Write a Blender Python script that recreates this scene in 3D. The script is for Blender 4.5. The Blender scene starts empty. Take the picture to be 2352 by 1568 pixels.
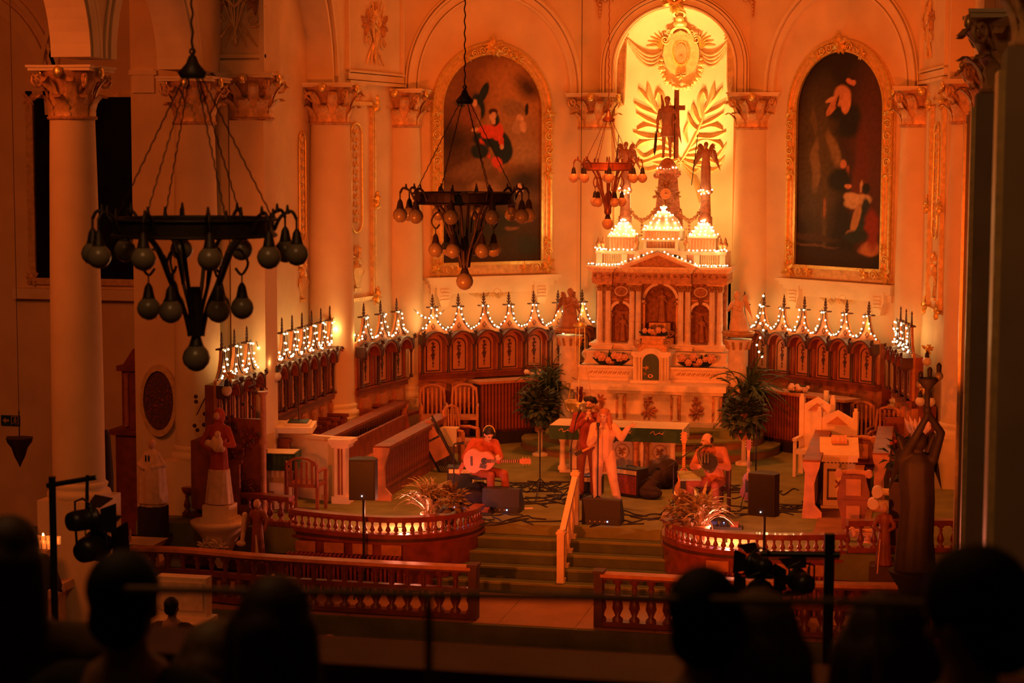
import bpy, math, random
from mathutils import Matrix, Vector
random.seed(7)
PI = math.pi; sin = math.sin; cos = math.cos; rad = math.radians
SC = bpy.context.scene; COL = SC.collection
# ------------------------------------------------ camera
FPX = 4400.0; PW, PH = 2352.0, 1568.0
YAW, PIT, ROLL = rad(12.25), rad(5.45), 0.003
CAM = Vector((5.4, 0.0, 5.8))
FW = Vector((-sin(YAW)*cos(PIT), cos(YAW)*cos(PIT), -sin(PIT)))
_r0 = Vector((cos(YAW), sin(YAW), 0)); _u0 = _r0.cross(FW)
RT = _r0*cos(ROLL)+_u0*sin(ROLL); UP = -_r0*sin(ROLL)+_u0*cos(ROLL)
cd = bpy.data.cameras.new('camera'); cam = bpy.data.objects.new('camera', cd); COL.objects.link(cam)
cam.matrix_world = Matrix(((RT.x, UP.x, -FW.x, CAM.x), (RT.y, UP.y, -FW.y, CAM.y), (RT.z, UP.z, -FW.z, CAM.z), (0, 0, 0, 1)))
cd.sensor_width = 36; cd.lens = 36*FPX/PW; cd.clip_start = .1; cd.clip_end = 200
cd.dof.use_dof = True; cd.dof.focus_distance = 34.0; cd.dof.aperture_fstop = 2.8
SC.camera = cam
# ------------------------------------------------ light and exposure
SC.view_settings.view_transform = 'Standard'; SC.view_settings.look = 'None'
SC.view_settings.gamma = 1; SC.view_settings.use_curve_mapping = False
SC.view_settings.exposure = 0.0
SC.cycles.use_denoising = True
SC.cycles.max_bounces = 5; SC.cycles.diffuse_bounces = 3; SC.cycles.glossy_bounces = 2
SC.cycles.transmission_bounces = 4; SC.cycles.sample_clamp_indirect = 4
wd = bpy.data.worlds.new('world'); SC.world = wd; wd.use_nodes = True
wd.node_tree.nodes['Background'].inputs[0].default_value = (.5, .26, .1, 1)
wd.node_tree.nodes['Background'].inputs[1].default_value = .01

def light(kind, name, loc, power, color, aim=None, size=.1, size_y=None, cone=None, blend=.5):
    d = bpy.data.lights.new(name, kind); d.energy = power; d.color = color
    o = bpy.data.objects.new(name, d); COL.objects.link(o); o.location = loc
    if kind == 'AREA':
        d.shape = 'RECTANGLE'; d.size = size; d.size_y = size_y or size
    elif kind == 'SPOT':
        d.shadow_soft_size = size; d.spot_size = rad(cone); d.spot_blend = blend
    else:
        d.shadow_soft_size = size
    if aim is not None:
        o.rotation_euler = (Vector(aim)-Vector(loc)).to_track_quat('-Z', 'Y').to_euler()
    return o

ORANGE = (1, .128, .011); WARM = (1, .54, .16); RED = (1, .12, .02)
LAMP_L = (-1.5, 15.2, 2.5); LAMP_R = (4.22, 14.6, 2.5)
light('AREA', 'added_apse_fill', (0, 33.5, 11.4), 200, (1, .14, .014), (0, 35.5, 0), 6, 4)  # added unseen fill from above for the apse walls, not a fixture
light('SPOT', 'added_stage_fill', (0, 30.5, 11.6), 3000, (1, .19, .026), (0, 32.2, 0), .5, None, 66, .5)  # added overhead fill that brightens the stage floor, no lamp hangs here
light('AREA', 'added_aisle_fill', (-9.3, 19, 9), 330, (1, .15, .022), (-9.6, 34, 3), 3, 3)  # added unseen fill for the dim aisle wall and pier on the left
light('AREA', 'added_front_fill', (1.5, 6.5, 11), 150, (1, .42, .13), (-1, 19, 2), 3, 2)  # added weak fill that lifts the near chandelier and dark nave parts
for sx, pw in ((-.42, 26), (.42, 34)):
    light('POINT', 'niche_light', (sx, 41.35, 4.75), pw, WARM, None, .12)
    light('SPOT', 'niche_uplight', (sx*1.1, 41.0, 4.3), pw*30, WARM, (sx*.5, 42.3, 7.9), .1, None, 62, .8)

# ------------------------------------------------ mesh helpers
class MB:
    def __init__(s, M=None, fn=None):
        s.v = []; s.f = []; s.s = []; s.M = M; s.fn = fn
    def add(s, vs, fs, sm=False):
        b = len(s.v)
        for p in vs:
            p = Vector(p)
            if s.M is not None: p = s.M @ p
            if s.fn is not None: p = Vector(s.fn(p))
            s.v.append(p)
        s.f += [tuple(i+b for i in f) for f in fs]; s.s += [sm]*len(fs); return s
    def bb(s, x0, x1, y0, y1, z0, z1):
        vs = [(x, y, z) for z in (z0, z1) for y in (y0, y1) for x in (x0, x1)]
        return s.add(vs, [(0, 2, 3, 1), (4, 5, 7, 6), (0, 1, 5, 4), (2, 6, 7, 3), (0, 4, 6, 2), (1, 3, 7, 5)])
    def box(s, c, d, rz=0, rx=0, ry=0):
        R = Matrix.Rotation(rz, 4, 'Z') @ Matrix.Rotation(ry, 4, 'Y') @ Matrix.Rotation(rx, 4, 'X')
        vs = [Vector(c)+(R @ Vector((x*d[0]/2, y*d[1]/2, z*d[2]/2))) for z in (-1, 1) for y in (-1, 1) for x in (-1, 1)]
        return s.add(vs, [(0, 2, 3, 1), (4, 5, 7, 6), (0, 1, 5, 4), (2, 6, 7, 3), (0, 4, 6, 2), (1, 3, 7, 5)])
    def loft(s, rings, seg=14, cap=True, sm=True, fold=0, nf=9):
        # rings: (z, rx, ry, cx, cy[, foldscale])
        vs = []; n = len(rings)
        for r in rings:
            z, rx, ry = r[0], r[1], r[2]; cx = r[3] if len(r) > 3 else 0; cy = r[4] if len(r) > 4 else 0
            fs_ = r[5] if len(r) > 5 else 1
            for k in range(seg):
                a = 2*PI*k/seg; q = 1+fold*fs_*cos(nf*a+z*1.5)
                vs.append((cx+rx*q*cos(a), cy+ry*q*sin(a), z))
        fs = [(i*seg+k, i*seg+(k+1) % seg, (i+1)*seg+(k+1) % seg, (i+1)*seg+k) for i in range(n-1) for k in range(seg)]
        s.add(vs, fs, sm)
        if cap:
            s.add(vs[:seg], [tuple(range(seg))[::-1]]); s.add(vs[-seg:], [tuple(range(seg))])
        return s
    def lathe(s, prof, c=(0, 0, 0), seg=16, sx=1, sy=1, sm=True, cap=True):
        return s.loft([(c[2]+z, r*sx, r*sy, c[0], c[1]) for r, z in prof], seg, cap, sm)
    def sph(s, c, r, nu=10, nv=7, R=None):
        if not isinstance(r, (tuple, list)): r = (r, r, r)
        vs = [Vector((0, 0, -r[2]))]
        for j in range(1, nv):
            t = -PI/2+PI*j/nv
            for i in range(nu):
                a = 2*PI*i/nu; vs.append(Vector((r[0]*cos(t)*cos(a), r[1]*cos(t)*sin(a), r[2]*sin(t))))
        vs.append(Vector((0, 0, r[2]))); L = len(vs)-1
        fs = [(0, 1+(i+1) % nu, 1+i) for i in range(nu)]
        for j in range(nv-2):
            b = 1+j*nu; fs += [(b+i, b+(i+1) % nu, b+nu+(i+1) % nu, b+nu+i) for i in range(nu)]
        b = 1+(nv-2)*nu; fs += [(b+i, b+(i+1) % nu, L) for i in range(nu)]
        c = Vector(c)
        return s.add([(R @ v if R is not None else v)+c for v in vs], fs, True)
    def tube(s, pts, r, seg=6, cap=True, closed=False, flat=1):
        P = [Vector(p) for p in pts]; n = len(P)
        rr = r if isinstance(r, (list, tuple)) else [r]*n
        vs = []; prev = None
        for i in range(n):
            if closed: d = P[(i+1) % n]-P[i-1]
            else: d = P[min(i+1, n-1)]-P[max(i-1, 0)]
            if d.length < 1e-9: d = Vector((0, 0, 1))
            d.normalize()
            if prev is None:
                a = Vector((0, 0, 1)) if abs(d.z) < .9 else Vector((1, 0, 0))
                u = d.cross(a).normalized()
            else:
                u = prev-d*prev.dot(d)
                u = u.normalized() if u.length > 1e-6 else d.orthogonal().normalized()
            prev = u; w = d.cross(u)
            for k in range(seg):
                a = 2*PI*k/seg; vs.append(P[i]+u*(cos(a)*rr[i])+w*(sin(a)*rr[i]*flat))
        m = n if closed else n-1
        fs = [(i*seg+k, i*seg+(k+1) % seg, ((i+1) % n)*seg+(k+1) % seg, ((i+1) % n)*seg+k) for i in range(m) for k in range(seg)]
        s.add(vs, fs, True)
        if cap and not closed:
            s.add(vs[:seg], [tuple(range(seg))[::-1]]); s.add(vs[-seg:], [tuple(range(seg))])
        return s
    def prism(s, poly, y0, y1):          # polygon in x,z extruded along y
        n = len(poly)
        vs = [(x, y0, z) for x, z in poly]+[(x, y1, z) for x, z in poly]
        return s.add(vs, [tuple(range(n)), tuple(range(2*n-1, n-1, -1))]+[(i, i+n, (i+1) % n+n, (i+1) % n) for i in range(n)])
    def slab(s, poly, z0, z1):           # polygon in x,y extruded along z
        n = len(poly)
        vs = [(x, y, z0) for x, y in poly]+[(x, y, z1) for x, y in poly]
        return s.add(vs, [tuple(range(n-1, -1, -1)), tuple(range(n, 2*n))]+[(i, (i+1) % n, (i+1) % n+n, i+n) for i in range(n)])
    def ring(s, cx, cz, r0, r1, y0, y1, a0=0, a1=PI, n=24, sz=1, full=False):
        vs = []; N = n if full else n+1
        for i in range(N):
            a = a0+(a1-a0)*i/n
            for r, y in ((r0, y0), (r1, y0), (r1, y1), (r0, y1)):
                vs.append((cx+r*cos(a), y, cz+r*sin(a)*sz))
        fs = []
        for i in range(n):
            A = i*4; B = ((i+1) % N)*4
            for k in range(4): fs.append((A+k, A+(k+1) % 4, B+(k+1) % 4, B+k))
        s.add(vs, fs)
        if not full: s.add(vs[:4], [(0, 1, 2, 3)]); s.add(vs[-4:], [(3, 2, 1, 0)])
        return s
    def leaf(s, pts, w, h=.02, y=0, tip=.05):   # pointed leaf along a curve in x,z with a raised ridge toward -y
        P = [Vector((p[0], 0, p[1])) for p in pts]; n = len(P); vs = []
        for i, p in enumerate(P):
            d = (P[min(i+1, n-1)]-P[max(i-1, 0)]).normalized(); nn = Vector((-d.z, 0, d.x)); t = i/(n-1)
            ww = w*(sin(PI*min(1, .12+.88*t))**.7 if t < .98 else tip)
            hh = h*(.4+.6*sin(PI*min(1, .1+.85*t)))
            vs += [p-nn*ww+Vector((0, y, 0)), p+Vector((0, y-hh, 0)), p+nn*ww+Vector((0, y, 0)), p+Vector((0, y+.01, 0))]
        fs = [(i*4+k, i*4+(k+1) % 4, i*4+4+(k+1) % 4, i*4+4+k) for i in range(n-1) for k in range(4)]
        return s.add(vs, fs+[(0, 1, 2, 3), (n*4-1, n*4-2, n*4-3, n*4-4)])
    def build(s, name, mat=None, parent=None, label=None, world=False, kind=None):
        if world and parent is not None:
            q_ = parent
            while q_.get('_l') is None: q_ = q_.parent
            o0 = q_['_l']; off = Vector(o0[:3]); rz = o0[3]
            Ri = Matrix.Rotation(-rz, 4, 'Z'); vv = [Ri @ (v-off) for v in s.v]
        else: vv = s.v
        m = bpy.data.meshes.new(name); m.from_pydata([tuple(v) for v in vv], [], s.f)
        m.polygons.foreach_set('use_smooth', s.s); m.update()
        if mat is not None: m.materials.append(mat)
        o = bpy.data.objects.new(name, m); COL.objects.link(o)
        if parent is not None: o.parent = parent
        if label: o['label'] = label
        if kind: o['kind'] = kind
        return o

def T(name, label, cat, loc=(0, 0, 0), rz=0, group=None):
    o = bpy.data.objects.new(name, None); COL.objects.link(o); o.location = loc; o.rotation_euler = (0, 0, rz)
    o.empty_display_size = .2
    o['label'] = label; o['category'] = cat; o['_l'] = [loc[0], loc[1], loc[2], rz]
    if group: o['group'] = group
    return o
def tag(o, label, cat, group=None, kind=None):
    o['label'] = label; o['category'] = cat
    if group: o['group'] = group
    if kind: o['kind'] = kind
    return o
def kids():
    d = {}
    for o in bpy.data.objects:
        if o.parent: d.setdefault(o.parent, []).append(o)
    return d
def dup(root, loc, rz=0, label=None, group=None, sc=None):
    K = kids()
    def cp(o, par):
        c = o.copy(); COL.objects.link(c)
        if par is not None: c.parent = par
        for ch in K.get(o, []): cp(ch, c)
        return c
    r = cp(root, None); r.location = loc; r.rotation_euler = (0, 0, rz); r['_l'] = [loc[0], loc[1], loc[2], rz]
    if label: r['label'] = label
    if group: r['group'] = group
    if sc: r.scale = (sc, sc, sc)
    return r
def ipart(src, name, parent, loc=(0, 0, 0), rz=0, sc=1, rot=None, label=None):   # a part that shares the mesh of another
    o = bpy.data.objects.new(name, src.data); COL.objects.link(o); o.parent = parent; o.location = loc
    o.rotation_euler = rot if rot else (0, 0, rz); o.scale = sc if isinstance(sc, (tuple, list)) else (sc, sc, sc)
    if label: o['label'] = label
    return o
def bez(p0, p1, p2, n=8):
    p0, p1, p2 = Vector(p0), Vector(p1), Vector(p2)
    return [p0*(1-t)**2+p1*2*t*(1-t)+p2*t*t for t in [i/n for i in range(n+1)]]
def spl(P, n=5):                         # smooth curve through points
    P = [Vector(p) for p in P]; out = []
    for i in range(len(P)-1):
        a = P[max(i-1, 0)]; b = P[i]; c = P[i+1]; d = P[min(i+2, len(P)-1)]
        for k in range(n):
            t = k/n
            out.append(.5*((2*b)+(c-a)*t+(2*a-5*b+4*c-d)*t*t+(3*b-a-3*c+d)*t**3))
    out.append(P[-1]); return out
def ray(px, py): return FW+RT*((px-PW/2)/FPX)+UP*((PH/2-py)/FPX)
def Zp(px, py, z=0.0):
    d = ray(px, py); return CAM+d*((z-CAM.z)/d.z)
def Yp(px, py, y):
    d = ray(px, py); return CAM+d*(y/d.y)

# ------------------------------------------------ materials
def mat(name, col, rough=.6, metal=0, var=.18, scale=6, bump=0, bscale=40, emit=None, es=0, spec=.5, coat=0):
    m = bpy.data.materials.new(name); m.use_nodes = True; nt = m.node_tree; N = nt.nodes; L = nt.links
    b = N['Principled BSDF']; b.inputs['Roughness'].default_value = rough; b.inputs['Metallic'].default_value = metal
    b.inputs['Specular IOR Level'].default_value = spec; b.inputs['Coat Weight'].default_value = coat
    b.inputs['Base Color'].default_value = (*col, 1)
    tc = N.new('ShaderNodeTexCoord')
    if var:
        no = N.new('ShaderNodeTexNoise'); no.inputs['Scale'].default_value = scale; no.inputs['Detail'].default_value = 5
        L.new(tc.outputs['Object'], no.inputs['Vector'])
        r = N.new('ShaderNodeValToRGB'); r.color_ramp.elements[0].position = .3; r.color_ramp.elements[1].position = .7
        r.color_ramp.elements[0].color = (*[c*(1-var) for c in col], 1)
        r.color_ramp.elements[1].color = (*[min(1, c*(1+var)) for c in col], 1)
        L.new(no.outputs['Fac'], r.inputs['Fac']); L.new(r.outputs['Color'], b.inputs['Base Color'])
    if bump:
        n2 = N.new('ShaderNodeTexNoise'); n2.inputs['Scale'].default_value = bscale; n2.inputs['Detail'].default_value = 4
        L.new(tc.outputs['Object'], n2.inputs['Vector'])
        bp = N.new('ShaderNodeBump'); bp.inputs['Strength'].default_value = bump; bp.inputs['Distance'].default_value = .02
        L.new(n2.outputs['Fac'], bp.inputs['Height']); L.new(bp.outputs['Normal'], b.inputs['Normal'])
    if emit:
        b.inputs['Emission Color'].default_value = (*emit, 1); b.inputs['Emission Strength'].default_value = es
    return m
PLASTER = mat('plaster', (.76, .58, .34), .75, var=.1, scale=1.3, bump=.1, bscale=9)
PLASTER2 = mat('plaster_trim', (.8, .64, .4), .6, var=.06, scale=3)
GOLD = mat('gilding', (.9, .62, .2), .34, .75, var=.2, scale=14)
GOLDP = mat('gilded_plaster', (.8, .56, .24), .42, .35, var=.2, scale=10)
OCHRE = mat('ochre_relief', (.55, .3, .12), .6, .1, var=.25, scale=8)
MARBLE = mat('white_marble', (.82, .62, .46), .4, var=.14, scale=7)
MARBLE2 = mat('rose_marble', (.48, .2, .1), .4, var=.4, scale=14, bump=.3, bscale=25)
WOOD = mat('red_wood', (.25, .06, .022), .5, var=.3, scale=5, bump=.15)
WOODD = mat('dark_wood', (.07, .022, .012), .5, var=.3, scale=6)
WOODL = mat('honey_wood', (.52, .2, .07), .5, var=.25, scale=6)
INLAY = mat('inlay_panel', (.56, .24, .1), .5, var=.12, scale=8)
BLACK = mat('black_metal', (.012, .01, .01), .4, var=.2, scale=20)
IRON = mat('dark_iron', (.03, .018, .012), .5, .3, var=.3, scale=20)
BLACKP = mat('black_plastic', (.02, .013, .012), .55, var=.2, scale=20)
CARPET = mat('green_carpet', (.21, .21, .06), .95, var=.22, scale=2.5, bump=.3, bscale=120)
CARPETD = mat('dark_green_carpet', (.09, .11, .05), .95, var=.2, scale=3, bump=.3, bscale=120)
TILE = mat('brown_floor_tile', (.3, .14, .07), .5, var=.18, scale=2)
DARKFL = mat('dark_nave_floor', (.10, .06, .04), .7, var=.3, scale=2)
GLASSD = mat('dark_window_glass', (.01, .008, .012), .15, var=.3, scale=2)
GLOBE = mat('frosted_globe', (.62, .5, .36), .25, var=.08, scale=10)
GREEN = mat('green_leaf', (.05, .09, .025), .6, var=.5, scale=15)
GREEN2 = mat('dark_leaf', (.02, .035, .015), .6, var=.5, scale=15)
CREAM = mat('cream_paint', (.8, .58, .36), .5, var=.08, scale=6)
WHITE = mat('white_cloth', (.85, .72, .5), .8, var=.06, scale=6)
CLOTHG = mat('green_altar_cloth', (.035, .09, .04), .8, var=.2, scale=8)
BULB = mat('lit_bulb', (1, .8, .5), .4, var=0, emit=(1, .68, .28), es=26)
FLOWER = mat('pale_flower', (.8, .55, .4), .7, var=.2, scale=30)

def fused(prims, name, material, parent, vox=.012, smooth=4, label=None):
    """fuse capsules ('c',a,b,ra,rb), ellipsoids ('e',c,(rx,ry,rz)[,rot]) and MB meshes into one continuous surface"""
    mb = MB()
    for p in prims:
        if isinstance(p, MB): mb.add(p.v, p.f, True)
        elif p[0] == 'e': mb.sph(p[1], p[2], 14, 10, p[3] if len(p) > 3 else None)
        else:
            a, b, ra, rb = Vector(p[1]), Vector(p[2]), p[3], p[4]; d = b-a; L = d.length; dn = d.normalized() if L > 1e-6 else Vector((0, 0, 1))
            pts = []; rr = []
            for k in range(4): t = PI/2*(1-k/4); pts.append(a-dn*ra*sin(t)); rr.append(max(ra*cos(t), .0008))
            pts.append(a); rr.append(ra); pts.append(b); rr.append(rb)
            for k in range(1, 5): t = PI/2*k/4; pts.append(b+dn*rb*sin(t)); rr.append(max(rb*cos(t), .0008))
            mb.tube(pts, rr, 10)
    m = bpy.data.meshes.new('t'); m.from_pydata([tuple(v) for v in mb.v], [], mb.f)
    o = bpy.data.objects.new('t', m); TMP.collection.objects.link(o)
    r = o.modifiers.new('r', 'REMESH'); r.mode = 'VOXEL'; r.voxel_size = vox; r.use_smooth_shade = True
    if smooth:
        q = o.modifiers.new('s', 'SMOOTH'); q.iterations = smooth; q.factor = .5
    with bpy.context.temp_override(scene=TMP, view_layer=TMP.view_layers[0]):
        dg = bpy.context.evaluated_depsgraph_get(); dg.update()
    me = bpy.data.meshes.new_from_object(o.evaluated_get(dg), depsgraph=dg)
    bpy.data.objects.remove(o); bpy.data.meshes.remove(m)
    me.name = name; me.materials.clear(); me.materials.append(material)
    me.polygons.foreach_set('use_smooth', [True]*len(me.polygons))
    ob = bpy.data.objects.new(name, me); COL.objects.link(ob)
    if parent is not None: ob.parent = parent
    if label: ob['label'] = label
    return ob
TMP = bpy.data.scenes.new('tmp')
# ================================================ THE SETTING
def struct(name, mb, m): return mb.build(name, m, kind='structure')
A1 = rad(39.81); A2 = rad(79.6); LW = 4.686; LC = 3.05
FR = {'AL': ((-5.2, 38.2, 0), A1), 'AR': ((1.6, 41.2, 0), -A1), 'CL': ((-5.75, 35.2, 0), A2), 'CR': ((5.2, 38.2, 0), -A2),
      'SL': ((-6.1, 30.4, 0), PI/2), 'SR': ((6.1, 35.3, 0), -PI/2)}
def fm(k):
    l, a = FR[k]; return Matrix.Translation(l) @ Matrix.Rotation(a, 4, 'Z')
# floors
ch = MB().slab([(-1.55, 29.5), (1.55, 29.5), (1.75, 28.9), (2.6, 28.3), (6.6, 28.3), (6.6, 43), (-6.9, 43), (-6.9, 28.3), (-2.6, 28.3), (-1.75, 28.9)], -.4, 0)
struct('floor', ch, CARPET)
NV = -1.35; PL = -.85
struct('floor_nave', MB().bb(-16, 9, -2, 46, NV-.2, NV), DARKFL)
struct('floor_platform', MB().bb(-6.9, 6.9, 26.3, 36, NV, PL-.004), TILE)
st = T('chancel_steps', 'flight of green carpeted steps up to the stage', 'steps', (0, 29.5, PL))
for i in range(4):
    z1 = -.17*(i+1); yf = 29.5-.3*(i+1)
    MB().bb(-1.6-.14*i, 1.6+.14*i, yf, yf+.32, PL, z1).build('step', CARPETD, st, world=True)
    MB().bb(-1.6-.14*i, 1.6+.14*i, yf-.015, yf+.03, z1-.03, z1+.004).build('nosing', CARPET, st, world=True)
MB().bb(-1.6, 1.6, 29.485, 29.53, -.03, .004).build('nosing', CARPET, st, world=True)
for i in range(7):     # tiles of the communion platform
    x0 = -3.9+i*1.13
    MB().bb(x0+.012, x0+1.118, 26.34, 28.25, PL-.004, PL+.004).build('floor_tile', TILE, None, kind='structure')
lw = MB().bb(-8, 2.5, 24.6, 26.35, NV, -1.14); lw.bb(-8, 2.5, 24.52, 24.62, -1.19, -1.14)
struct('trim_1', lw, TILE)
struct('trim_2', MB().bb(-6.9, 6.9, 26.24, 26.32, -1.14, PL), CARPETD)
struct('ceiling', MB().bb(-16, 9, -2, 46, 12, 12.3), PLASTER)
# centre wall with its niche
def arcpts(cx, cz, r, n=20, a0=0, a1=PI): return [(cx+r*cos(a0+(a1-a0)*i/n), cz+r*sin(a0+(a1-a0)*i/n)) for i in range(n+1)]
NZ = 7.75; NR = 1.28
w = MB(); w.prism([(-1.6, -.2), (-1.6, 12), (1.6, 12), (1.6, -.2), (NR, -.2)]+arcpts(0, NZ, NR)+[(-NR, -.2)], 41.2, 41.55)
struct('wall_back', w, PLASTER)
def nsurf(x, z):
    k = max(0, z-NZ); r2 = (1.36)**2-k*k
    return 41.5+.95*math.sqrt(max(0.0, (r2-x*x)))/1.36
n = MB(); n.prism([(-1.45, -.2), (-1.45, 9.5), (1.45, 9.5), (1.45, -.2)], 42.5, 42.6)
vs = []; NA, NZs = 24, 30
for j in range(NZs+1):
    if j <= 14: z = -.2+(NZ+.2)*j/14; r = 1.36
    else: t = PI/2*(j-14)/16; z = NZ+1.36*sin(t); r = 1.36*cos(t)
    for i in range(NA+1):
        a = PI*i/NA; vs.append((r*cos(a), 41.5+.95*r/1.36*sin(a), z))
n.add(vs, [(j*(NA+1)+i, (j+1)*(NA+1)+i, (j+1)*(NA+1)+i+1, j*(NA+1)+i+1) for j in range(NZs) for i in range(NA)], True)
struct('wall_niche', n, PLASTER)
# angled and side walls
def wallbox(name, k, L, x0=0):
    w = MB(fm(k)); w.bb(x0, L, 0, .4, -.3, 12); return struct(name, w, PLASTER)
wallbox('wall_back_left', 'AL', LW); wallbox('wall_back_right', 'AR', LW)
wallbox('wall_corner_left', 'CL', LC); wallbox('wall_corner_right', 'CR', LC)
struct('wall_left', MB().bb(-6.5, -6.1, 30.5, 35.4, -.9, 12), PLASTER)
struct('wall_left_return', MB().bb(-6.3, -5.7, 35.0, 35.35, -.3, 12), PLASTER)
struct('wall_right', MB().bb(6.1, 6.5, 28.4, 35.4, -1.3, 12), PLASTER)
struct('wall_right_return', MB().bb(5.7, 6.3, 35.0, 35.35, -.3, 12), PLASTER)
# nave side on the left: pier wall, far aisle wall
struct('wall_pier', MB().bb(-8.0, -6.3, 30.9, 31.3, NV, 12), PLASTER)
struct('wall_aisle', MB().bb(-16, -7.9, 34.0, 34.4, NV, 12), PLASTER)
struct('wall_aisle_side', MB().bb(-8.0, -7.6, 31.3, 34, NV, 12), PLASTER)
# left arcade above the nave columns: wall with round arches, running toward the camera
ar = MB(Matrix.Translation((-6.4, 0, 0)) @ Matrix.Rotation(PI/2, 4, 'Z'))
poly = [(14, 12), (31.0, 12), (31.0, 7.2)]
for c in (27.5, 23.7, 19.9, 16.1): poly += [(c+1.52*cos(PI*i/20), 7.2+1.62*sin(PI*i/20)) for i in range(21)]
poly += [(14, 7.2)]
ar.prism(poly, -.28, .28); struct('wall_arcade', ar, PLASTER)
for c in (27.5, 23.7, 19.9):
    m_ = MB(Matrix.Translation((-6.4, 0, 0)) @ Matrix.Rotation(PI/2, 4, 'Z'))
    m_.ring(c, 7.2, 1.52, 1.72, -.33, -.28, n=28, sz=1.06); m_.ring(c, 7.2, 1.46, 1.56, -.3, .3, n=28, sz=1.06)
    m_.ring(c, 7.2, 1.78, 1.86, -.31, -.28, n=28, sz=1.06)
    struct('trim_3', m_, PLASTER2)
# far aisle arches (mouldings on the aisle walls)
m_ = MB(); m_.ring(-12.6, 6.6, 1.55, 1.75, 33.9, 34.02, n=24, sz=1.35); m_.ring(-12.6, 6.6, 1.85, 1.92, 33.9, 34.02, n=24, sz=1.35)
m_.ring(-9.5, 7.2, 1.3, 1.5, 33.9, 34.02, n=24, sz=1.3); m_.ring(-9.5, 7.2, 1.58, 1.66, 33.86, 34.02, n=24, sz=1.3)
m_.bb(-7.95, -7.55, 30.84, 30.92, 6.9, 7.3); m_.bb(-8.0, -7.5, 30.82, 30.92, 7.2, 7.28)
struct('trim_4', m_, PLASTER2)
# archivolts over niche and paintings
def archivolt(k, cx, cz, r, name, legs=7.2, R=.3, n=40, sz=1.0):
    m_ = MB(fm(k) if k in FR else Matrix.Translation((0, 41.2, 0)))
    for a, b, d in ((0, .035, .10), (.05, R-.12, .07), (R-.1, R-.05, .12), (R-.03, R, .08)):
        m_.ring(cx, cz, r+a, r+b, -d, .01, n=n, sz=sz)
        for sgn in (-1, 1):
            xa, xb = sorted((cx+sgn*(r+a), cx+sgn*(r+b)))
            if cz > legs+.02: m_.bb(xa, xb, -d, .01, legs, cz)
    return struct(name, m_, PLASTER2)
archivolt('N', 0, NZ, NR+.02, 'trim_5')
archivolt('AL', 2.1, 7.25, 1.78, 'trim_6', sz=1.08)
archivolt('AR', LW-2.1, 7.25, 1.78, 'trim_7', sz=1.08)
archivolt('SL', 2.55, 7.2, 1.85, 'trim_8', sz=1.25, R=.3)
m_ = MB(fm('SL')); m_.ring(2.55, 7.2, 1.8, 1.88, -.5, .01, n=30, sz=1.25); m_.ring(2.55, 7.2, 2.12, 2.2, -.5, .01, n=30, sz=1.25); struct('trim_9', m_, PLASTER2)
# spandrel panels with their mouldings
def panel_mould(k, x0, x1, z0, name):
    m_ = MB(fm(k))
    m_.bb(x0, x1, -.10, .01, z0, z0+.06); m_.bb(x0, x1, -.06, .01, z0+.08, z0+.2); m_.bb(x0, x1, -.08, .01, z0+.22, z0+.26)
    for x in (x0, x1-.05): m_.bb(x, x+.05, -.07, .01, z0+.2, 11)
    return struct(name, m_, PLASTER2)
panel_mould('CL', .55, 3.0, 7.24, 'trim_10'); panel_mould('CR', .05, 2.6, 7.24, 'trim_11')
m_ = MB(); m_.bb(-6.3, -5.35, 30.22, 30.32, 7.2, 7.4); m_.bb(-6.3, -5.35, 30.25, 30.32, 7.44, 7.5); m_.bb(-6.3, -6.22, 30.22, 30.32, 7.4, 11); m_.bb(-5.43, -5.35, 30.22, 30.32, 7.4, 11)
struct('trim_12', m_, PLASTER2)
struct('wall_spandrel', MB().bb(-6.6, -5.35, 30.32, 31.0, 7.2, 12), PLASTER)
# right nave wall with its pilasters (dark, close to the camera)
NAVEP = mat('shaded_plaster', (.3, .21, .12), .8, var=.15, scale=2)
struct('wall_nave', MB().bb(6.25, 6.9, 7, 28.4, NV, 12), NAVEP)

# ---- columns
def cap_leaf_mb(h, out, w):
    mb = MB(); n = 7; vs = []
    for i in range(n+1):
        t = i/n
        r = out*(t**3)*1.15; z = h*min(t*1.08, 1.0)
        if t > .85: z = h*(1-.9*(t-.85)); r = out*(t**2)*1.25
        ww = w*(1-.55*t*t)*(1+.16*sin(t*18))
        for u, dd in ((-1, 0), (-.45, .028), (0, .012), (.45, .028), (1, 0)): vs.append((r+dd, u*ww, z))
    fs = [(i*5+k, i*5+k+1, i*5+6+k, i*5+5+k) for i in range(n) for k in range(4)]
    mb.add(vs, fs, True); m2 = [(v[0]-.018, v[1], v[2]) for v in vs]; mb.add(m2, [f[::-1] for f in fs], True)
    return mb
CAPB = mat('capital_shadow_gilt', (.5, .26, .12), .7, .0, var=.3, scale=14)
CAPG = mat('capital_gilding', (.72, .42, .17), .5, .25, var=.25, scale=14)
_c = T('column', 'proto', 'column')
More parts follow.
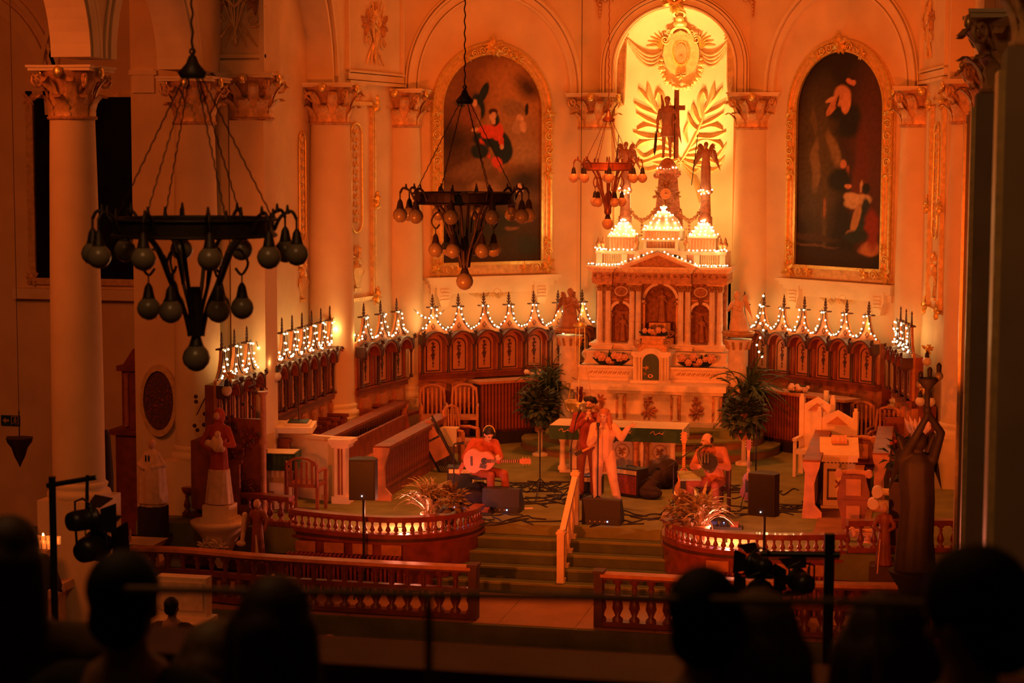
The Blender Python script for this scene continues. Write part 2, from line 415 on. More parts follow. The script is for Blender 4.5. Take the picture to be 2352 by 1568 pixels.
def make_capital(t, r=.37, z0=6.42, z1=7.2, sqr=None):
    H = z1-z0
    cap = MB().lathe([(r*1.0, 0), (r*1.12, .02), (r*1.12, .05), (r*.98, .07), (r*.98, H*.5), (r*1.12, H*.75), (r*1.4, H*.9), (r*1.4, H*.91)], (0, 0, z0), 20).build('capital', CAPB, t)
    ab = MB(); a_ = r*1.5; pts = []
    for q in range(4):
        for k in range(6):
            u = -1+2*k/6; d = a_*(1-.16*(1-u*u)); c, s_ = cos(q*PI/2), sin(q*PI/2); x, y = d, u*a_*.93
            pts.append((c*x-s_*y, s_*x+c*y))
    ab.slab(pts, z1-.08, z1-.035); ab.slab([(x*1.05, y*1.05) for x, y in pts], z1-.035, z1)
    ab.build('abacus', PLASTER2, cap)
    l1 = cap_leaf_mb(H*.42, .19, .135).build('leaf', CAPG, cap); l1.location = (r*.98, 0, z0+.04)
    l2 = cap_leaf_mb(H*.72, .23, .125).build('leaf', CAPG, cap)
    for k in range(8):
        a = 2*PI*k/8
        if k: ipart(l1, 'leaf', cap, (r*.98*cos(a), r*.98*sin(a), z0+.04), a)
        b = a+PI/8
        if k == 0: l2.location = (r*.96*cos(b), r*.96*sin(b), z0+.06); l2.rotation_euler = (0, 0, b)
        else: ipart(l2, 'leaf', cap, (r*.96*cos(b), r*.96*sin(b), z0+.06), b)
    v = MB(Matrix.Rotation(PI/4, 4, 'Z'))
    pts = [(r*1.0, 0, z0+H*.55)]+[(r*1.5+.02-(.13*(1-i/14))*cos(i*.75+2.6)*.9, 0, z1-.2+(.13*(1-i/14))*sin(i*.75+2.6)) for i in range(13)]
    v.tube(pts, .026, 6); v = v.build('volute', CAPG, cap)
    for k in range(1, 4): ipart(v, 'volute', cap, rz=k*PI/2)
    fl = MB().sph((r*1.42, 0, z1-.1), (.05, .09, .09), 8, 5).build('rosette', GOLD, cap)
    for k in range(1, 4): ipart(fl, 'rosette', cap, rz=k*PI/2)
    return cap
make_capital(_c)
MB().lathe([(.44, .9), (.435, 2.4), (.42, 4), (.39, 5.6), (.37, 6.42)], (0, 0, 0), 32).build('shaft', PLASTER, _c)
MB().lathe([(.52, .9), (.54, .95), (.52, 1.0), (.47, 1.02), (.47, 1.06), (.49, 1.1), (.44, 1.14)], (0, 0, 0), 32).build('base', PLASTER2, _c)
MB().bb(-.52, .52, -.52, .52, -1.35, .9).build('plinth', PLASTER2, _c)
_c['label'] = 'cream column with gilded leafy capital at the left edge of the glowing niche'; _c.location = (-1.72, 41.1, 0)
for x, y, l in ((1.72, 41.1, 'cream column with gilded leafy capital at the right edge of the glowing niche'),
                (-5.2, 38.1, 'cream column with gilded leafy capital left of the arched painting of a woman in red'),
                (5.2, 38.1, 'cream column with gilded leafy capital right of the dark arched painting'),
                (-5.72, 34.95, 'cream column with gilded leafy capital at the left of the narrow relief panel'),
                (6.12, 34.9, 'cream column with gilded leafy capital at the far right edge of the apse'),
                (-6.25, 29.4, 'broad cream column behind the biggest chandelier'),
                (-6.6, 25.6, 'large shadowed cream column nearest on the left')):
    q = dup(_c, (x, y, 0), 0, l)
    if y < 30: q.scale = (.86, .86, .985)
# square pilaster between the left stall runs
pz = T('pilaster', 'flat cream pilaster with gilded capital between the two left stall runs', 'pilaster', (-5.72, 30.66, 0))
MB().bb(-.3, .3, -.3, .3, -.3, 6.42).build('shaft', PLASTER, pz)
make_capital(pz, .33)
rp = T('pilaster', 'tall dark fluted pilaster with a heavy gilded capital on the right', 'pilaster', (5.62, 19.0, 0))
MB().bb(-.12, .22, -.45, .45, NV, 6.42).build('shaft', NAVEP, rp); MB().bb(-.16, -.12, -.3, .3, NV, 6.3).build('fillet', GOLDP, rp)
cc = make_capital(rp, .34); cc.location = (.28, 0, 0)
rp.location = (5.93, 19.0, 0)
q = dup(rp, (5.92, 11.4, 0), 0, 'nearest dark pilaster with a heavy capital at the right edge')
q = dup(rp, (6.0, 27.5, 0), 0, 'shaded pilaster furthest back along the right wall')
struct('wall_left_front', MB().bb(-6.7, -6.3, 29.7, 30.4, -.9, 12), PLASTER)
# ================================================ ORNAMENT AND PICTURES
def scroll(mb, cx, cz, r, y, sg=1, turns=1.6, a0=0, t=.02):
    n = 16; pts = []
    for i in range(n+1):
        q = i/n; a = a0+sg*q*turns*2*PI; rr = r*(1-.8*q)
        pts.append((cx+rr*cos(a), y-.01, cz+rr*sin(a)))
    mb.tube(pts, [t*(1-.4*i/n) for i in range(n+1)], 5)
def foliage(mb, cx, cz, size, y, n=9, seed=1, a0=0, a1=2*PI, h=.03):
    rg = random.Random(seed)
    for i in range(n):
        a = a0+(a1-a0)*(i+.5)/n+rg.uniform(-.15, .15); L = size*rg.uniform(.75, 1.05); b = rg.choice((-1, 1))*.35
        p0 = (cx+.1*L*cos(a), cz+.1*L*sin(a)); p1 = (cx+.6*L*cos(a+b*.6), cz+.6*L*sin(a+b*.6)); p2 = (cx+L*cos(a+b), cz+L*sin(a+b))
        pts = [((1-t)**2*p0[0]+2*t*(1-t)*p1[0]+t*t*p2[0], (1-t)**2*p0[1]+2*t*(1-t)*p1[1]+t*t*p2[1]) for t in [k/6 for k in range(7)]]
        mb.leaf(pts, size*.17, h, y)
    mb.sph((cx, y-h*.4, cz), (size*.14, h, size*.14), 8, 5)
def rose(mb, c, r):
    c = Vector(c); mb.sph(c, (r*.6, r*.6, r*.6), 8, 5)
    for k in range(6):
        a = 2*PI*k/6; mb.sph(c+Vector((r*.55*cos(a), r*.2, r*.55*sin(a))), (r*.45, r*.3, r*.45), 6, 4)
# painting canvases: colour patches laid on the flat canvas
def paint_mat(name):
    m = bpy.data.materials.new(name); m.use_nodes = True; nt = m.node_tree; b = nt.nodes['Principled BSDF']
    a = nt.nodes.new('ShaderNodeVertexColor'); a.layer_name = 'Col'; nt.links.new(a.outputs['Color'], b.inputs['Base Color'])
    b.inputs['Roughness'].default_value = .55; b.inputs['Specular IOR Level'].default_value = .2; return m
PAINT = paint_mat('oil_paint')
from mathutils import noise as mnoise
def canvas(parent, hw, z0, zs, y, bg, blobs, px0, pxw, py0, pyh, seed):
    # arched canvas, half width hw, from z0 up to spring zs plus the half circle
    H = zs+hw-z0; NX, NY = 96, 190; vs = []; cols = []
    for j in range(NY+1):
        for i in range(NX+1):
            x = -hw+2*hw*i/NX; z = z0+H*j/NY
            if z > zs:
                lim = math.sqrt(max(0, hw*hw-(z-zs)**2)); x = x*lim/hw
            vs.append((x, y, z))
            px = px0+pxw*(x+hw)/(2*hw); py = py0+pyh*(1-(z-z0)/H)
            w1 = mnoise.noise(Vector((px*.02, py*.02, seed)))*9+mnoise.noise(Vector((px*.07, py*.07, seed+5)))*3
            w2 = mnoise.noise(Vector((px*.02, py*.02, seed+9)))*9+mnoise.noise(Vector((px*.07, py*.07, seed+3)))*3
            c = list(bg((px+w1*2-px0)/pxw, (py+w2*2-py0)/pyh))
            for (bx, by, rx, ry, ang, col, soft) in blobs:
                k = 1 if soft > .3 else .25
                dx = px+w1*k-bx; dy = py+w2*k-by
                if abs(dx) > (rx+ry)*2 or abs(dy) > (rx+ry)*2: continue
                ca, sa = cos(ang), sin(ang); u = (dx*ca+dy*sa)/rx; v = (-dx*sa+dy*ca)/ry
                d = math.sqrt(u*u+v*v); t = min(1, max(0, (1+soft/2-d)/soft))
                if t > 0: c = [a*(1-t)+b*t for a, b in zip(c, col)]
            n_ = 1+.22*mnoise.noise(Vector((px*.12, py*.12, seed+20)))
            cols.append([max(0, q*n_) for q in c]+[1])
    fs = [(j*(NX+1)+i, j*(NX+1)+i+1, (j+1)*(NX+1)+i+1, (j+1)*(NX+1)+i) for j in range(NY) for i in range(NX)]
    o = MB().add(vs, fs, True).build('canvas', PAINT, parent)
    at = o.data.color_attributes.new('Col', 'FLOAT_COLOR', 'POINT')
    at.data.foreach_set('color', [q for c in cols for q in c])
    return o
def arch_frame(mb, hw, w, z0, zs, y0, y1):
    mb.ring(0, zs, hw, hw+w, y0, y1, n=36)
    for s_ in (-1, 1): a, b = sorted((s_*hw, s_*(hw+w))); mb.bb(a, b, y0, y1, z0, zs)
    mb.bb(-hw-w, hw+w, y0, y1, z0-w, z0)
def painting(name, label, key, t, bg, blobs, box, seed):
    loc, a = FR[key]; M = fm(key); p = M @ Vector((t, 0, 0))
    o = T(name, label, 'painting', tuple(p), a)
    hw, z0, zs = 1.17, 3.62, 6.80
    b = MB(); arch_frame(b, hw+.0, .24, z0, zs, -.10, -.01); b.build('frame', GOLDP, o)
    g = MB(); arch_frame(g, hw-.015, .05, z0+.015, zs, -.13, -.08); arch_frame(g, hw+.19, .05, z0, zs, -.15, -.08); arch_frame(g, hw+.1, .02, z0, zs, -.12, -.08); g.build('moulding', GOLD, o)
    canvas(o, hw, z0, zs, -.06, bg, blobs, *box, seed)
    c = MB(); foliage(c, 0, zs+hw+.14, .26, -.15, 12, 3, h=.06)
    for s_ in (-1, 1):
        scroll(c, s_*.26, zs+hw+.07, .1, -.15, s_); scroll(c, s_*.45, zs+hw-.0, .08, -.15, -s_); foliage(c, s_*.6, zs+hw-.09, .13, -.14, 6, 5)
    c.build('crest', GOLD, o)
    for s_ in (-1, 1):
        c = MB()
        for q, zz in enumerate((5.75, 6.0, 6.28, 6.5)): scroll(c, s_*(hw+.15), zz, .1, -.15, (-1)**q, a0=q)
        foliage(c, s_*(hw+.16), 6.75, .17, -.14, 7, 8); foliage(c, s_*(hw+.16), 5.5, .16, -.14, 7, 4); c.build('side_ornament', GOLD, o)
        c = MB(); foliage(c, s_*(hw+.14), z0-.1, .2, -.15, 9, 6, h=.05); scroll(c, s_*(hw-.16), z0-.12, .12, -.14, s_); scroll(c, s_*(hw+.14), z0+.2, .1, -.14, s_)
        foliage(c, s_*(hw-.4), z0-.12, .15, -.14, 6, 7); foliage(c, s_*(hw+.13), z0+.42, .13, -.14, 6, 7); c.build('corner_ornament', GOLD, o)
    sh = T('wall_shelf', 'cream moulded shelf on brackets below the '+('woman in red painting' if key == 'AL' else 'very dark arched painting'), 'shelf', tuple(p), a)
    s = MB().bb(-1.58, 1.58, -.26, -.001, 3.28, 3.34); s.bb(-1.52, 1.52, -.2, -.001, 3.2, 3.28); s.bb(-1.46, 1.46, -.13, -.001, 3.12, 3.2); s.bb(-1.42, 1.42, -.05, -.001, 2.98, 3.12); s.build('shelf_board', PLASTER2, sh)
    for x in (-1.15, 1.15):
        k = MB(); k.prism([(x-.17, 3.2), (x+.17, 3.2), (x+.17, 2.98), (x+.13, 2.9), (x+.08, 2.72), (x-.08, 2.72), (x-.13, 2.9), (x-.17, 2.98)], -.16, -.002)
        for q in range(4): k.bb(x-.1, x+.1, -.19, -.16, 2.84+.07*q, 2.87+.07*q)
        k.build('bracket', PLASTER2, sh)
    k = MB()
    for s_ in (-1, 1):
        scroll(k, s_*.13, 2.98, .1, -.03, s_, t=.015); k.leaf([(s_*.2, 3.02), (s_*.35, 2.93), (s_*.5, 3.0), (s_*.62, 3.04)], .05, .03, -.02); k.leaf([(s_*.05, 2.95), (s_*.2, 2.88), (s_*.34, 2.95)], .05, .03, -.02)
    foliage(k, 0, 2.96, .1, -.03, 7, 2); k.build('swag', GOLDP, sh)
    return o
def bg1(u, v):
    t = min(1, max(0, (v-.1)/.8)); g = max(0, 1-((u-.75)**2*5+(v-.3)**2*7))
    return (.2*(1-t)+.045*t+.30*g, .085*(1-t)+.03*t+.15*g, .03*(1-t)+.012*t+.045*g)
FL = (.62, .36, .2); RD = (.6, .07, .03); BL = (.012, .025, .03); CLD = (.30, .17, .07); DK = (.02, .014, .008)
bl1 = [(1040, 400, 60, 60, 0, (.09, .045, .02), 1.2), (1190, 300, 55, 40, .3, CLD, 1.5), (1215, 350, 50, 30, .2, (.34, .2, .09), .6), (1090, 385, 60, 22, -.3, (.2, .11, .05), .6), (1160, 430, 90, 25, .2, (.16, .09, .04), .7),
       (1030, 320, 40, 30, 0, (.04, .022, .01), 1.3), (1215, 200, 30, 22, .5, (.07, .035, .015), 1.4), (1180, 245, 35, 18, .2, (.26, .15, .07), .6), (1210, 410, 40, 28, 0, (.035, .022, .01), 1.4), (1110, 430, 40, 14, 0, (.24, .14, .06), .6),
       (1108, 215, 9, 27, .45, BL, .2), (1096, 245, 15, 30, -.2, BL, .3), (1092, 262, 10, 22, 0, (.3, .14, .07), .3), (1053, 240, 20, 6, .25, BL, .3), (1075, 262, 16, 26, 0, (.22, .08, .04), .4), (1088, 238, 6, 8, 0, FL, .3),
       (1196, 272, 9, 10, 0, FL, .3), (1190, 290, 13, 16, 0, (.4, .24, .13), .3), (1213, 250, 5, 14, .1, DK, .3), (1205, 290, 8, 12, 0, FL, .4),
       (1150, 330, 24, 40, -.5, BL, .15), (1155, 350, 20, 25, 0, BL, .15), (1110, 320, 28, 16, .2, BL, .2), (1128, 300, 26, 15, -.35, RD, .15), (1142, 300, 14, 22, 0, RD, .15), (1110, 294, 18, 7, -.3, RD, .15), (1150, 320, 6, 20, -.2, RD, .2),
       (1088, 297, 9, 4, -.2, FL, .2), (1152, 335, 4, 6, 0, FL, .2), (1131, 266, 9, 12, 0, FL, .15), (1131, 257, 11, 7, 0, (.05, .02, .01), .2), (1137, 275, 10, 14, .2, BL, .3), (1132, 266, 7, 9, 0, FL, .15), (1133, 278, 5, 7, 0, FL, .2),
       (1112, 340, 6, 26, -.45, RD, .2), (1140, 372, 12, 14, -.6, RD, .2), (1100, 345, 22, 18, 0, BL, .3), (1148, 385, 6, 9, 0, (.4, .1, .04), .3),
       (1093, 425, 12, 14, 0, (.3, .17, .08), .6), (1120, 440, 26, 15, 0, (.28, .16, .07), .8), (1195, 430, 8, 10, 0, FL, .4), (1040, 440, 30, 18, 0, (.14, .08, .035), .6), (1060, 530, 60, 30, 0, DK, .7),
       (1130, 510, 60, 30, 0, (.03, .03, .015), .6), (1175, 520, 18, 5, .1, (.2, .1, .04), .5), (1205, 495, 5, 10, .4, FL, .4), (1220, 560, 30, 25, 0, (.03, .035, .015), .6), (1030, 210, 28, 30, 0, (.22, .1, .04), .8)]
painting('arched_painting', 'gold-framed arched painting of a woman in red and blue among clouds', 'AL', 2.02, bg1, bl1, (1010, 237, 128, 469), 3)
def bg2(u, v):
    g = max(0, 1-((u-.25)**2*9+(v-.5)**2*5)); r = max(0, 1-((u-.85)**2*9+(v-.45)**2*4))
    return (.02+.07*g+.08*r, .014+.05*g+.02*r, .009+.018*g+.008*r)
D2 = (.016, .016, .012); T2 = (.32, .2, .08)
bl2 = [(1880, 380, 12, 60, 0, (.2, .13, .05), .4), (1905, 450, 8, 120, 0, (.09, .06, .02), .4), (1874, 280, 6, 30, .1, (.12, .08, .03), .5), (1925, 340, 14, 40, -.3, (.22, .14, .05), .5), (1935, 260, 30, 20, 0, D2, .5), (1965, 280, 30, 40, 0, D2, .4), (1995, 420, 20, 120, 0, (.12, .03, .012), .6),
       (1945, 225, 22, 24, .2, (.5, .22, .1), .25), (1955, 240, 12, 24, .15, (.6, .26, .12), .2), (1922, 245, 9, 28, .6, (.5, .2, .09), .2), (1915, 232, 14, 5, -.4, (.55, .28, .14), .25), (1963, 192, 9, 6, .5, (.55, .2, .1), .25), (1973, 195, 6, 6, 0, (.5, .2, .1), .3), (1930, 240, 4, 14, .4, (.05, .02, .01), .4),
       (1950, 375, 8, 10, 0, (.5, .2, .09), .3), (1962, 392, 5, 14, 0, (.3, .09, .04), .3), (1945, 410, 30, 25, 0, D2, .4), (1965, 424, 9, 5, 0, (.6, .26, .12), .25), (1990, 458, 34, 16, -.15, (.52, .36, .18), .25), (1975, 450, 22, 12, .2, (.55, .38, .2), .3), (1998, 425, 4, 14, .1, (.5, .3, .15), .3), (2010, 430, 10, 12, 0, D2, .3),
       (2000, 500, 26, 36, .2, (.02, .04, .03), .3), (1985, 495, 10, 35, .3, (.4, .24, .1), .3), (2012, 480, 12, 30, -.1, (.02, .03, .025), .3), (1970, 530, 10, 8, 0, (.5, .25, .12), .3), (2020, 560, 24, 14, -.2, (.4, .16, .06), .4), (2025, 520, 18, 40, 0, (.22, .03, .012), .5), (1985, 535, 30, 14, 0, (.02, .03, .02), .4),
       (1880, 560, 60, 3, 0, (.12, .06, .025), .4), (1870, 542, 70, 8, .02, (.06, .035, .015), .4), (1920, 590, 110, 26, 0, (.03, .018, .01), .15), (1905, 473, 4, 22, 0, (.28, .12, .04), .3)]
painting('arched_painting', 'gold-framed arched painting, almost black, with a pale angel and kneeling figures', 'AR', LW-2.02, bg2, bl2, (1832, 220, 126, 480), 11)
for px_, py_ in ((722, 25), (740, 82), (748, 135)):
    p_ = Yp(px_, py_, 34.98); o = T('star_rosette', 'small star rosette on the left arch, '+{25: 'topmost', 82: 'middle', 135: 'lowest'}[py_]+' of three', 'wall relief', tuple(p_)); m = MB(); foliage(m, 0, 0, .11, -.01, 8, 3); m.build('star', OCHRE, o)
# far left dark painting on the aisle wall
o = T('aisle_painting', 'large dark picture in a thin gold frame on the left aisle wall', 'painting', (-10.25, 34.0, 0))
MB().bb(-1.08, 1.08, -.05, -.001, 3.5, 6.95).build('canvas', GLASSD, o)
f = MB()
for a, b, c, d in ((-1.2, -1.06, 3.4, 7.05), (1.06, 1.2, 3.4, 7.05), (-1.2, 1.2, 3.38, 3.5), (-1.2, 1.2, 6.93, 7.05)): f.bb(a, b, -.1, -.001, c, d)
foliage(f, -1.13, 6.9, .18, -.1, 8, 2); foliage(f, -1.13, 3.5, .18, -.1, 8, 3); foliage(f, 1.13, 3.5, .18, -.1, 8, 4); foliage(f, 1.13, 6.9, .18, -.1, 8, 5)
f.build('frame', GOLDP, o)
MB().bb(-1.5, 1.5, -.2, -.001, 3.1, 3.3).build('shelf', PLASTER2, o)
# relief panels and trophies
def relief_panel(label, key, x0, x1, z0, z1, frame=True, seed=4):
    loc, a = FR[key]; p = fm(key) @ Vector(((x0+x1)/2, 0, 0)); o = T('relief_panel', label, 'relief panel', tuple(p), a); w = (x1-x0)/2
    if frame:
        f = MB()
        for A, B, C, D in ((-w, -w+.07, z0, z1), (w-.07, w, z0, z1), (-w, w, z0, z0+.07), (-w, w, z1-.07, z1), (-w+.1, -w+.13, z0+.1, z1-.1), (w-.13, w-.1, z0+.1, z1-.1)): f.bb(A, B, -.08, -.001, C, D)
        f.build('frame', GOLDP, o)
        c = MB()
        for X in (-w+.02, w-.02):
            for Z in (z0+.05, z1-.05, (z0+z1)/2): foliage(c, X, Z, .2, -.09, 9, seed, h=.05)
        c.build('corner_ornament', GOLD, o)
    xc = -w*.15; r = min(.24, w*.36); zt = z1-.42; zb = z0+1.35
    t = MB(); t.tube([(xc+r*cos(A), -.03, zt-r+r*sin(A)) for A in [PI*i/12 for i in range(13)]]+[(xc-r*cos(A), -.03, zb+r-r*sin(A)) for A in [PI*i/12 for i in range(13)]], .022, 6, closed=True)
    t.build('oval_border', GOLD, o)
    d = MB(); n = 12
    for i in range(n):
        z = zb+r*.9+(zt-zb-1.7*r)*i/(n-1); d.sph((xc+.03*(-1)**i, -.03, z), (.045, .03, .04), 7, 5)
        for s_ in (-1, 1): d.leaf([(xc, z), (xc+s_*.07, z+.05), (xc+s_*.11, z-.02)], .04, .03, -.01)
    d.build('leaf_drop', GOLDP, o)
    u = MB(); foliage(u, xc, z0+.85, .26, -.01, 13, seed+3, h=.06); foliage(u, xc, z0+.95, .15, -.03, 9, seed+5, h=.06)
    u.prism([(xc-.07, z0+.28), (xc+.07, z0+.28), (xc+.2, z0+.55), (xc+.16, z0+.66), (xc-.16, z0+.66), (xc-.2, z0+.55)], -.06, -.001)
    for s_ in (-1, 1): scroll(u, xc+s_*.2, z0+.55, .08, -.03, s_)
    u.bb(xc-.14, xc+.14, -.05, -.001, z0+.2, z0+.26); u.build('urn_relief', GOLDP, o)
relief_panel('gold-framed relief panel with an oval leaf drop and flower urn between two cream columns', 'CL', .35, 1.68, 3.0, 6.9)
relief_panel('narrow relief panel seen edge-on on the wall left of the relief panel', 'SL', 3.5, 4.5, 2.9, 6.7, False, 6)
relief_panel('gilded relief panel seen edge-on at the far right of the apse', 'CR', 1.3, 2.6, 3.0, 6.9, True, 8)
def trophy(label, M, cx, cz, seed, s=1.0):
    p = M @ Vector((cx, 0, 0)); a = M.to_euler().z; o = T('trophy_relief', label, 'wall relief', tuple(p), a)
    m = MB(); rg = random.Random(seed)
    for q in range(7):
        A = rad(60+q*10+rg.uniform(-3, 3)); L = s*rg.uniform(.55, .8)
        m.tube([(-.1*cos(A)*s, -.04, cz-.75*s*sin(A)*.9), (L*cos(A), -.05, cz+L*sin(A)*.75)], .018*s, 5)
    m.build('staff', GOLDP, o)
    m = MB(); foliage(m, -.32*s, cz+.1*s, .27*s, -.01, 9, seed, h=.07); foliage(m, .34*s, cz+.1*s, .27*s, -.01, 9, seed+1, h=.07); foliage(m, 0, cz+.32*s, .2*s, -.01, 8, seed+2, h=.07)
    m.build('leaf_cluster', OCHRE, o)
    m = MB(); m.tube([(-.1*s, -.05, cz+.35*s), (-.14*s, -.06, cz+.1*s), (0, -.06, cz-.02*s), (.14*s, -.06, cz+.1*s), (.1*s, -.05, cz+.35*s)], .035*s, 6); m.sph((0, -.05, cz+.25*s), (.1*s, .05, .16*s), 10, 6)
    scroll(m, -.33*s, cz-.25*s, .14*s, -.03, 1); scroll(m, .33*s, cz-.25*s, .14*s, -.03, -1)
    for q in range(5): m.leaf([(.0, cz-.2*s), ((-.25+.12*q)*s, cz-.5*s), ((-.4+.2*q)*s, cz-.72*s)], .03*s, .03, -.02)
    m.build('urn', GOLDP, o)
trophy('gilded relief of crossed staffs and leaves above the narrow relief panel', fm('CL'), 1.75, 8.35, 5)
trophy('gilded relief hanging above the flat pilaster at the top left', Matrix.Translation((0, 30.32, 0)), -5.87, 8.3, 9, .95)
trophy('gilded relief of crossed staffs above the rightmost apse column', fm('CR'), .75, 8.35, 13, .9)
for x, l in ((-1.62, 'gilded leafy drop over the column left of the niche'), (1.66, 'gilded leafy drop over the column right of the niche')):
    o = T('leaf_drop', l, 'wall relief', (x, 41.15, 0)); m = MB()
    foliage(m, 0, 9.3, .3, -.02, 10, 3, h=.07); foliage(m, -.25, 9.36, .2, -.02, 8, 4, h=.06); foliage(m, .25, 9.36, .2, -.02, 8, 5, h=.06)
    for i in range(5): m.sph((0, -.04, 9.1-.07*i), (.05-.007*i, .04, .04), 7, 5)
    m.build('foliage', OCHRE, o)
# ---- decoration inside the niche
def nf(p): return (p[0], nsurf(p[0], p[2])+p[1]-.02, p[2])
S_ = 1/103.0
def NP(px, py): return ((px-1553)*S_, 5.8-(py-366)*.0097)
pal = T('palm_relief', 'pair of large plaster palm sprays spreading on the glowing niche wall', 'wall relief', (0, 42.3, 5.7))
def leafpx(pts, w, h=.05):
    P = [NP(*p) for p in pts]; P = [(v.x, v.z) for v in spl([(a, 0, b) for a, b in P], 5)]
    for s_ in (1, -1):
        m = MB(fn=nf); m.leaf([(s_*a, b) for a, b in P], w*1.5, h*1.5); yield m
PL_ = [([(1553, 372), (1578, 330), (1600, 280), (1608, 240)], .03), ([(1602, 275), (1596, 240), (1604, 215), (1612, 232)], .055), ([(1606, 260), (1622, 230), (1628, 196)], .05), ([(1609, 252), (1634, 225), (1648, 205)], .045), ([(1608, 265), (1640, 252), (1657, 238)], .045),
       ([(1600, 290), (1628, 278), (1652, 262)], .04), ([(1596, 285), (1583, 262), (1580, 240)], .05), ([(1590, 300), (1575, 285), (1568, 262)], .045), ([(1594, 300), (1625, 292), (1650, 300)], .06), ([(1586, 315), (1625, 318), (1658, 305)], .06),
       ([(1575, 340), (1605, 322), (1640, 330), (1652, 345)], .05), ([(1570, 350), (1600, 345), (1635, 362), (1660, 330)], .05), ([(1565, 360), (1600, 362), (1640, 375), (1655, 360)], .05), ([(1560, 368), (1590, 378), (1620, 372)], .05), ([(1556, 372), (1585, 395), (1598, 380)], .04),
       ([(1558, 378), (1590, 420), (1600, 470)], .05), ([(1568, 330), (1562, 305), (1570, 280)], .035), ([(1560, 372), (1600, 385), (1628, 392), (1648, 380)], .045)]
PALM = mat('palm_plaster', (.62, .4, .16), .6, var=.15, scale=6)
for pts, w_ in PL_:
    for m in leafpx(pts, w_): m.build('palm_leaf', PALM, pal, world=True)
car = T('shield_cartouche', 'ornate crowned shield with an oval medallion high in the glowing niche', 'cartouche', (0, 42.3, 7.9))
zc = 8.1
m = MB(fn=nf); m.ring(0, zc, .0, .40, -.07, 0, 0, 2*PI, 32, 1.22, True); m.build('shield', GOLDP, car, world=True)
m = MB(fn=nf); m.ring(0, zc+.02, .0, .13, -.11, -.06, 0, 2*PI, 24, 1.6, True); m.build('medallion', OCHRE, car, world=True)
m = MB(fn=nf)
for i in range(26): a = 2*PI*i/26; m.sph((.155*cos(a), -.11, zc+.02+.25*sin(a)), (.014, .014, .014), 6, 4)
m.ring(0, zc+.02, .17, .2, -.1, -.05, 0, 2*PI, 28, 1.5, True); m.build('bead_border', GOLD, car, world=True)
m = MB(fn=nf)
for i in range(9): a = rad(200+i*17.5); m.leaf([(0, zc-.02), (.09*cos(a), zc-.02+.14*sin(a))], .014, .03, -.1)
m.build('ray_relief', GOLD, car, world=True)
m = MB(fn=nf); m.ring(0, zc+.42, .17, .23, -.13, 0, 0, PI, 20, .7); m.prism([(-.3, zc+.3), (.3, zc+.3), (.24, zc+.44), (.2, zc+.4), (0, zc+.5), (-.2, zc+.4), (-.24, zc+.44)], -.12, 0)
m.sph((0, -.1, zc+.62), (.16, .1, .08), 12, 6); m.sph((0, -.1, zc+.72), (.1, .08, .08), 12, 6); m.ring(0, zc+.82, .1, .14, -.08, 0, 0, 2*PI, 20, .5, True)
for s_ in (-1, 1): scroll(m, s_*.34, zc+.3, .1, -.08, s_); scroll(m, s_*.25, zc+.45, .07, -.08, -s_)
foliage(m, 0, zc-.46, .14, -.09, 9, 3, h=.06); m.build('crown', GOLDP, car, world=True)
for s_ in (-1, 1):
    m = MB(fn=nf)
    for q in range(6):
        A = rad(150-q*22); e = (.45+.32*cos(rad(15+q*17)), zc+.12+.38*sin(rad(5+q*17)))
        P = [(.4, zc+.08), ((.4+e[0])/2-.03, (zc+.08+e[1])/2+.07), e]
        m.leaf([(s_*a, b) for a, b in P], .022, .03)
    m.build('feather', GOLD, car, world=True)
m = MB(fn=nf); n = 19
for i in range(n):
    t = i/(n-1); a = PI+PI*t; x = .44*cos(a)*(1+.1*sin(PI*t)); z = zc-.12+.62*sin(a)
    rose(m, (x, -.07, z), .05+.02*((i*7) % 3))
m.build('rose_garland', GOLDP, car, world=True)
for s_ in (-1, 1):
    sw = T('curtain_swag', ('left' if s_ < 0 else 'right')+' plaster curtain swag and hanging drape beside the crowned shield', 'curtain', (s_*.8, 42.2, 7.2))
    m = MB(fn=nf)
    for q in range(4):
        P = bez((s_*.42, 0, zc-.05+.04*q), (s_*.72, 0, zc-.62+.13*q), (s_*1.13, 0, zc+.28+.02*q), 12)
        m.tube([(p.x, -.03, p.z) for p in P], [.012+.032*sin(PI*i/12) for i in range(13)], 6)
    m.build('swag', OCHRE, sw, world=True)
    m = MB()
    for q in range(5):
        x = s_*(1.12+.035*q); m.tube([(s_*1.1, 41.5, 8.4), (x, 41.46, 8.0), (x+s_*.01, 41.44, 7.5), (s_*(1.15+.03*q), 41.46, 7.0+.05*q)], [.02, .035, .04, .03], 7)
    foliage(m, s_*1.12, 8.42, .13, 41.42, 8, 3); m.sph((s_*1.17, 41.42, 6.98), (.05, .04, .05), 8, 5)
    m.build('drape', OCHRE, sw, world=True)
hs = T('keystone_ornament', 'gilded shell keystone at the top of the niche arch', 'wall relief', (0, 41.2, 9.2))
m = MB(); foliage(m, 0, 9.18, .34, 41.1, 14, 6, h=.09); m.ring(0, 9.22, .12, .18, 41.02, 41.1, 0, 2*PI, 20, .8, True); m.build('shell', GOLD, hs, world=True)
# ================================================ HIGH ALTAR
BW = mat('gilt_on_marble', (.5, .25, .1), .45, .3, var=.25, scale=14)
RETMARB = mat('niche_marble', (.4, .16, .07), .6, var=.35, scale=12, bump=.6, bscale=30)  # carved retable body, its own orange-brown darker than the columns
ha = T('high_altar', 'towering carved marble and gilt altar with columned niches in front of the glowing niche', 'altar', (0, 39.4, 0))
def HB(): return MB()
# predella
m = HB(); m.bb(-1.75, 1.75, 37.2, 40.6, 0, .5); m.build('plinth', CARPET, ha, world=True)
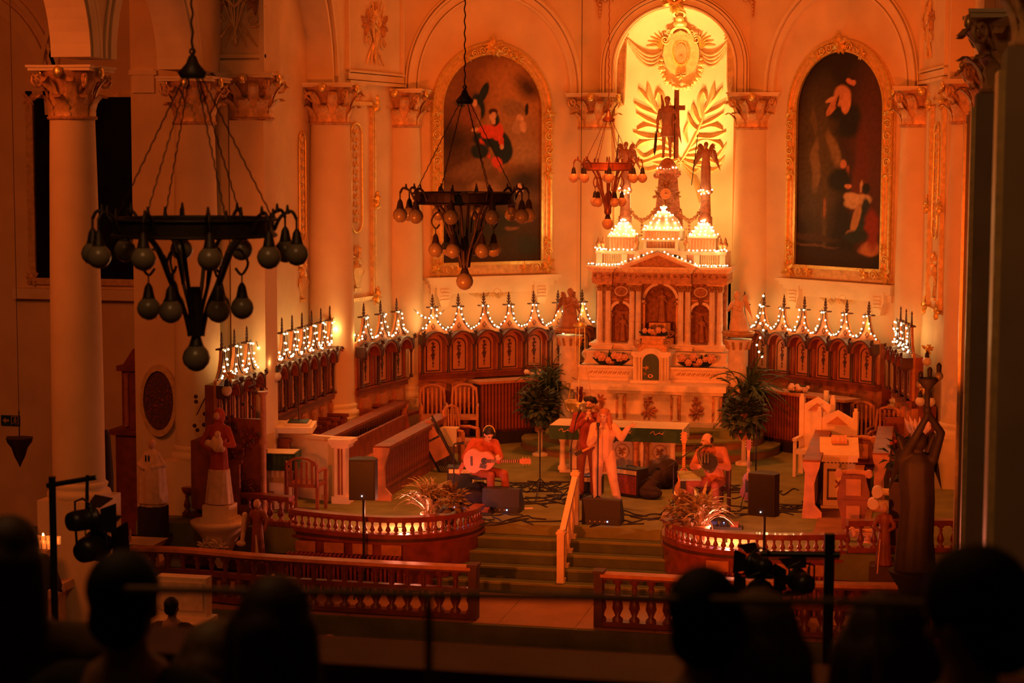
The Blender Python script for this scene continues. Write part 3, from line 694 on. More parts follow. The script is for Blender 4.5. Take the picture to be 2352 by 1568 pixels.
# mensa and antependium
m = HB(); m.bb(-1.46, 1.46, 37.75, 39.2, .5, 1.2); m.build('altar_block', MARBLE, ha, world=True)
m = HB(); m.bb(-1.56, 1.56, 37.6, 39.2, 1.2, 1.32); m.bb(-1.5, 1.5, 37.66, 37.8, 1.13, 1.2); m.bb(-1.5, 1.5, 37.62, 37.76, .5, .6); m.build('table_slab', MARBLE, ha, world=True)
for x in (-1.38, -.55, .55, 1.38):
    m = HB(); m.lathe([(.07, 0), (.07, .03), (.05, .05), (.045, .45), (.06, .48), (.075, .52)], (x, 37.66, .6), 12); m.build('small_column', CREAM, ha, world=True)
    m = HB(); m.bb(x-.1, x+.1, 37.68, 37.75, .6, 1.12); m.build('column_backing', MARBLE2, ha, world=True)
for x, sd in ((-.97, 1), (0, 2), (.97, 3)):
    m = HB(); foliage(m, x, .78, .2, 37.74, 9, sd, h=.04); foliage(m, x, .98, .13, 37.74, 7, sd+4, h=.04)
    if sd == 2: m.tube([(x, 37.7, .66), (x, 37.7, 1.08)], .012); m.tube([(x-.08, 37.7, 1.0), (x+.08, 37.7, 1.0)], .012)
    m.build('carved_relief', MARBLE2, ha, world=True)
# gradines
for z0, z1, y0, hw in ((1.32, 1.62, 38.3, 1.5), (1.62, 1.88, 38.75, 1.45)):
    m = HB(); m.bb(-hw, hw, y0, 39.6, z0, z1); m.bb(-hw-.04, hw+.04, y0-.05, y0+.1, z1-.04, z1); m.bb(-hw-.03, hw+.03, y0-.04, y0+.1, z0, z0+.05); m.build('gradine', MARBLE, ha, world=True)
for s_ in (-1, 1):
    a, b = sorted((s_*.42, s_*1.38)); m = HB(); m.bb(a, b, 38.28, 38.3, 1.4, 1.55); m.build('inscribed_panel', CREAM, ha, world=True)
    m = HB(); n = 17
    for i in range(n):
        x = a+.08+(b-a-.16)*i/(n-1); m.leaf([(x-.02, 1.44), (x+.01*(-1)**i, 1.48), (x+.025, 1.52)], .012, .012, 38.28)
        if i % 2: m.tube([(x-.02, 38.27, 1.46), (x+.03, 38.27, 1.5)], .006, 4)
    m.build('vine_relief', OCHRE, ha, world=True)
# tabernacle
m = HB(); m.prism([(-.36, 1.32), (-.36, 1.86), (-.4, 1.86), (-.4, 1.94), (-.22, 1.94), (-.12, 2.0), (0, 2.02), (.12, 2.0), (.22, 1.94), (.4, 1.94), (.4, 1.86), (.36, 1.86), (.36, 1.32)], 38.05, 38.8)
m.bb(-.42, .42, 37.95, 38.8, 1.32, 1.37); m.build('tabernacle', MARBLE, ha, world=True)
for x in (-.3, -.23, .23, .3):
    HB().lathe([(.032, 0), (.025, .03), (.025, .42), (.035, .46)], (x, 38.02, 1.37), 10).build('small_column', CREAM, ha, world=True)
m = HB(); m.prism([(-.165, 1.38), (.165, 1.38), (.165, 1.74)]+arcpts(0, 1.74, .165, 10)[1:-1]+[(-.165, 1.74)], 38.0, 38.06); dr = m.build('tabernacle_door', mat('dark_green_enamel', (.02, .05, .03), .5, var=.2), ha, world=True)
m = HB(); m.ring(0, 1.46, .03, .055, 37.985, 38.0, 0, 2*PI, 14, .7, True); foliage(m, -.1, 1.62, .07, 38.0, 6, 2, h=.01); foliage(m, -.12, 1.5, .05, 38.0, 6, 4, h=.01)
m.build('door_emblem', BW, dr, world=True)
m = HB(); m.bb(-.3, .3, 38.2, 38.7, 1.94, 2.08); m.bb(-.22, .22, 38.25, 38.7, 2.08, 2.2); m.bb(-.26, .26, 38.2, 38.7, 2.2, 2.24)
for s_ in (-1, 1): scroll(m, s_*.3, 2.1, .09, 38.2, s_)
m.build('tabernacle_top', BW, ha, world=True)
# retable
m = HB(); m.bb(-1.42, 1.42, 39.2, 40.3, 1.5, 1.98); m.bb(-1.46, 1.46, 39.14, 40.3, 1.94, 1.99)
for x in (-1.16, -.51, .51, 1.16): m.bb(x-.2, x+.2, 39.02, 39.3, 1.62, 1.96); m.bb(x-.22, x+.22, 39.0, 39.3, 1.93, 1.97)
m.build('pedestal_course', MARBLE, ha, world=True)
for s_ in (-1, 1):
    m = HB(); scroll(m, s_*1.52, 1.75, .12, 39.3, s_, t=.03); scroll(m, s_*1.5, 1.56, .08, 39.3, -s_, t=.025); m.build('side_scroll', MARBLE, ha, world=True)
NCH = [(-.83, .2, 2.62), (0, .33, 2.88), (.83, .2, 2.62)]
P = [(-1.36, 1.98), (-1.36, 3.26), (1.36, 3.26), (1.36, 1.98)]
for cx, r, zs in NCH[::-1]:
    P += [(cx+r, 1.98)]+arcpts(cx, zs, r, 14)+[(cx-r, 1.98)]
m = HB(); m.prism(P, 39.42, 39.55); m.bb(-1.36, 1.36, 39.75, 40.3, 1.98, 3.3); m.bb(-1.36, -1.3, 39.5, 40.3, 1.98, 3.3); m.bb(1.3, 1.36, 39.5, 40.3, 1.98, 3.3); m.bb(-1.36, 1.36, 39.42, 40.3, 3.26, 3.3)
m.build('retable_body', RETMARB, ha, world=True)
for cx, r, zs in NCH:
    m = HB(); m.ring(cx, zs, r-.01, r+.05, 39.37, 39.44, rad(8), rad(80), 10); m.ring(cx, zs, r-.01, r+.05, 39.37, 39.44, rad(100), rad(172), 10)
    m.bb(cx-r-.06, cx-r+.01, 39.37, 39.44, zs-.05, zs); m.bb(cx+r-.01, cx+r+.06, 39.37, 39.44, zs-.05, zs); m.build('niche_arch', MARBLE, ha, world=True)
    m = HB()
    for k in range(7):
        a = rad(20+140*k/6); m.leaf([(cx+.02*cos(a), zs+.0), (cx+r*.6*cos(a), zs+r*.6*sin(a)), (cx+r*.95*cos(a), zs+r*.95*sin(a))], r*.14, .04, 39.72)
    m.build('niche_shell', BW, ha, world=True)
    m = HB()
    for s_ in (-1, 1): m.bb(*sorted((cx+s_*(r-.01), cx+s_*(r+.035))), 39.38, 39.44, 1.98, zs-.04); m.sph((cx+s_*(r-.01), 39.36, zs-.06), .035, 8, 5)
    m.build('niche_jamb', BW, ha, world=True)
    m = HB(); foliage(m, cx, zs+r+.05, .11 if cx else .15, 39.4, 9, 4, h=.04); m.build('keystone', BW, ha, world=True)
for cx in (-.83, .83):
    m = HB(); m.tube([(cx+.13*cos(2*PI*k/24), 39.4, 3.06+.095*sin(2*PI*k/24)) for k in range(24)], .014, 6, closed=True); m.build('oval_cartouche', MARBLE, ha, world=True)
    m = HB()
    for k in range(10): a = 2*PI*k/10; foliage(m, cx+.19*cos(a), 3.06+.14*sin(a), .05, 39.41, 5, k, h=.02)
    m.bb(cx-.3, cx+.3, 39.4, 39.43, 2.88, 2.9); m.build('cartouche_wreath', BW, ha, world=True)
fl_ = HB(); seg = 20; r = .056
def fluted(x, y):
    m = HB(); vs = []; n = 32; lv = [(0, .062), (.38, .061), (.4, .066), (.42, .06), (1.02, .052)]
    rings = []
    for z, rr in lv:
        for k in range(n): a = 2*PI*k/n; q = rr*(1-(.1 if (k % 2 and z >= .42) else 0)); rings.append((x+q*cos(a), y+q*sin(a), 2.06+z))
    m.add(rings, [(i*n+k, i*n+(k+1) % n, (i+1)*n+(k+1) % n, (i+1)*n+k) for i in range(len(lv)-1) for k in range(n)])
    m.lathe([(.085, -.06), (.085, -.03), (.07, -.02), (.075, 0), (.062, .01)], (x, y, 2.05), 14)
    m.build('fluted_column', MARBLE, ha, world=True)
    c = HB(); c.lathe([(.05, 0), (.055, .08), (.085, .15)], (x, y, 3.07), 10)
    for k in range(8):
        a = 2*PI*k/8; c.tube([(x+.05*cos(a), y+.05*sin(a), 3.08), (x+.075*cos(a), y+.075*sin(a), 3.15), (x+.1*cos(a), y+.1*sin(a), 3.19 if k % 2 else 3.14)], [.018, .016, .01], 4)
    c.bb(x-.09, x+.09, y-.09, y+.09, 3.21, 3.24); c.build('column_capital', BW, ha, world=True)
for x in (-1.25, -1.08, -.58, -.44, .44, .58, 1.08, 1.25): fluted(x, 39.22 if abs(x) in (.44, 1.25) else 39.26)
# entablature with breaks forward over the columns
def entab(x0, x1, yf):
    m = HB(); m.bb(x0, x1, yf, 40.2, 3.24, 3.32); m.bb(x0-.01, x1+.01, yf-.02, 40.2, 3.32, 3.335); m.bb(x0, x1, yf+.01, 40.2, 3.335, 3.47); m.build('frieze', MARBLE2, ha, world=True)
    m = HB(); m.bb(x0-.03, x1+.03, yf-.05, 40.2, 3.47, 3.5); m.bb(x0-.1, x1+.1, yf-.14, 40.2, 3.55, 3.6); m.bb(x0-.06, x1+.06, yf-.09, 40.2, 3.5, 3.55); m.build('cornice', MARBLE, ha, world=True)
    m = HB(); n = int((x1-x0)/.028)
    for i in range(n): x = x0+(x1-x0)*(i+.5)/n; m.bb(x-.008, x+.008, yf-.08, yf-.04, 3.475, 3.5)
    k = int((x1-x0)/.1)
    for i in range(k): x = x0+(x1-x0)*(i+.5)/k; m.bb(x-.018, x+.018, yf-.13, yf-.08, 3.51, 3.54)
    m.build('dentil_row', CREAM, ha, world=True, kind='stuff')
    m = HB(); n = int((x1-x0)/.13)
    for i in range(n): x = x0+(x1-x0)*(i+.5)/n; foliage(m, x, 3.4, .055, yf+.01, 6, i, h=.015)
    m.build('frieze_foliage', BW, ha, world=True, kind='stuff')
entab(-1.4, -.98, 39.12); entab(-.98, -.66, 39.3); entab(-.66, .66, 39.08); entab(.66, .98, 39.3); entab(.98, 1.4, 39.12)
m = HB(); m.prism([(-.8, 3.6), (.8, 3.6), (0, 3.9)], 39.05, 39.9)
m.build('pediment', MARBLE2, ha, world=True)
m = HB()
for s_ in (-1, 1): m.prism([(s_*.85, 3.6), (s_*.6, 3.6), (0, 3.84), (0, 3.92)], 38.92, 39.2)
m.build('pediment_cornice', MARBLE, ha, world=True)
m = HB()
for s_ in (-1, 1):
    for i in range(9): t = (i+.7)/9.6; m.bb(s_*.72*(1-t)-.02, s_*.72*(1-t)+.02, 38.9, 38.94, 3.625+.22*t, 3.65+.22*t)
m.build('pediment_dentil_row', CREAM, ha, world=True, kind='stuff')
# attic balustrade
for s_ in (-1, 1):
    m = HB(); a, b = sorted((s_*.45, s_*1.36)); m.bb(a, b, 39.3, 40.2, 3.6, 3.65); m.bb(a, b, 39.3, 40.2, 3.84, 3.9)
    for x in (.48, .75, 1.28): m.bb(s_*x-.06, s_*x+.06, 39.27, 39.4, 3.65, 3.84)
    m.bb(a, b, 39.45, 40.2, 3.65, 3.84); m.build('attic', MARBLE, ha, world=True)
    for i in range(10):
        x = s_*(.84+.038*i); HB().lathe([(.012, 0), (.018, .06), (.01, .12), (.015, .19)], (x, 39.36, 3.65), 7).build('baluster', CREAM, ha, world=True)
m = HB(); m.bb(-.5, .5, 39.35, 40.2, 3.84, 3.92); m.bb(-.36, .36, 39.3, 39.6, 3.92, 3.97); m.bb(-.36, -.3, 39.3, 39.5, 3.97, 4.13); m.bb(.3, .36, 39.3, 39.5, 3.97, 4.13); m.bb(-.38, .38, 39.28, 39.6, 4.11, 4.15)
m.bb(-.3, .3, 39.5, 39.6, 3.97, 4.11); m.build('centre_balcony', MARBLE, ha, world=True)
for i in range(9): HB().lathe([(.014, 0), (.02, .05), (.011, .1), (.017, .14)], (-.24+.06*i, 39.42, 3.97), 7).build('baluster', BW, ha, world=True)
m = HB(); m.bb(-.38, .38, 39.5, 40.3, 4.13, 4.32); m.bb(-.42, .42, 39.46, 40.3, 4.32, 4.36); m.build('dome_drum', MARBLE, ha, world=True)
m = HB(); 
for i in range(12): x = -.33+.06*i; m.bb(x-.015, x+.015, 39.47, 39.5, 4.15, 4.3)
m.build('drum_pilaster', BW, ha, world=True, kind='stuff')
m = HB(); m.lathe([(.38, 0), (.36, .08), (.29, .2), (.18, .3), (.06, .37), (.03, .4), (.05, .44), (.005, .5)], (0, 39.75, 4.36), 20, 1, .7); m.build('dome', MARBLE, ha, world=True)
for cx in (-.84, .84):
    m = HB(); m.bb(cx-.27, cx+.27, 39.55, 40.1, 3.9, 4.18); m.bb(cx-.31, cx+.31, 39.5, 40.1, 4.18, 4.22); m.build('pavilion', MARBLE, ha, world=True)
    m = HB()
    for i in range(8): x = cx-.22+.063*i; m.bb(x-.014, x+.014, 39.52, 39.55, 3.94, 4.15)
    m.build('drum_pilaster', BW, ha, world=True, kind='stuff')
    m = HB(); m.lathe([(.28, 0), (.25, .06), (.17, .18), (.13, .26)], (cx, 39.8, 4.22), 16, 1, .8); m.build('dome', MARBLE, ha, world=True)
    m = HB(); m.loft([(4.4, .15, .15, cx, 39.95), (4.6, .15, .15, cx, 39.95), (4.62, .12, .12, cx, 39.95), (5.08, .1, .1, cx, 39.95), (5.1, .15, .15, cx, 39.95), (5.16, .15, .15, cx, 39.95)], 16)
    m.build('angel_pedestal', MARBLE2, ha, world=True)
def urn(x, y, z, s=1.0, nm='urn'):
    m = HB(); m.lathe([(.05*s, 0), (.02*s, .03*s), (.02*s, .06*s), (.06*s, .13*s), (.05*s, .18*s), (.03*s, .2*s), (.035*s, .22*s), (.02*s, .27*s), (.004, .3*s)], (x, y, z), 10); m.build(nm, BW, ha, world=True)
for x in (-1.32, -1.22, 1.22, 1.32): urn(x, 39.45, 3.9, 1.0)
for x in (-.52, .52): urn(x, 39.4, 3.92, 1.1)
# obelisk with trophy
m = HB(); m.loft([(4.1, .34, .22, .02, 40.2), (4.75, .3, .2, .02, 40.2), (4.78, .26, .18, .02, 40.2), (5.5, .19, .15, .02, 40.2)], 4, True, False); m.build('obelisk', MARBLE2, ha, world=True)
m = HB(); m.bb(-.22, .26, 40.0, 40.4, 5.5, 5.56); m.bb(-.17, .21, 40.02, 40.4, 5.56, 5.6)
for s_ in (-1, 1): scroll(m, .02+s_*.22, 5.46, .06, 40.0, s_, t=.025)
m.build('obelisk_cap', MARBLE2, ha, world=True)
m = HB(); m.ring(.02, 5.08, 0, .1, 39.86, 39.95, 0, 2*PI, 22, 1, True); m.sph((.02, 39.86, 5.08), .025, 8, 5); m.ring(.02, 5.08, .09, .115, 39.84, 39.95, 0, 2*PI, 22, 1, True)
for k in range(9): a = rad(15+150*k/8); m.tube([(.02+.1*cos(a), 39.93, 5.08+.1*sin(a)), (.02+.27*cos(a), 39.95, 5.08+.25*sin(a))], [.012, .008], 5)
foliage(m, .02, 5.3, .16, 39.98, 9, 3, h=.05); foliage(m, -.17, 5.04, .12, 39.98, 7, 5, h=.05); foliage(m, .23, 5.04, .12, 39.98, 7, 6, h=.05); foliage(m, .02, 4.85, .15, 39.97, 9, 9, h=.05)
m.build('trophy_relief', BW, ha, world=True)
for s_ in (-1, 1):
    m = HB(); P = bez((s_*.25+.02, 40.0, 4.75), (s_*.5, 40.0, 4.3), (s_*.74, 39.95, 4.75), 12)
    for i, p in enumerate(P): rose(m, p, .035+.012*(i % 2))
    for i in range(5): rose(m, (s_*.5, 40.0, 4.48-.07*i), .035-.004*i)
    m.build('garland', BW, ha, world=True)
m = HB(); m.lathe([(.2, 0), (.2, .03), (.17, .1), (.11, .18), (.05, .22), (.01, .23)], (.02, 40.1, 5.6), 18); m.build('statue_mound', MARBLE2, ha, world=True)

# ------------------------------------------------ carved figures
STAT = mat('painted_statue', (.42, .19, .1), .6, var=.25, scale=9)
STATG = mat('gilded_statue', (.55, .33, .14), .45, .4, var=.25, scale=12)
STATW = mat('pale_statue', (.72, .48, .3), .6, var=.15, scale=9)
SKINS = mat('statue_skin', (.62, .34, .2), .6, var=.1)
DARKR = mat('dark_robe', (.03, .02, .02), .7, var=.2)
REDR = mat('red_robe', (.4, .05, .02), .7, var=.2)
def wing(mb, s_, x0, z0, y, H, W, n=7):
    # feathered wing: overlapping feathers from shoulder, rising then trailing down
    for i in range(n):
        t = i/(n-1); a = rad(80-120*t); L = H*(.85-.25*abs(t-.4))
        P = [(s_*x0, z0), (s_*(x0+W*.5*(.4+.6*t)), z0+H*.35*(1-t)), (s_*(x0+W*(.45+.5*t)), z0+H*.45-H*1.1*t)]
        Q = bez((P[0][0], 0, P[0][1]), (P[1][0], 0, P[1][1]+H*.2*(1-t)), (P[2][0], 0, P[2][1]), 6)
        mb.leaf([(p.x, p.z) for p in Q], W*.13, .05*H, y+.004*i)
    mb.tube([(s_*x0, y, z0), (s_*(x0+W*.35), y, z0+H*.35), (s_*(x0+W*.5), y, z0+H*.45)], [.05*H, .05*H, .02*H], 6)
def robed(h, wid=.17, fold=.06, arms=None, lean=0, hood=False, hair=True, skirt=1.0):
    """prims of a standing robed figure of height h centred on x=y=0"""
    u = h/1.75
    rb = MB().loft([(0, .23*skirt*u, .19*skirt*u, 0, 0, 1.4), (.3*u, .2*skirt*u, .165*u, 0, 0, 1.2), (.75*u, .17*u, .135*u, 0, 0, 1), (.95*u, .16*u, .125*u, 0, 0, .7), (1.1*u, .14*u, .11*u, 0, 0, .4), (1.3*u, .175*u, .115*u, 0, 0, .2), (1.42*u, .17*u, .1*u, 0, 0, 0), (1.48*u, .08*u, .07*u)], 22, fold=fold, nf=8)
    P = [rb, ('c', (0, 0, 1.42*u), (lean*.3, -.01, 1.56*u), .055*u, .05*u), ('e', (lean*.5, -.02*u, 1.63*u), (.078*u, .095*u, .115*u)), ('e', (lean*.5, -.115*u, 1.62*u), (.012*u, .02*u, .02*u))]
    if hair: P.append(('e', (lean*.5, .015*u, 1.655*u), (.088*u, .1*u, .105*u)))
    if hood: P.append(('e', (lean*.5, .03*u, 1.6*u), (.115*u, .1*u, .16*u)))
    for A in (arms or []):    # (side, elbow, hand)
        s_, e, hd = A; sh = (s_*.165*u, 0, 1.38*u)
        e = tuple(c*u for c in e); hd = tuple(c*u for c in hd)
        P += [('c', sh, e, .062*u, .055*u), ('c', e, tuple(e[i]*.25+hd[i]*.75 for i in range(3)), .06*u, .05*u), ('c', tuple(e[i]*.2+hd[i]*.8 for i in range(3)), hd, .028*u, .026*u), ('e', hd, (.035*u, .03*u, .05*u))]
    return P
def statue(name, label, loc, prims, m, vox=.012, cat='statue', rz=0, group=None):
    o = T(name, label, cat, loc, rz, group); fused(prims, 'figure', m, o, vox, 3); return o
# archangel on top: armour, kilt, bare legs, sword low in his right hand, tall cross and shield on his left
u = 1.28/1.75
def sc_(P, k): return P
leg = lambda s_: [('c', (s_*.075*u, 0, .8*u), (s_*.09*u, -.01, .45*u), .075*u, .052*u), ('c', (s_*.09*u, -.01, .45*u), (s_*.1*u, 0, .07*u), .055*u, .034*u), ('c', (s_*.1*u, .02*u, .04*u), (s_*.12*u, -.12*u, .03*u), .036*u, .03*u)]
P = leg(-1)+leg(1)+[MB().loft([(.62*u, .19*u, .14*u), (.8*u, .165*u, .125*u), (.95*u, .145*u, .11*u), (1.1*u, .15*u, .11*u), (1.3*u, .19*u, .12*u), (1.42*u, .15*u, .1*u), (1.48*u, .07*u, .06*u)], 24, fold=.05, nf=12),
    ('c', (0, 0, 1.42*u), (0, 0, 1.56*u), .05*u, .045*u), ('e', (0, -.01, 1.64*u), (.075*u, .09*u, .11*u)), ('e', (0, .01, 1.68*u), (.09*u, .1*u, .09*u)),
    ('c', (-.2*u, 0, 1.36*u), (-.27*u, 0, 1.08*u), .06*u, .048*u), ('c', (-.27*u, 0, 1.08*u), (-.27*u, -.03, .82*u), .045*u, .035*u), ('e', (-.27*u, -.03, .78*u), (.03, .03, .04)),
    ('c', (.2*u, 0, 1.36*u), (.3*u, .03, 1.15*u), .06*u, .05*u), ('c', (.3*u, .03, 1.15*u), (.22*u, -.08, 1.02*u), .045*u, .035*u),
    MB().loft([(.45*u, .06, .05, .1, .1), (.9*u, .1, .06, .12, .1), (1.38*u, .14, .06, .04, .08)], 12)]
sa = statue('archangel_statue', 'armoured archangel statue with lowered sword standing on the dome before the glowing wall', (.0, 40.1, 5.82), P, STAT, .01)
m = MB(); m.tube([(-.2, -.05, .6), (-.22, -.06, .52)], .012, 6); m.tube([(-.25, -.05, .545), (-.16, -.05, .545)], .01, 6); m.loft([(.05, .004, .004, -.25, -.07), (.14, .028, .008, -.245, -.07), (.4, .03, .008, -.225, -.065), (.52, .02, .008, -.22, -.06)], 8); m.build('sword', IRON, sa)
m = MB(); m.bb(.13, .23, .1, .14, .0, 1.42); m.bb(.0, .36, .1, .14, 1.0, 1.1); m.build('cross', STAT, sa)
m = MB(); m.tube([(.16, -.02, -.02), (.16, -.02, 1.25)], .009, 6); m.build('spear', IRON, sa)
m = MB(); m.prism([(-.17, .78), (-.14, 1.15), (-.16, 1.3), (-.13, 1.33), (-.08, 1.15), (-.06, .9)], .1, .13); m.prism([(.2, .55), (.3, .3), (.25, .7), (.24, 1.1), (.16, 1.2), (.14, .8)], .06, .1); m.build('wing', STAT, sa)
# two winged angels on the side pedestals
for s_, lb in ((-1, 'winged angel statue with raised arms on the left altar pedestal'), (1, 'winged angel statue holding a spear on the right altar pedestal')):
    P = robed(1.0, arms=[(-1, (-.3, -.05, 1.2), (-.3, -.15, 1.5)), (1, (.3, -.08, 1.2), (.2, -.25, 1.1))] if s_ < 0 else [(1, (.3, -.05, 1.15), (.26, -.2, 1.4)), (-1, (-.28, -.08, 1.2), (-.42, -.2, 1.0))], fold=.09, skirt=.85)
    o = statue('angel_statue', lb, (s_*.84, 39.95, 5.16), P, STAT, .01)
    for q in (-1, 1):
        m = MB(); wing(m, q, .05, .72, .07, .5, .26); m.build('wing', STAT, o)
    m = MB(); m.tube([(-s_*.28 if s_ > 0 else -.2, -.12, .1), (-s_*.16 if s_ > 0 else -.14, -.12, 1.15)], .009, 6); m.build('spear', IRON, o)
# figures in the three niches
statue('niche_statue', 'dark statue in the middle niche of the high altar', (0, 39.6, 2.42), robed(.68, arms=[(-1, (-.28, -.1, 1.15), (-.1, -.2, 1.25)), (1, (.28, -.1, 1.1), (.12, -.2, 1.3))]), STAT, .01)
for x, lb in ((-.83, 'small statue in the left niche of the high altar'), (.83, 'small statue in the right niche of the high altar')):
    statue('niche_statue', lb, (x, 39.62, 2.0), robed(.55, arms=[(-1, (-.28, -.1, 1.15), (-.12, -.2, 1.0)), (1, (.28, -.1, 1.1), (.1, -.2, 1.2))]), STAT, .01)
m = MB(); m.bb(-.3, .3, 39.2, 39.7, 1.98, 2.12)
for k in range(5): scroll(m, -.24+.12*k, 2.2, .07, 39.25, (-1)**k, t=.02)
m.bb(-.22, .22, 39.3, 39.7, 2.12, 2.42); m.build('niche_plinth', BW, ha, world=True)
# kneeling angels on columns either side
def pedestal(label, x, y, z1, r=.2):
    o = T('angel_column', label, 'pedestal', (x, y, 0))
    m = MB().lathe([(r*1.3, 0), (r*1.3, .12), (r*1.1, .16), (r*1.15, .22), (r, .26), (r, z1-.35), (r*1.05, z1-.33), (r*1.4, z1-.16)], (0, 0, 0), 20); m.build('shaft', MARBLE, o)
    m = MB().lathe([(r*1.5, 0), (r*1.65, .05), (r*1.65, .09), (r*1.5, .1)], (0, 0, z1-.1), 20)
    for k in range(10): a = 2*PI*k/10; m.tube([(r*1.05*cos(a), r*1.05*sin(a), z1-.36), (r*1.25*cos(a), r*1.25*sin(a), z1-.22), (r*1.5*cos(a), r*1.5*sin(a), z1-.2)], [.03, .03, .01], 5)
    m.build('capital', BW, o); return o
for s_, lb in ((-1, 'left'), (1, 'right')):
    pedestal('fluted cream column carrying the kneeling angel on the '+lb+' side of the high altar', s_*1.72, 38.3, 2.38)
    rb = MB().loft([(0, .2, .22, 0, .05), (.12, .19, .2, 0, .03), (.28, .15, .15, 0, 0), (.42, .12, .1, 0, -.03), (.55, .13, .09, 0, -.04), (.62, .06, .05, 0, -.05)], 20, fold=.07, nf=7)
    P = [rb, ('e', (0, -.08, .71), (.06, .075, .085)), ('e', (0, -.06, .73), (.068, .07, .08)), ('c', (-.12, -.04, .56), (-.15, -.14, .42), .045, .035), ('c', (-.15, -.14, .42), (-.03, -.2, .5), .035, .025), ('c', (.12, -.04, .56), (.15, -.14, .42), .045, .035), ('c', (.15, -.14, .42), (.03, -.2, .5), .035, .025)]
    o = statue('kneeling_angel', 'pale kneeling angel with folded wings on the column '+lb+' of the high altar', (s_*1.72, 38.3, 2.38), P, STATW if s_ > 0 else STAT, .011, rz=-s_*.5)
    for q in (-1, 1):
        m = MB(); wing(m, q, .04, .52, .08, .42, .24); m.build('wing', STATW if s_ > 0 else STAT, o)
# altar flowers
def bouquet(name, label, loc, w, d, h, nf, fm_, lm, seed, group=None, r=.05):
    rg = random.Random(seed); o = T(name, label, 'flowers', loc, 0, group)
    lf = MB()
    for i in range(34):
        a = rg.uniform(0, 2*PI); q = rg.random()**.5; x, y = w*q*cos(a), d*q*sin(a); z = h*rg.uniform(.2, .9)*(1.1-.5*q)
        lf.leaf([(x*.6, 0), (x*.85, z*.7), (x*1.15, z*1.05)], .03+.02*rg.random(), .03, y*.5)
    lf.build('foliage', lm, o)
    fb = MB(); rose(fb, (0, 0, 0), r); f0 = None
    for i in range(nf):
        x = w*(-.85+1.7*(i+.5)/nf)+rg.uniform(-.03, .03); y = -d*rg.uniform(.4, .9); z = h*rg.uniform(.25, .6)
        if f0 is None: f0 = fb.build('bloom', fm_, o); f0.location = (x, y, z)
        else: ipart(f0, 'bloom', o, (x, y, z), sc=rg.uniform(.7, 1.2))
    m = MB().lathe([(.05, 0), (.09, .03), (.1, .07), (.08, .08)], (0, 0, -.0), 10); m.build('dish', BW, o)
    return o
FLP = mat('peach_rose', (.75, .36, .2), .7, var=.2, scale=20)
bouquet('altar_flowers', 'roses and dark leaves on the altar shelf left of the tabernacle', (-.88, 38.45, 1.62), .42, .12, .34, 6, FLP, GREEN2, 4, r=.09)
bouquet('altar_flowers', 'roses and dark leaves on the altar shelf right of the tabernacle', (.88, 38.45, 1.62), .42, .12, .34, 6, FLP, GREEN2, 8, r=.09)
bouquet('altar_flowers', 'dark leafy posy above the tabernacle on the high altar', (0, 38.4, 2.24), .28, .1, .22, 5, FLP, GREEN2, 12, r=.06)
# ------------------------------------------------ strings of small lights on the altar
_b = MB().sph((0, 0, 0), (.017, .017, .017), 6, 4); BULBM = None
def bulbs(parent, pts, sc=1.0, wire=None):
    global BULBM
    o0 = parent['_l']; off = Vector(o0[:3]); Ri = Matrix.Rotation(-o0[3], 4, 'Z')
    for p in pts:
        q = Ri @ (Vector(p)-off)
        if BULBM is None:
            b = _b.build('bulb', BULB, parent); BULBM = b; b.location = q; b.scale = (sc,)*3
        else: ipart(BULBM, 'bulb', parent, q, sc=sc)
    if wire:
        m = MB()
        for W_ in wire: m.tube(W_, .006, 4)
        m.build('wire', BLACK, parent, world=True)
rg = random.Random(5)
def line(a, b, n, j=.012): return [Vector(a).lerp(Vector(b), (i+.5)/n)+Vector((rg.uniform(-j, j), rg.uniform(-j, j), rg.uniform(-j, j))) for i in range(n)]
sl = T('string_lights', 'warm white string lights edging the cornice, pediment and domes of the high altar', 'string lights', (0, 39, 3.6))
pts = line((-1.48, 38.98, 3.64), (-.72, 39.0, 3.64), 14)+line((.72, 39.0, 3.64), (1.45, 38.98, 3.64), 13)+line((-.8, 38.92, 3.66), (-.08, 38.92, 3.93), 8)+line((.08, 38.92, 3.93), (.8, 38.92, 3.66), 8)
pts += line((-1.38, 39.3, 3.93), (-.55, 39.3, 3.93), 9)+line((.55, 39.3, 3.93), (1.4, 39.3, 3.93), 10)+line((-1.4, 39.3, 3.95), (-1.15, 39.3, 3.96), 5, .03)+line((1.1, 39.3, 3.95), (1.4, 39.3, 3.96), 6, .03)
pts += line((-.42, 39.3, 4.15), (.42, 39.3, 4.17), 8)+line((-.4, 39.42, 4.38), (.4, 39.42, 4.38), 10)
wr = [[(-1.48, 38.98, 3.63), (-.72, 39.0, 3.63), (0, 38.9, 3.93), (.72, 39, 3.63), (1.45, 38.98, 3.63)]]
for cx, cz, w_, h_, n in ((0, 4.38, .4, .46, 6), (-.84, 4.24, .3, .34, 5), (.84, 4.24, .3, .34, 5)):
    for k in range(6):
        a = PI+PI*k/5
        for i in range(n):
            t = (i+.3)/n; pts.append(Vector((cx+w_*(1-t)*cos(a), 39.74+w_*.7*(1-t)*sin(a)-.03, cz+h_*t))+Vector((rg.uniform(-.02, .02), 0, rg.uniform(-.02, .02))))
    if cx: pts += line((cx-.16, 39.78, 5.17), (cx+.16, 39.78, 5.17), 5, .03)+line((cx-.1, 39.78, 5.1), (cx+.1, 39.78, 5.08), 3, .02)+line((cx-.3, 39.45, 4.24), (cx+.3, 39.45, 4.24), 6)
pts += line((-.2, 39.95, 5.62), (.25, 39.95, 5.62), 7)
bulbs(sl, pts, .95, wr)
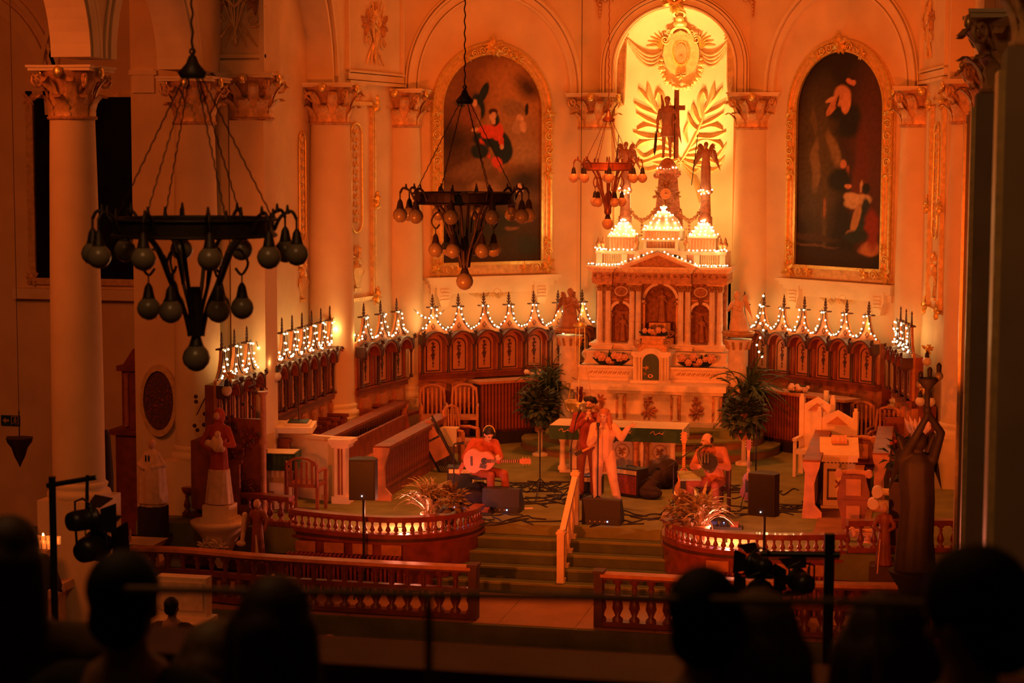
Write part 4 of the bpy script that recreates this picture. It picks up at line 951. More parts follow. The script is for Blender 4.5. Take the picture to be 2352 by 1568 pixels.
for x, z, p in ((-1.0, 3.8, 5), (1.0, 3.8, 5), (0, 4.1, 5), (-.84, 4.5, 4), (.84, 4.5, 4), (0, 4.7, 4)):
    light('POINT', 'string_glow', (x, 38.95, z), p*.5, WARM, None, .08)
# ================================================ CHOIR STALLS
def stall_bay(par, i, s, first, plain=False):
    """one seat bay from x=i*s to (i+1)*s; the wall is at y=+.45, the panel face at y=0"""
    if first:
        b = MB(); c = s/2
        og = [(0, 1.35), (0, 2.27), (s*.12, 2.30), (s*.3, 2.42), (c-.045, 2.60), (c-.03, 2.74), (c+.03, 2.74), (c+.045, 2.60), (s*.7, 2.42), (s*.88, 2.30), (s, 2.27), (s, 1.35)]
        b.prism(og, 0, .05); b.bb(0, s, .0, .12, .3, 1.35); bo = b.build('bay_back', WOODL)
        h = MB(); h.ring(c, 1.98, s*.36, s*.45, -.2, .0, n=16); h.bb(c-s*.45, c-s*.36, -.03, 0, 1.38, 1.98); h.bb(c+s*.36, c+s*.45, -.03, 0, 1.38, 1.98); ho = h.build('arch_hood', WOOD)
        e = MB(); e.ring(c, 1.98, s*.44, s*.475, -.215, -.005, n=16); e.ring(c, 1.94, s*.235, s*.27, -.02, 0, n=14); e.bb(c-s*.27, c-s*.235, -.02, 0, 1.45, 1.94); e.bb(c+s*.235, c+s*.27, -.02, 0, 1.45, 1.94); e.bb(c-s*.27, c+s*.27, -.02, 0, 1.43, 1.455)
        # ogee edging and the little pierced diamond
        for sg in (-1, 1):
            e.tube([(c+sg*(x-c), -.02, z) for x, z in [(s*.98, 2.28), (s*.88, 2.30), (s*.7, 2.43), (c+.05, 2.62), (c+.035, 2.74)]], .014, 5)
        e.tube([(c-.045, -.02, 2.36), (c, -.02, 2.42), (c+.045, -.02, 2.36), (c, -.02, 2.30)], .01, 4, closed=True); eo = e.build('dark_edging', WOODD)
        p = MB(); p.prism([(c-s*.235, 1.455), (c+s*.235, 1.455), (c+s*.235, 1.94)]+arcpts(c, 1.94, s*.235, 10)[1:-1]+[(c-s*.235, 1.94)], -.012, .002); po = p.build('inlay_panel', INLAY)
        d = MB()
        for z, w_ in ((2.0, .05), (1.93, .06), (1.85, .055), (1.77, .065), (1.69, .045), (1.6, .03), (1.53, .02)):
            foliage(d, c, z, w_*1.1, -.012, 5, int(z*100), h=.012)
        d.tube([(c, -.02, 2.03), (c, -.02, 1.52)], .006, 4); d.prism([(c-.04, 1.8), (c+.04, 1.8), (c+.015, 1.7), (c-.015, 1.7)], -.025, -.01); do = d.build('leaf_ornament', WOODD)
        f = MB(); f.bb(c-.12, c+.12, -.03, .08, 2.74, 2.765); f.tube([(c, .02, 2.76), (c, .02, 2.98)], [.022, .01], 6)
        for z, w_ in ((2.82, .05), (2.88, .04), (2.93, .03)):
            for sg in (-1, 1): f.tube([(c, .02, z-.02), (c+sg*w_*.6, .02, z-.01), (c+sg*w_, .02, z+.025)], [.012, .014, .006], 5)
        f.tube([(c, .02, 2.97), (c, .02, 3.03)], [.02, .004], 6); fo = f.build('finial', WOODD)
        k = MB(); k.lathe([(.04, 1.4), (.04, 1.45), (.022, 1.48), (.02, 1.9), (.035, 1.94), (.045, 2.0)], (0, -.13, 0), 8); foliage(k, 0, 2.24, .07, -.2, 7, 3, h=.04); k.bb(-.03, .03, -.2, 0, 2.0, 2.2); ko = k.build('colonnette', WOODD)
        q = MB(); P8 = lambda w_, z0, z1, r_: [(c-w_, z0), (c+w_, z0), (c+w_, z1-r_), (c+w_-r_*.6, z1-r_), (c+w_-r_, z1), (c-w_+r_, z1), (c-w_+r_*.6, z1-r_), (c-w_, z1-r_)]
        q.prism(P8(s*.3, .55, 1.2, .05), -.03, 0); q.prism(P8(s*.24, .58, 1.15, .05), -.05, -.02); qo = q.build('lower_panel', WOODL)
        g = MB(); g.bb(-.025, .025, -.36, .02, .3, 1.0); g.bb(-.03, .03, -.42, .02, .96, 1.02); g.lathe([(.03, .3), (.03, .95)], (0, -.36, 0), 8); go = g.build('seat_divider', WOOD)
        z = MB(); z.bb(.03, s-.03, -.34, 0, .68, .74); zo = z.build('seat', WOOD)
        PR = [bo, ho, eo, po, do, fo, ko, qo, go, zo]
        for o in PR: o.parent = par
        for ch, pp in ((po, bo), (do, bo), (eo, bo), (ho, bo)): ch.parent = pp
        return PR
    PR = first_bay; new = {}
    for o in PR:
        if plain and o == PR[4]: continue
        c = o.copy(); COL.objects.link(c); new[o] = c
    for o, c in new.items():
        if o.parent in new: c.parent = new[o.parent]; c.location = (0, 0, 0)
        else: c.parent = par; c.location = (i*s, 0, 0)
    return [new.get(o) for o in PR]
first_bay = None
def stall_run(label, org, ang, n, s, lights, lab_l, plain=(), glow=3.0, seed=1):
    global first_bay
    o = T('choir_stalls', label, 'choir stalls', org, ang)
    sx = s/.6
    for i in range(n):
        if first_bay is None: first_bay = stall_bay(o, 0, .6, True); PRS = first_bay
        else: PRS = stall_bay(o, i, .6, False, i in plain)
        for q in PRS:
            if q is None: continue
            if q.parent == o: q.location.x = i*s; q.scale.x = sx
    L = n*s
    ipart(first_bay[6], 'colonnette', o, (L, 0, 0)); 
    b = MB(); b.bb(0, L, -.06, .12, 1.26, 1.4); b.bb(0, L, -.1, 0, 1.36, 1.4); b.bb(0, L, .12, .45, .2, 1.3); b.bb(0, L, .05, .2, 1.3, 2.2); b.build('ledge', WOOD, o)
    b = MB(); b.bb(-.02, L+.02, -.5, .12, 0, .3); b.build('plinth', WOOD, o)
    if not lights: return o
    M = Matrix.Translation(org) @ Matrix.Rotation(ang, 4, 'Z'); rg = random.Random(seed)
    so = T('string_lights', lab_l, 'string lights', org, ang); pts = []; W_ = []
    for i in range(n):
        c = (i+.5)*s; path = []
        for sg in (-1, 1):
            for k in range(6):
                t = (k+.5)/6; z = 2.8-.5*(1-(1-t)**2)+.04; x = c+sg*(.03+(s/2-.02)*t**1.6)
                pts.append(M @ Vector((x+rg.uniform(-.02, .02), -.06+rg.uniform(-.03, .02), z-.03+rg.uniform(-.025, .025))))
        path = [M @ Vector((c-s/2, -.05, 2.3)), M @ Vector((c-s*.2, -.05, 2.42)), M @ Vector((c-.03, -.05, 2.8)), M @ Vector((c+.03, -.05, 2.8)), M @ Vector((c+s*.2, -.05, 2.42)), M @ Vector((c+s/2, -.05, 2.3))]
        W_.append(path)
        light('POINT', 'string_glow', M @ Vector((c+s/2 if i < n-1 else c, -.12, 2.58)), glow, WARM, None, .05)
    bulbs(so, pts, 1.0, W_)
    return o
dA = .62
def off(k, x, d):   # a point d in front of wall k at distance x along it
    p = fm(k) @ Vector((x, -d, 0)); return (p.x, p.y, 0)
G = 3.4
stall_run('seven carved choir stalls below the painting of the woman in red', off('AL', .12, .55), A1, 7, .59, True, 'string lights along the stalls below the woman in red painting', (), G, 1)
stall_run('seven carved choir stalls below the almost black painting', off('AR', .2, .55), -A1, 7, .575, True, 'string lights along the stalls below the almost black painting', (0,), G, 2)
stall_run('three carved choir stalls below the framed relief panel', off('CL', -.05, .5), A2, 3, .72, True, 'string lights along the three stalls below the framed relief panel', (), G, 3)
stall_run('three carved choir stalls at the far right end of the apse', off('CR', .75, .5), -A2, 3, .6, True, 'string lights on the stalls at the far right end', (), G, 4)
stall_run('row of seven choir stalls seen edge-on along the left wall', (-5.6, 30.95, 0), PI/2, 7, .55, True, 'string lights along the edge-on stalls on the left wall', (), G, 5)
stall_run('three choir stalls at the front end of the left wall', (-5.6, 28.55, 0), PI/2, 3, .58, True, 'string lights on the front three stalls on the left', (), G, 6)
# festoons bridging the columns
for a, b, lb in ((((-5.55, 30.25, 2.75), (-5.5, 31.1, 2.35)), None, 'short string of lights across the flat pilaster on the left'), (((-5.5, 34.6, 2.75), (-5.15, 35.7, 2.45)), None, 'short string of lights across the column before the relief panel'), (((-4.8, 37.55, 2.75), (-4.3, 38.1, 2.7)), None, 'short string of lights across the column left of the woman in red painting'), (((4.75, 37.9, 2.6), (5.0, 37.0, 2.7)), None, 'short string of lights across the rightmost apse column')):
    p, q = a; so = T('string_lights', lb, 'string lights', p, 0); mid = (Vector(p)+Vector(q))/2-Vector((0, 0, .28)); P = bez(p, mid-Vector((0, 0, .1)), q, 8)
    bulbs(so, [v+Vector((0, 0, .01)) for v in P[1:-1]], 1.1, [P])
    light('POINT', 'string_glow', P[4]+Vector((.1, -.12, 0)), G*.7, WARM, None, .05)
for s_, lb in ((-1, 'loose string of lights hanging beside the left altar angel'), (1, 'loose string of lights hanging beside the right altar angel')):
    so = T('string_lights', lb, 'string lights', (s_*2.05, 39.5, 2.2)); P = spl([(s_*2.1, 39.6, 3.0), (s_*2.0, 39.4, 2.6), (s_*2.12, 39.5, 2.3), (s_*2.0, 39.4, 2.0), (s_*2.1, 39.5, 1.75)], 4)
    bulbs(so, P[::2], 1.3, [P]); light('POINT', 'string_glow', (s_*2.0, 39.6, 2.4), 3.5, WARM, None, .05)
# ================================================ STAGE FURNITURE
RUST = mat('rust_carpet', (.30, .13, .05), .95, var=.2, scale=3, bump=.3, bscale=100)
BOOK = mat('dark_book', (.03, .05, .03), .5, var=.1)
o = T('altar_steps', 'three curved carpeted steps in front of the high altar', 'steps', (0, 37.6, 0))
for rx, ry, z in ((2.6, 2.1, .17), (2.25, 1.6, .34), (1.95, 1.1, .495)):
    MB().slab([(rx*cos(a), 38.0+ry*sin(a)) for a in [PI+PI*k/30 for k in range(31)]]+[(rx, 38.6), (-rx, 38.6)], z-.17, z).build('step', RUST, o, world=True)
    MB().slab([((rx+.015)*cos(a), 38.0+(ry+.015)*sin(a)) for a in [PI+PI*k/30 for k in range(31)]]+[(rx+.015, 38.6), (-rx-.015, 38.6)], z-.035, z+.003).build('nosing', CARPET, o, world=True)
# freestanding altar table
o = T('altar_table', 'long cream altar table with small columns behind the standing singers', 'altar', (-.1, 34.9, 0))
MB().bb(-1.15, 1.1, -.35, .4, .68, .8).bb(-1.2, 1.15, -.4, .45, .8, .88).build('table_slab', CREAM, o)
d = MB()
for i in range(26): d.bb(-1.12+.086*i, -1.08+.086*i, -.38, -.35, .7, .73)
d.build('dentil_row', WOODD, o, kind='stuff')
MB().bb(-.95, .95, -.15, .35, .06, .68).build('back_panel', MARBLE, o)
for x in (-1.05, -.42, -.22, .32, .52, 1.0):
    MB().lathe([(.09, 0), (.09, .06), (.06, .09), (.05, .5), (.06, .53), (.09, .6), (.09, .64)], (x, -.27, .05), 12).build('column', MARBLE2 if abs(x) < .9 else CREAM, o)
for x in (-.7, .05, .75): 
    m = MB(); m.ring(x, .42, .12, .14, -.18, -.15, 0, 2*PI, 20, 1, True); foliage(m, x, .42, .1, -.16, 8, 3); m.build('carved_relief', OCHRE, o)
MB().bb(-1.1, 1.05, -.32, .38, .004, .06).build('plinth', MARBLE, o)
o = T('altar_cloth', 'white altar cloth with a green embroidered front band on the long table', 'cloth', (-.1, 34.9, .885))
MB().bb(-1.27, 1.2, -.44, .5, 0, .015).build('top', WHITE, o)
MB().bb(-1.27, 1.2, -.455, -.44, -.24, .015).build('front_band', CLOTHG, o)
MB().bb(1.2, 1.215, -.455, .5, -.25, .015).build('side_fall', WHITE, o)
m = MB()
for x in (-.95, .15, .75):
    m.tube(spl([(x-.14, -.46, -.08), (x-.08, -.46, -.04), (x-.05, -.46, -.1), (x+.02, -.46, -.07), (x+.1, -.46, -.09)], 4), .008, 4)
    m.leaf([(x+.02, -.07), (x+.06, -.02)], .012, .006, -.457); m.leaf([(x+.08, -.08), (x+.13, -.03)], .012, .006, -.457)
m.build('embroidery', FLP, o)
# slatted screens on a dark plinth
def screen(label, p, ang, L, h=1.02, z0=.25):
    o = T('slatted_screen', label, 'screen', (p[0], p[1], 0), ang)
    MB().bb(-.05, L+.05, -.02, .4, 0, z0-.08).build('plinth', BLACKP, o)
    MB().bb(-.06, L+.08, -.06, .42, h+z0-.05, h+z0).build('top_board', WOODL, o)
    MB().bb(0, L, .03, .36, z0-.08, h+z0-.05).build('back_board', WOODD, o)
    b = None; n = int(L/.075)
    for i in range(n):
        x = L*(i+.5)/n
        if b is None: b = MB().bb(-.022, .022, -.02, .03, z0-.02, h+z0-.05).build('slat', WOOD, o); b.location.x = x
        else: ipart(b, 'slat', o, (x, 0, 0))
screen('wooden slatted screen left of the high altar', (-3.4, 37.55), A1, 1.75, .98, .32)
screen('long wooden slatted screen with a flower bowl, right of the high altar', (2.1, 38.6), -A1, 2.3, .93, .27)
bouquet('flower_bowl', 'low white bowl of pale flowers on the right slatted screen', (2.95, 38.1, 1.21), .22, .12, .2, 8, FLOWER, GREEN, 21, r=.06)
bouquet('flower_bowl', 'small white roses on the left slatted screen', (-2.5, 38.55, 1.31), .2, .1, .22, 6, FLOWER, GREEN, 22, r=.06)
# choir desks
def desk(label, x, y0, y1, h, face, slope=.0, m=WOOD):
    L = y1-y0; o = T('choir_desk', label, 'choir desk', (x, y0, 0))
    MB().bb(-.14, .14, 0, L, h-.05, h).bb(-.1, .1, 0, L, h-.12, h-.05).build('top_rail', m, o)
    MB().bb(-.03, .03, 0, L, .0, .2).bb(-.05, .05, 0, L, .2, .24).build('bottom_board', m, o)
    MB().bb(-face*.06-.01, -face*.06+.01, .02, L, .2, h-.12).build('back_board', WOODD, o)
    b = None; n = int(L/.16)
    for i in range(n):
        y = L*(i+.5)/n
        if b is None:
            b = MB(Matrix.Rotation(PI/2, 4, 'Z')).prism([(-.045, .24), (.045, .24), (.05, .34), (.03, .42), (.055, .55), (.03, .68), (.05, h-.16), (.05, h-.12), (-.05, h-.12), (-.05, h-.16), (-.03, .68), (-.055, .55), (-.03, .42), (-.05, .34)], -.02, .02).build('splat', m, o); b.location = (face*.02, y, 0)
        else: ipart(b, 'splat', o, (face*.02, y, 0))
    e = MB().prism([(-.14, 0), (.18, 0), (.18, .1), (.07, .22), (.05, h*.6), (.1, h-.2), (.13, h-.12), (.14, h-.03), (-.14, h-.03), (-.13, h-.12), (-.1, h-.2), (-.12, .22)], -.07, 0).build('end_post', WOODL, o)
    ipart(e, 'end_post', o, (0, L+.07, 0)); return o
desk('front choir desk on the left with wavy splats facing the band', -3.6, 31.05, 35.3, .93, 1)
desk('rear choir desk on the left running toward the chairs', -4.72, 31.3, 36.3, 1.02, 1)
desk('front choir desk on the right with a pale end post', 3.63, 31.1, 34.6, .95, -1)
desk('rear choir desk on the right beside the pew end', 4.72, 31.9, 35.2, .98, -1)
def pew(label, x, y0, y1):
    L = y1-y0; o = T('choir_pew', label, 'pew', (x, y0, 0))
    MB().bb(-.2, .2, 0, L, .4, .45).build('seat', WOODL, o); MB().bb(-.24, -.18, 0, L, .3, .85).build('backrest', WOOD, o)
    e = MB().prism([(-.26, 0), (.24, 0), (.24, .3), (.2, .5), (-.1, .55), (-.18, .9), (-.26, .9)], -.05, 0).build('end_panel', WOOD, o); ipart(e, 'end_panel', o, (0, L+.05, 0))
pew('low choir pew between the two left desks', -4.25, 31.5, 35.6); pew('low choir pew between the two right desks', 4.2, 32.6, 35.4)
MB_ = MB().bb(3.75, 4.6, 29.6, 33.6, 0, .02); tag(MB_.build('floor_mat', RUST), 'narrow rust floor mat between the right choir desks', 'mat')
MB_ = MB().bb(-4.55, -3.75, 31.6, 35.4, 0, .02); tag(MB_.build('floor_mat', RUST), 'narrow rust floor mat between the left choir desks', 'mat')
# pew ends with scrolled tops (right)
def pew_end(label, x, y, w=.4, h=.98, rz=0):
    o = T('pew_end', label, 'pew end', (x, y, 0), rz); W = w/2
    m = MB().prism([(-W*.8, 0), (W*.8, 0), (W*.85, .2), (W*1.15, .42), (W*1.2, .6), (W*.95, .78), (W*.9, .88), (-W*.9, .88), (-W*.95, .78), (-W*1.2, .6), (-W*1.15, .42), (-W*.85, .2)], -.06, .06); m.bb(-W*1.2, W*1.2, -.08, .08, .47, .49); m.build('end_panel', WOOD, o)
    MB().prism([(-W*.55, .56), (W*.55, .56), (W*.55, .82), (-W*.55, .82)], -.08, -.05).prism([(-W*.5, .12), (W*.5, .12), (W*.5, .4), (-W*.5, .4)], -.08, -.05).build('raised_panel', WOODL, o)
    m = MB(); m.tube([(-W*1.1, 0, .9), (0, 0, .93), (W*1.1, 0, .9)], .045, 8); m.tube([(-W*1.1, -.09, .9), (-W*1.1, .09, .9)], .06, 8); m.tube([(W*1.1, -.09, .9), (W*1.1, .09, .9)], .06, 8); m.build('scroll_top', WOODL, o)
pew_end('large bulging wooden pew end with scroll top on the right', 4.34, 30.2, .42)
pew_end('smaller wooden pew end with scroll top behind the white lectern', 4.35, 34.0, .36)
# chairs
def chair(label, x, y, rz, m, h=1.05, kind='slat', z=0, w=.5):
    o = T('armchair' if kind != 'plain' else 'chair', label, 'chair', (x, y, z), rz); W = w/2     # faces -y
    MB().bb(-W, W, -W, W*.9, .42, .48).build('seat', m, o)
    for sx in (-1, 1):
        for sy in (-1, 1): MB().bb(sx*W-.025, sx*W+.025, sy*W*.85-.025, sy*W*.85+.025, 0, .43 if sy > 0 else (.66 if kind != 'plain' else .43)).build('leg', m, o)
        MB().tube([(sx*W, W*.85, .4), (sx*W, W*.95, .8), (sx*W*.92, W*1.05, h-.1)], .028, 6).build('back_post', m, o)
        if kind != 'plain': MB().tube([(sx*W, W*.9, .68), (sx*W*1.05, 0, .7), (sx*W, -W*.9, .67)], .03, 6).build('armrest', m, o)
    MB().ring(0, h-.16, W*.75, W*1.0, W*.98, W*1.08, n=14, sz=.55).build('top_rail', m, o)
    for i in range(5 if kind == 'slat' else 3): MB().bb(-W*.7+W*1.4*i/(4 if kind == 'slat' else 2)-.02, -W*.7+W*1.4*i/(4 if kind == 'slat' else 2)+.02, W*.95, W*1.0, .48, h-.1).build('back_slat', m, o)
    return o
chair('wooden slat-back armchair before the left stalls, the one farther left', -4.22, 36.9, .35, WOODL, 1.1, z=.2)
chair('wooden slat-back armchair before the left stalls, the one nearer the slatted screen', -3.6, 37.0, .25, WOODL, 1.12, z=.2)
tag(MB().bb(-4.7, -3.2, 36.4, 37.4, 0, .2).build('low_dais', RUST), 'low dais under the two slat-back armchairs on the left', 'dais')
c_ = chair('wooden armchair with a white cloth over its arm beside the left desk', -3.2, 35.1, 1.2, WOODL, 1.15, z=0)
tag(MB().bb(-3.55, -3.2, 34.72, 34.95, .72, .745).bb(-3.55, -3.2, 34.7, 34.72, .4, .745).build('draped_cloth', WHITE), 'white cloth draped over the wooden armchair on the left', 'cloth')
chair('round-backed wooden chair before the right stalls, nearer the slatted screen', 4.15, 37.0, -.3, WOODL, 1.2)
chair('round-backed wooden chair before the right stalls, nearer the wall', 4.68, 36.3, -.3, WOODL, 1.2)
chair('wooden armchair tucked in front of the white reading desk', -4.55, 29.85, PI, WOOD, .95, w=.52)
# white presider's chairs and lectern on the right
def throne(label, x, y, rz, w, h):
    o = T('presider_chair', label, 'chair', (x, y, 0), rz); W = w/2
    MB().bb(-W, W, -.25, .25, .42, .5).build('seat', CREAM, o)
    for sx in (-1, 1):
        MB().bb(sx*W-.045, sx*W+.045, .2, .3, 0, h).bb(sx*W-.03, sx*W+.03, .22, .28, h, h+.06).build('back_post', CREAM, o); MB().bb(sx*W-.03, sx*W+.03, -.25, -.2, 0, .68).build('leg', CREAM, o); MB().bb(sx*W-.04, sx*W+.04, -.27, .25, .66, .71).build('armrest', CREAM, o)
    MB().prism([(-W, h-.3), (W, h-.3), (W, h-.15), (0, h+.02), (-W, h-.15)], .22, .27).build('pediment', CREAM, o)
    MB().prism([(-W*.6, h-.24), (W*.6, h-.24), (0, h-.09)], .2, .225).build('pediment_panel', WOODL, o)
    MB().bb(-W, W, .22, .26, .5, h-.3).build('back_panel', CREAM, o)
throne('tall white chair with a triangular top behind the white lectern', 3.42, 35.3, -.2, .58, 1.42)
throne('lower white chair with a triangular top directly behind the white lectern', 3.83, 34.4, -.2, .66, 1.3)
o = T('candle_stand', 'thick white candle on a stand behind the white chair', 'candle', (3.6, 36.0, 0))
MB().lathe([(.15, 0), (.15, .03), (.03, .06), (.025, 1.1), (.07, 1.14)], (0, 0, 0), 12).build('stand', WOODD, o); MB().lathe([(.045, 1.14), (.05, 1.2), (.05, 1.5)], (0, 0, 0), 12).build('candle', WHITE, o)
o = T('lectern', 'boxy white lectern with carved front panel between the right choir desks', 'lectern', (4.02, 32.2, 0), .08)
MB().bb(-.26, .26, -.24, .24, .04, .84).bb(-.3, .3, -.28, .28, 0, .06).bb(-.3, .3, -.28, .28, .8, .9).build('body', CREAM, o)
MB().bb(-.2, .2, -.26, -.235, .16, .2).bb(-.2, .2, -.26, -.235, .64, .68).bb(-.2, -.17, -.26, -.235, .16, .68).bb(.17, .2, -.26, -.235, .16, .68).build('front_moulding', WOODD, o)
m = MB(); foliage(m, 0, .42, .1, -.24, 6, 4); m.build('carved_flower', WOOD, o)
d = MB()
for i in range(9): d.bb(-.26+.06*i, -.23+.06*i, -.29, -.27, .78, .8)
d.build('dentil_row', WOODD, o, kind='stuff')
m = MB(); m.add([(-.32, -.3, .92), (.32, -.3, .92), (.32, .28, 1.14), (-.32, .28, 1.14), (-.32, -.3, .88), (.32, -.3, .88), (.32, .28, .9), (-.32, .28, .9)], [(0, 1, 2, 3), (4, 7, 6, 5), (0, 4, 5, 1), (1, 5, 6, 2), (2, 6, 7, 3), (3, 7, 4, 0)]); m.build('sloping_top', CREAM, o)
MB().box((0, .1, 1.13), (.26, .2, .05), rx=.36).build('book_rest', FLP, o)
# scrolled cream bracket lectern (right foreground)
o = T('scrolled_stand', 'pale scroll-topped stand behind the right balustrade', 'stand', (4.95, 29.3, 0))
m = MB()
for z, x0 in ((.78, -.22), (.6, -.28)):
    m.tube([(x0, 0, z), (.3, 0, z)], .055, 8); m.tube([(x0, -.1, z), (x0, .1, z)], .085, 12)
m.bb(-.1, .12, -.08, .08, .0, .62); m.build('scroll_body', CREAM, o)
m = MB(); m.tube([(-.6, 0, .16), (.1, 0, .2)], .03, 6); m.tube([(-.6, -.08, .14), (-.6, .08, .14)], .07, 12); m.lathe([(.12, 0), (.1, .02), (.05, .04), (.05, .08), (.1, .12)], (-.35, 0, .0), 10); m.build('lower_scroll', FLP, o)
# white reading desk group on the left
o = T('reading_desk', 'tall white curved reading desk with a pilaster at its right end', 'lectern', (-4.8, 31.0, 0))
m = MB(); n = 14; pin = []; pout = []
for i in range(n+1):
    t = i/n; x = -.75+1.35*t; y = .55*(1-t)**2*.6-.32*t; pout.append((x, y)); pin.append((x, y+.05))
m.slab(pout+pin[::-1], 0, 1.05); m.build('curved_panel', CREAM, o)
m = MB(); m.slab([(x, y-.04) for x, y in pout]+[(x, y+.05) for x, y in pin[::-1]], 1.05, 1.11); m.build('top_ledge', CREAM, o)
m = MB(); m.bb(.5, .7, -.42, -.22, .12, .95); m.bb(.46, .76, -.46, -.16, 0, .12); m.bb(.46, .76, -.46, -.16, .95, 1.0); m.bb(.44, .78, -.5, -.14, 1.0, 1.04); m.bb(.42, .82, -.52, -.12, 1.04, 1.1); m.build('end_pilaster', CREAM, o)
m = MB(); m.bb(.57, .6, -.44, -.42, .15, .93).bb(.63, .65, -.44, -.42, .15, .93).build('flute', WOOD, o)
o = T('book_stand', 'open white book rest with a dark book on top of the left reading desk', 'book stand', (-5.2, 31.1, 1.11), .15)
MB().box((0, 0, .09), (.75, .5, .1), rx=.12).build('rest', WHITE, o); MB().box((.1, -.02, .16), (.42, .3, .05), rx=.12).build('book', WHITE, o); MB().box((.1, -.02, .195), (.34, .24, .015), rx=.12).build('book_cover', BOOK, o)
o = T('small_table', 'small white-topped table with a green cloth front, left of the wooden armchair', 'table', (-5.15, 30.0, 0), .12)
MB().bb(-.36, .36, -.24, .24, .86, .92).build('tabletop', WHITE, o); MB().bb(-.38, .38, -.26, -.24, .66, .93).bb(.38, .4, -.26, .26, .66, .93).bb(-.38, .4, -.26, .26, .92, .94).build('cloth', CLOTHG, o)
MB().bb(-.37, .37, -.25, .25, .94, .95).build('white_runner', WHITE, o)
for sx in (-1, 1):
    for sy in (-1, 1): MB().bb(sx*.3-.03, sx*.3+.03, sy*.2-.03, sy*.2+.03, 0, .86).build('leg', CREAM, o)
MB().bb(-.2, .2, -.18, -.16, 0, .66).build('embroidered_panel', CREAM, o)
# gooseneck microphone, white flower pot on dark cabinet
o = T('gooseneck_microphone', 'thin gooseneck microphone rising from the book rest', 'microphone', (-5.1, 31.1, 1.2)); MB().tube([(0, 0, 0), (0, 0, .5), (-.03, .02, .62)], .008, 5).build('stem', BLACK, o); MB().tube([(-.03, .02, .62), (-.05, .02, .68)], .015, 6).build('capsule', BLACK, o)
o = T('dark_cabinet', 'dark glossy cabinet with framed front at the far left of the stage', 'cabinet', (-6.05, 30.2, 0), .1)
MB().bb(-.5, .55, -.25, .3, 0, 1.0).bb(-.55, .6, -.3, .33, 1.0, 1.05).build('body', WOODD, o); MB().bb(-.42, .1, -.27, -.25, .15, .9).build('front_panel', WOOD, o); MB().bb(-.34, .02, -.285, -.27, .25, .82).build('inner_panel', WOODL, o)
def pot(parent, r, h, m, c=(0, 0, 0)): return MB().lathe([(r*.75, 0), (r*.95, h*.9), (r*1.05, h*.9), (r*1.05, h), (r*.9, h), (r*.85, h*.85)], c, 16).build('pot', m, parent)
def leafy(parent, c, R, H, n, m, seed, w=.035, droop=.3, name='leaf', stem=True):
    rg = random.Random(seed); protos = []
    for k in range(4):
        mb = MB(); L = 1.0; pts = bez((0, 0, 0), (.3, 0, .75), (.75+droop*.3*k, 0, .75-droop*k*.5), 6); vs = []
        for i, p in enumerate(pts): ww = .09*sin(PI*min(1, .1+.9*i/6))+.004; vs += [(p.x, -ww, p.z), (p.x, 0, p.z+.015), (p.x, ww, p.z)]
        mb.add(vs, [(i*3+j, i*3+j+1, i*3+4+j, i*3+3+j) for i in range(6) for j in range(2)], True); protos.append(mb)
    made = []
    for i in range(n):
        a = rg.uniform(0, 2*PI); s_ = rg.uniform(.6, 1.0); k = i % 4; pos = (c[0]+rg.uniform(-.3, .3)*R*.3, c[1]+rg.uniform(-.3, .3)*R*.3, c[2]+H*.25*rg.random())
        if len(made) < 4: q = protos[k].build(name, m, parent); made.append(q)
        else: q = ipart(made[k], name, parent)
        q.location = pos; q.rotation_euler = (rg.uniform(-.3, .3), rg.uniform(-.5, .35), a); q.scale = (R*s_, w/.035*R*.8*s_*1.6, H*s_)
def bush(parent, c, R, n, m, seed, name='leaf', sq=1.0):
    rg = random.Random(seed); P0 = None
    for i in range(n):
        u = rg.uniform(-1, 1); a = rg.uniform(0, 2*PI); s_ = math.sqrt(1-u*u); d = Vector((s_*cos(a), s_*sin(a), u)); r = R*rg.uniform(.45, 1.0)
        if P0 is None:
            b = MB(); b.add([(0, -.02, 0), (.06, -.05, .02), (.14, 0, 0), (.06, .05, .02), (0, .02, 0), (.06, 0, .04)], [(0, 1, 5), (1, 2, 5), (2, 3, 5), (3, 4, 5), (4, 0, 5)]); P0 = b.build(name, m, parent); q = P0
        else: q = ipart(P0, name, parent)
        q.location = (c[0]+d.x*r, c[1]+d.y*r, c[2]+d.z*r*sq); q.rotation_euler = d.to_track_quat('X', 'Z').to_euler(); s2 = rg.uniform(.9, 1.6)*R/.3; q.scale = (s2, s2, s2)
def potted(name, label, loc, R, H, n, m, seed, pr=.14, ph=.25, pm=CREAM, **k):
    o = T(name, label, 'plant', loc); pot(o, pr, ph, pm); leafy(o, (0, 0, ph*.8), R, H, n, m, seed, **k); return o
potted('potted_plant', 'white pot with a trailing spiky plant on the dark cabinet', (-6.0, 30.2, 1.05), .38, .5, 26, GREEN, 3, .2, .34, CREAM)
potted('potted_palm', 'tall palm in a pot left of the high altar', (-2.1, 38.15, 0), .75, 1.1, 110, GREEN, 5, .2, .9, MARBLE2, w=.012, droop=.5)
potted('potted_palm', 'tall arching palm in a pot right of the high altar', (1.95, 38.2, 0), .85, 1.15, 110, GREEN, 6, .2, .9, MARBLE2, w=.012, droop=.7)
for x, y, z, R, lb, sd in ((-1.95, 36.5, .95, .36, 'dark round bush on a pale stand left of the curved steps', 3), (2.05, 36.3, .93, .36, 'dark round bush on a pale stand right of the curved steps', 4)):
    o = T('round_bush', lb, 'plant', (x, y, .0)); MB().lathe([(.16, 0), (.16, .05), (.05, .09), (.045, .45), (.12, .5)], (0, 0, 0), 12).build('stand', CREAM, o)
    pot(o, .14, .2, MARBLE2, (0, 0, .48)); bush(o, (0, 0, z), R, 230, GREEN2, sd, sq=.8)
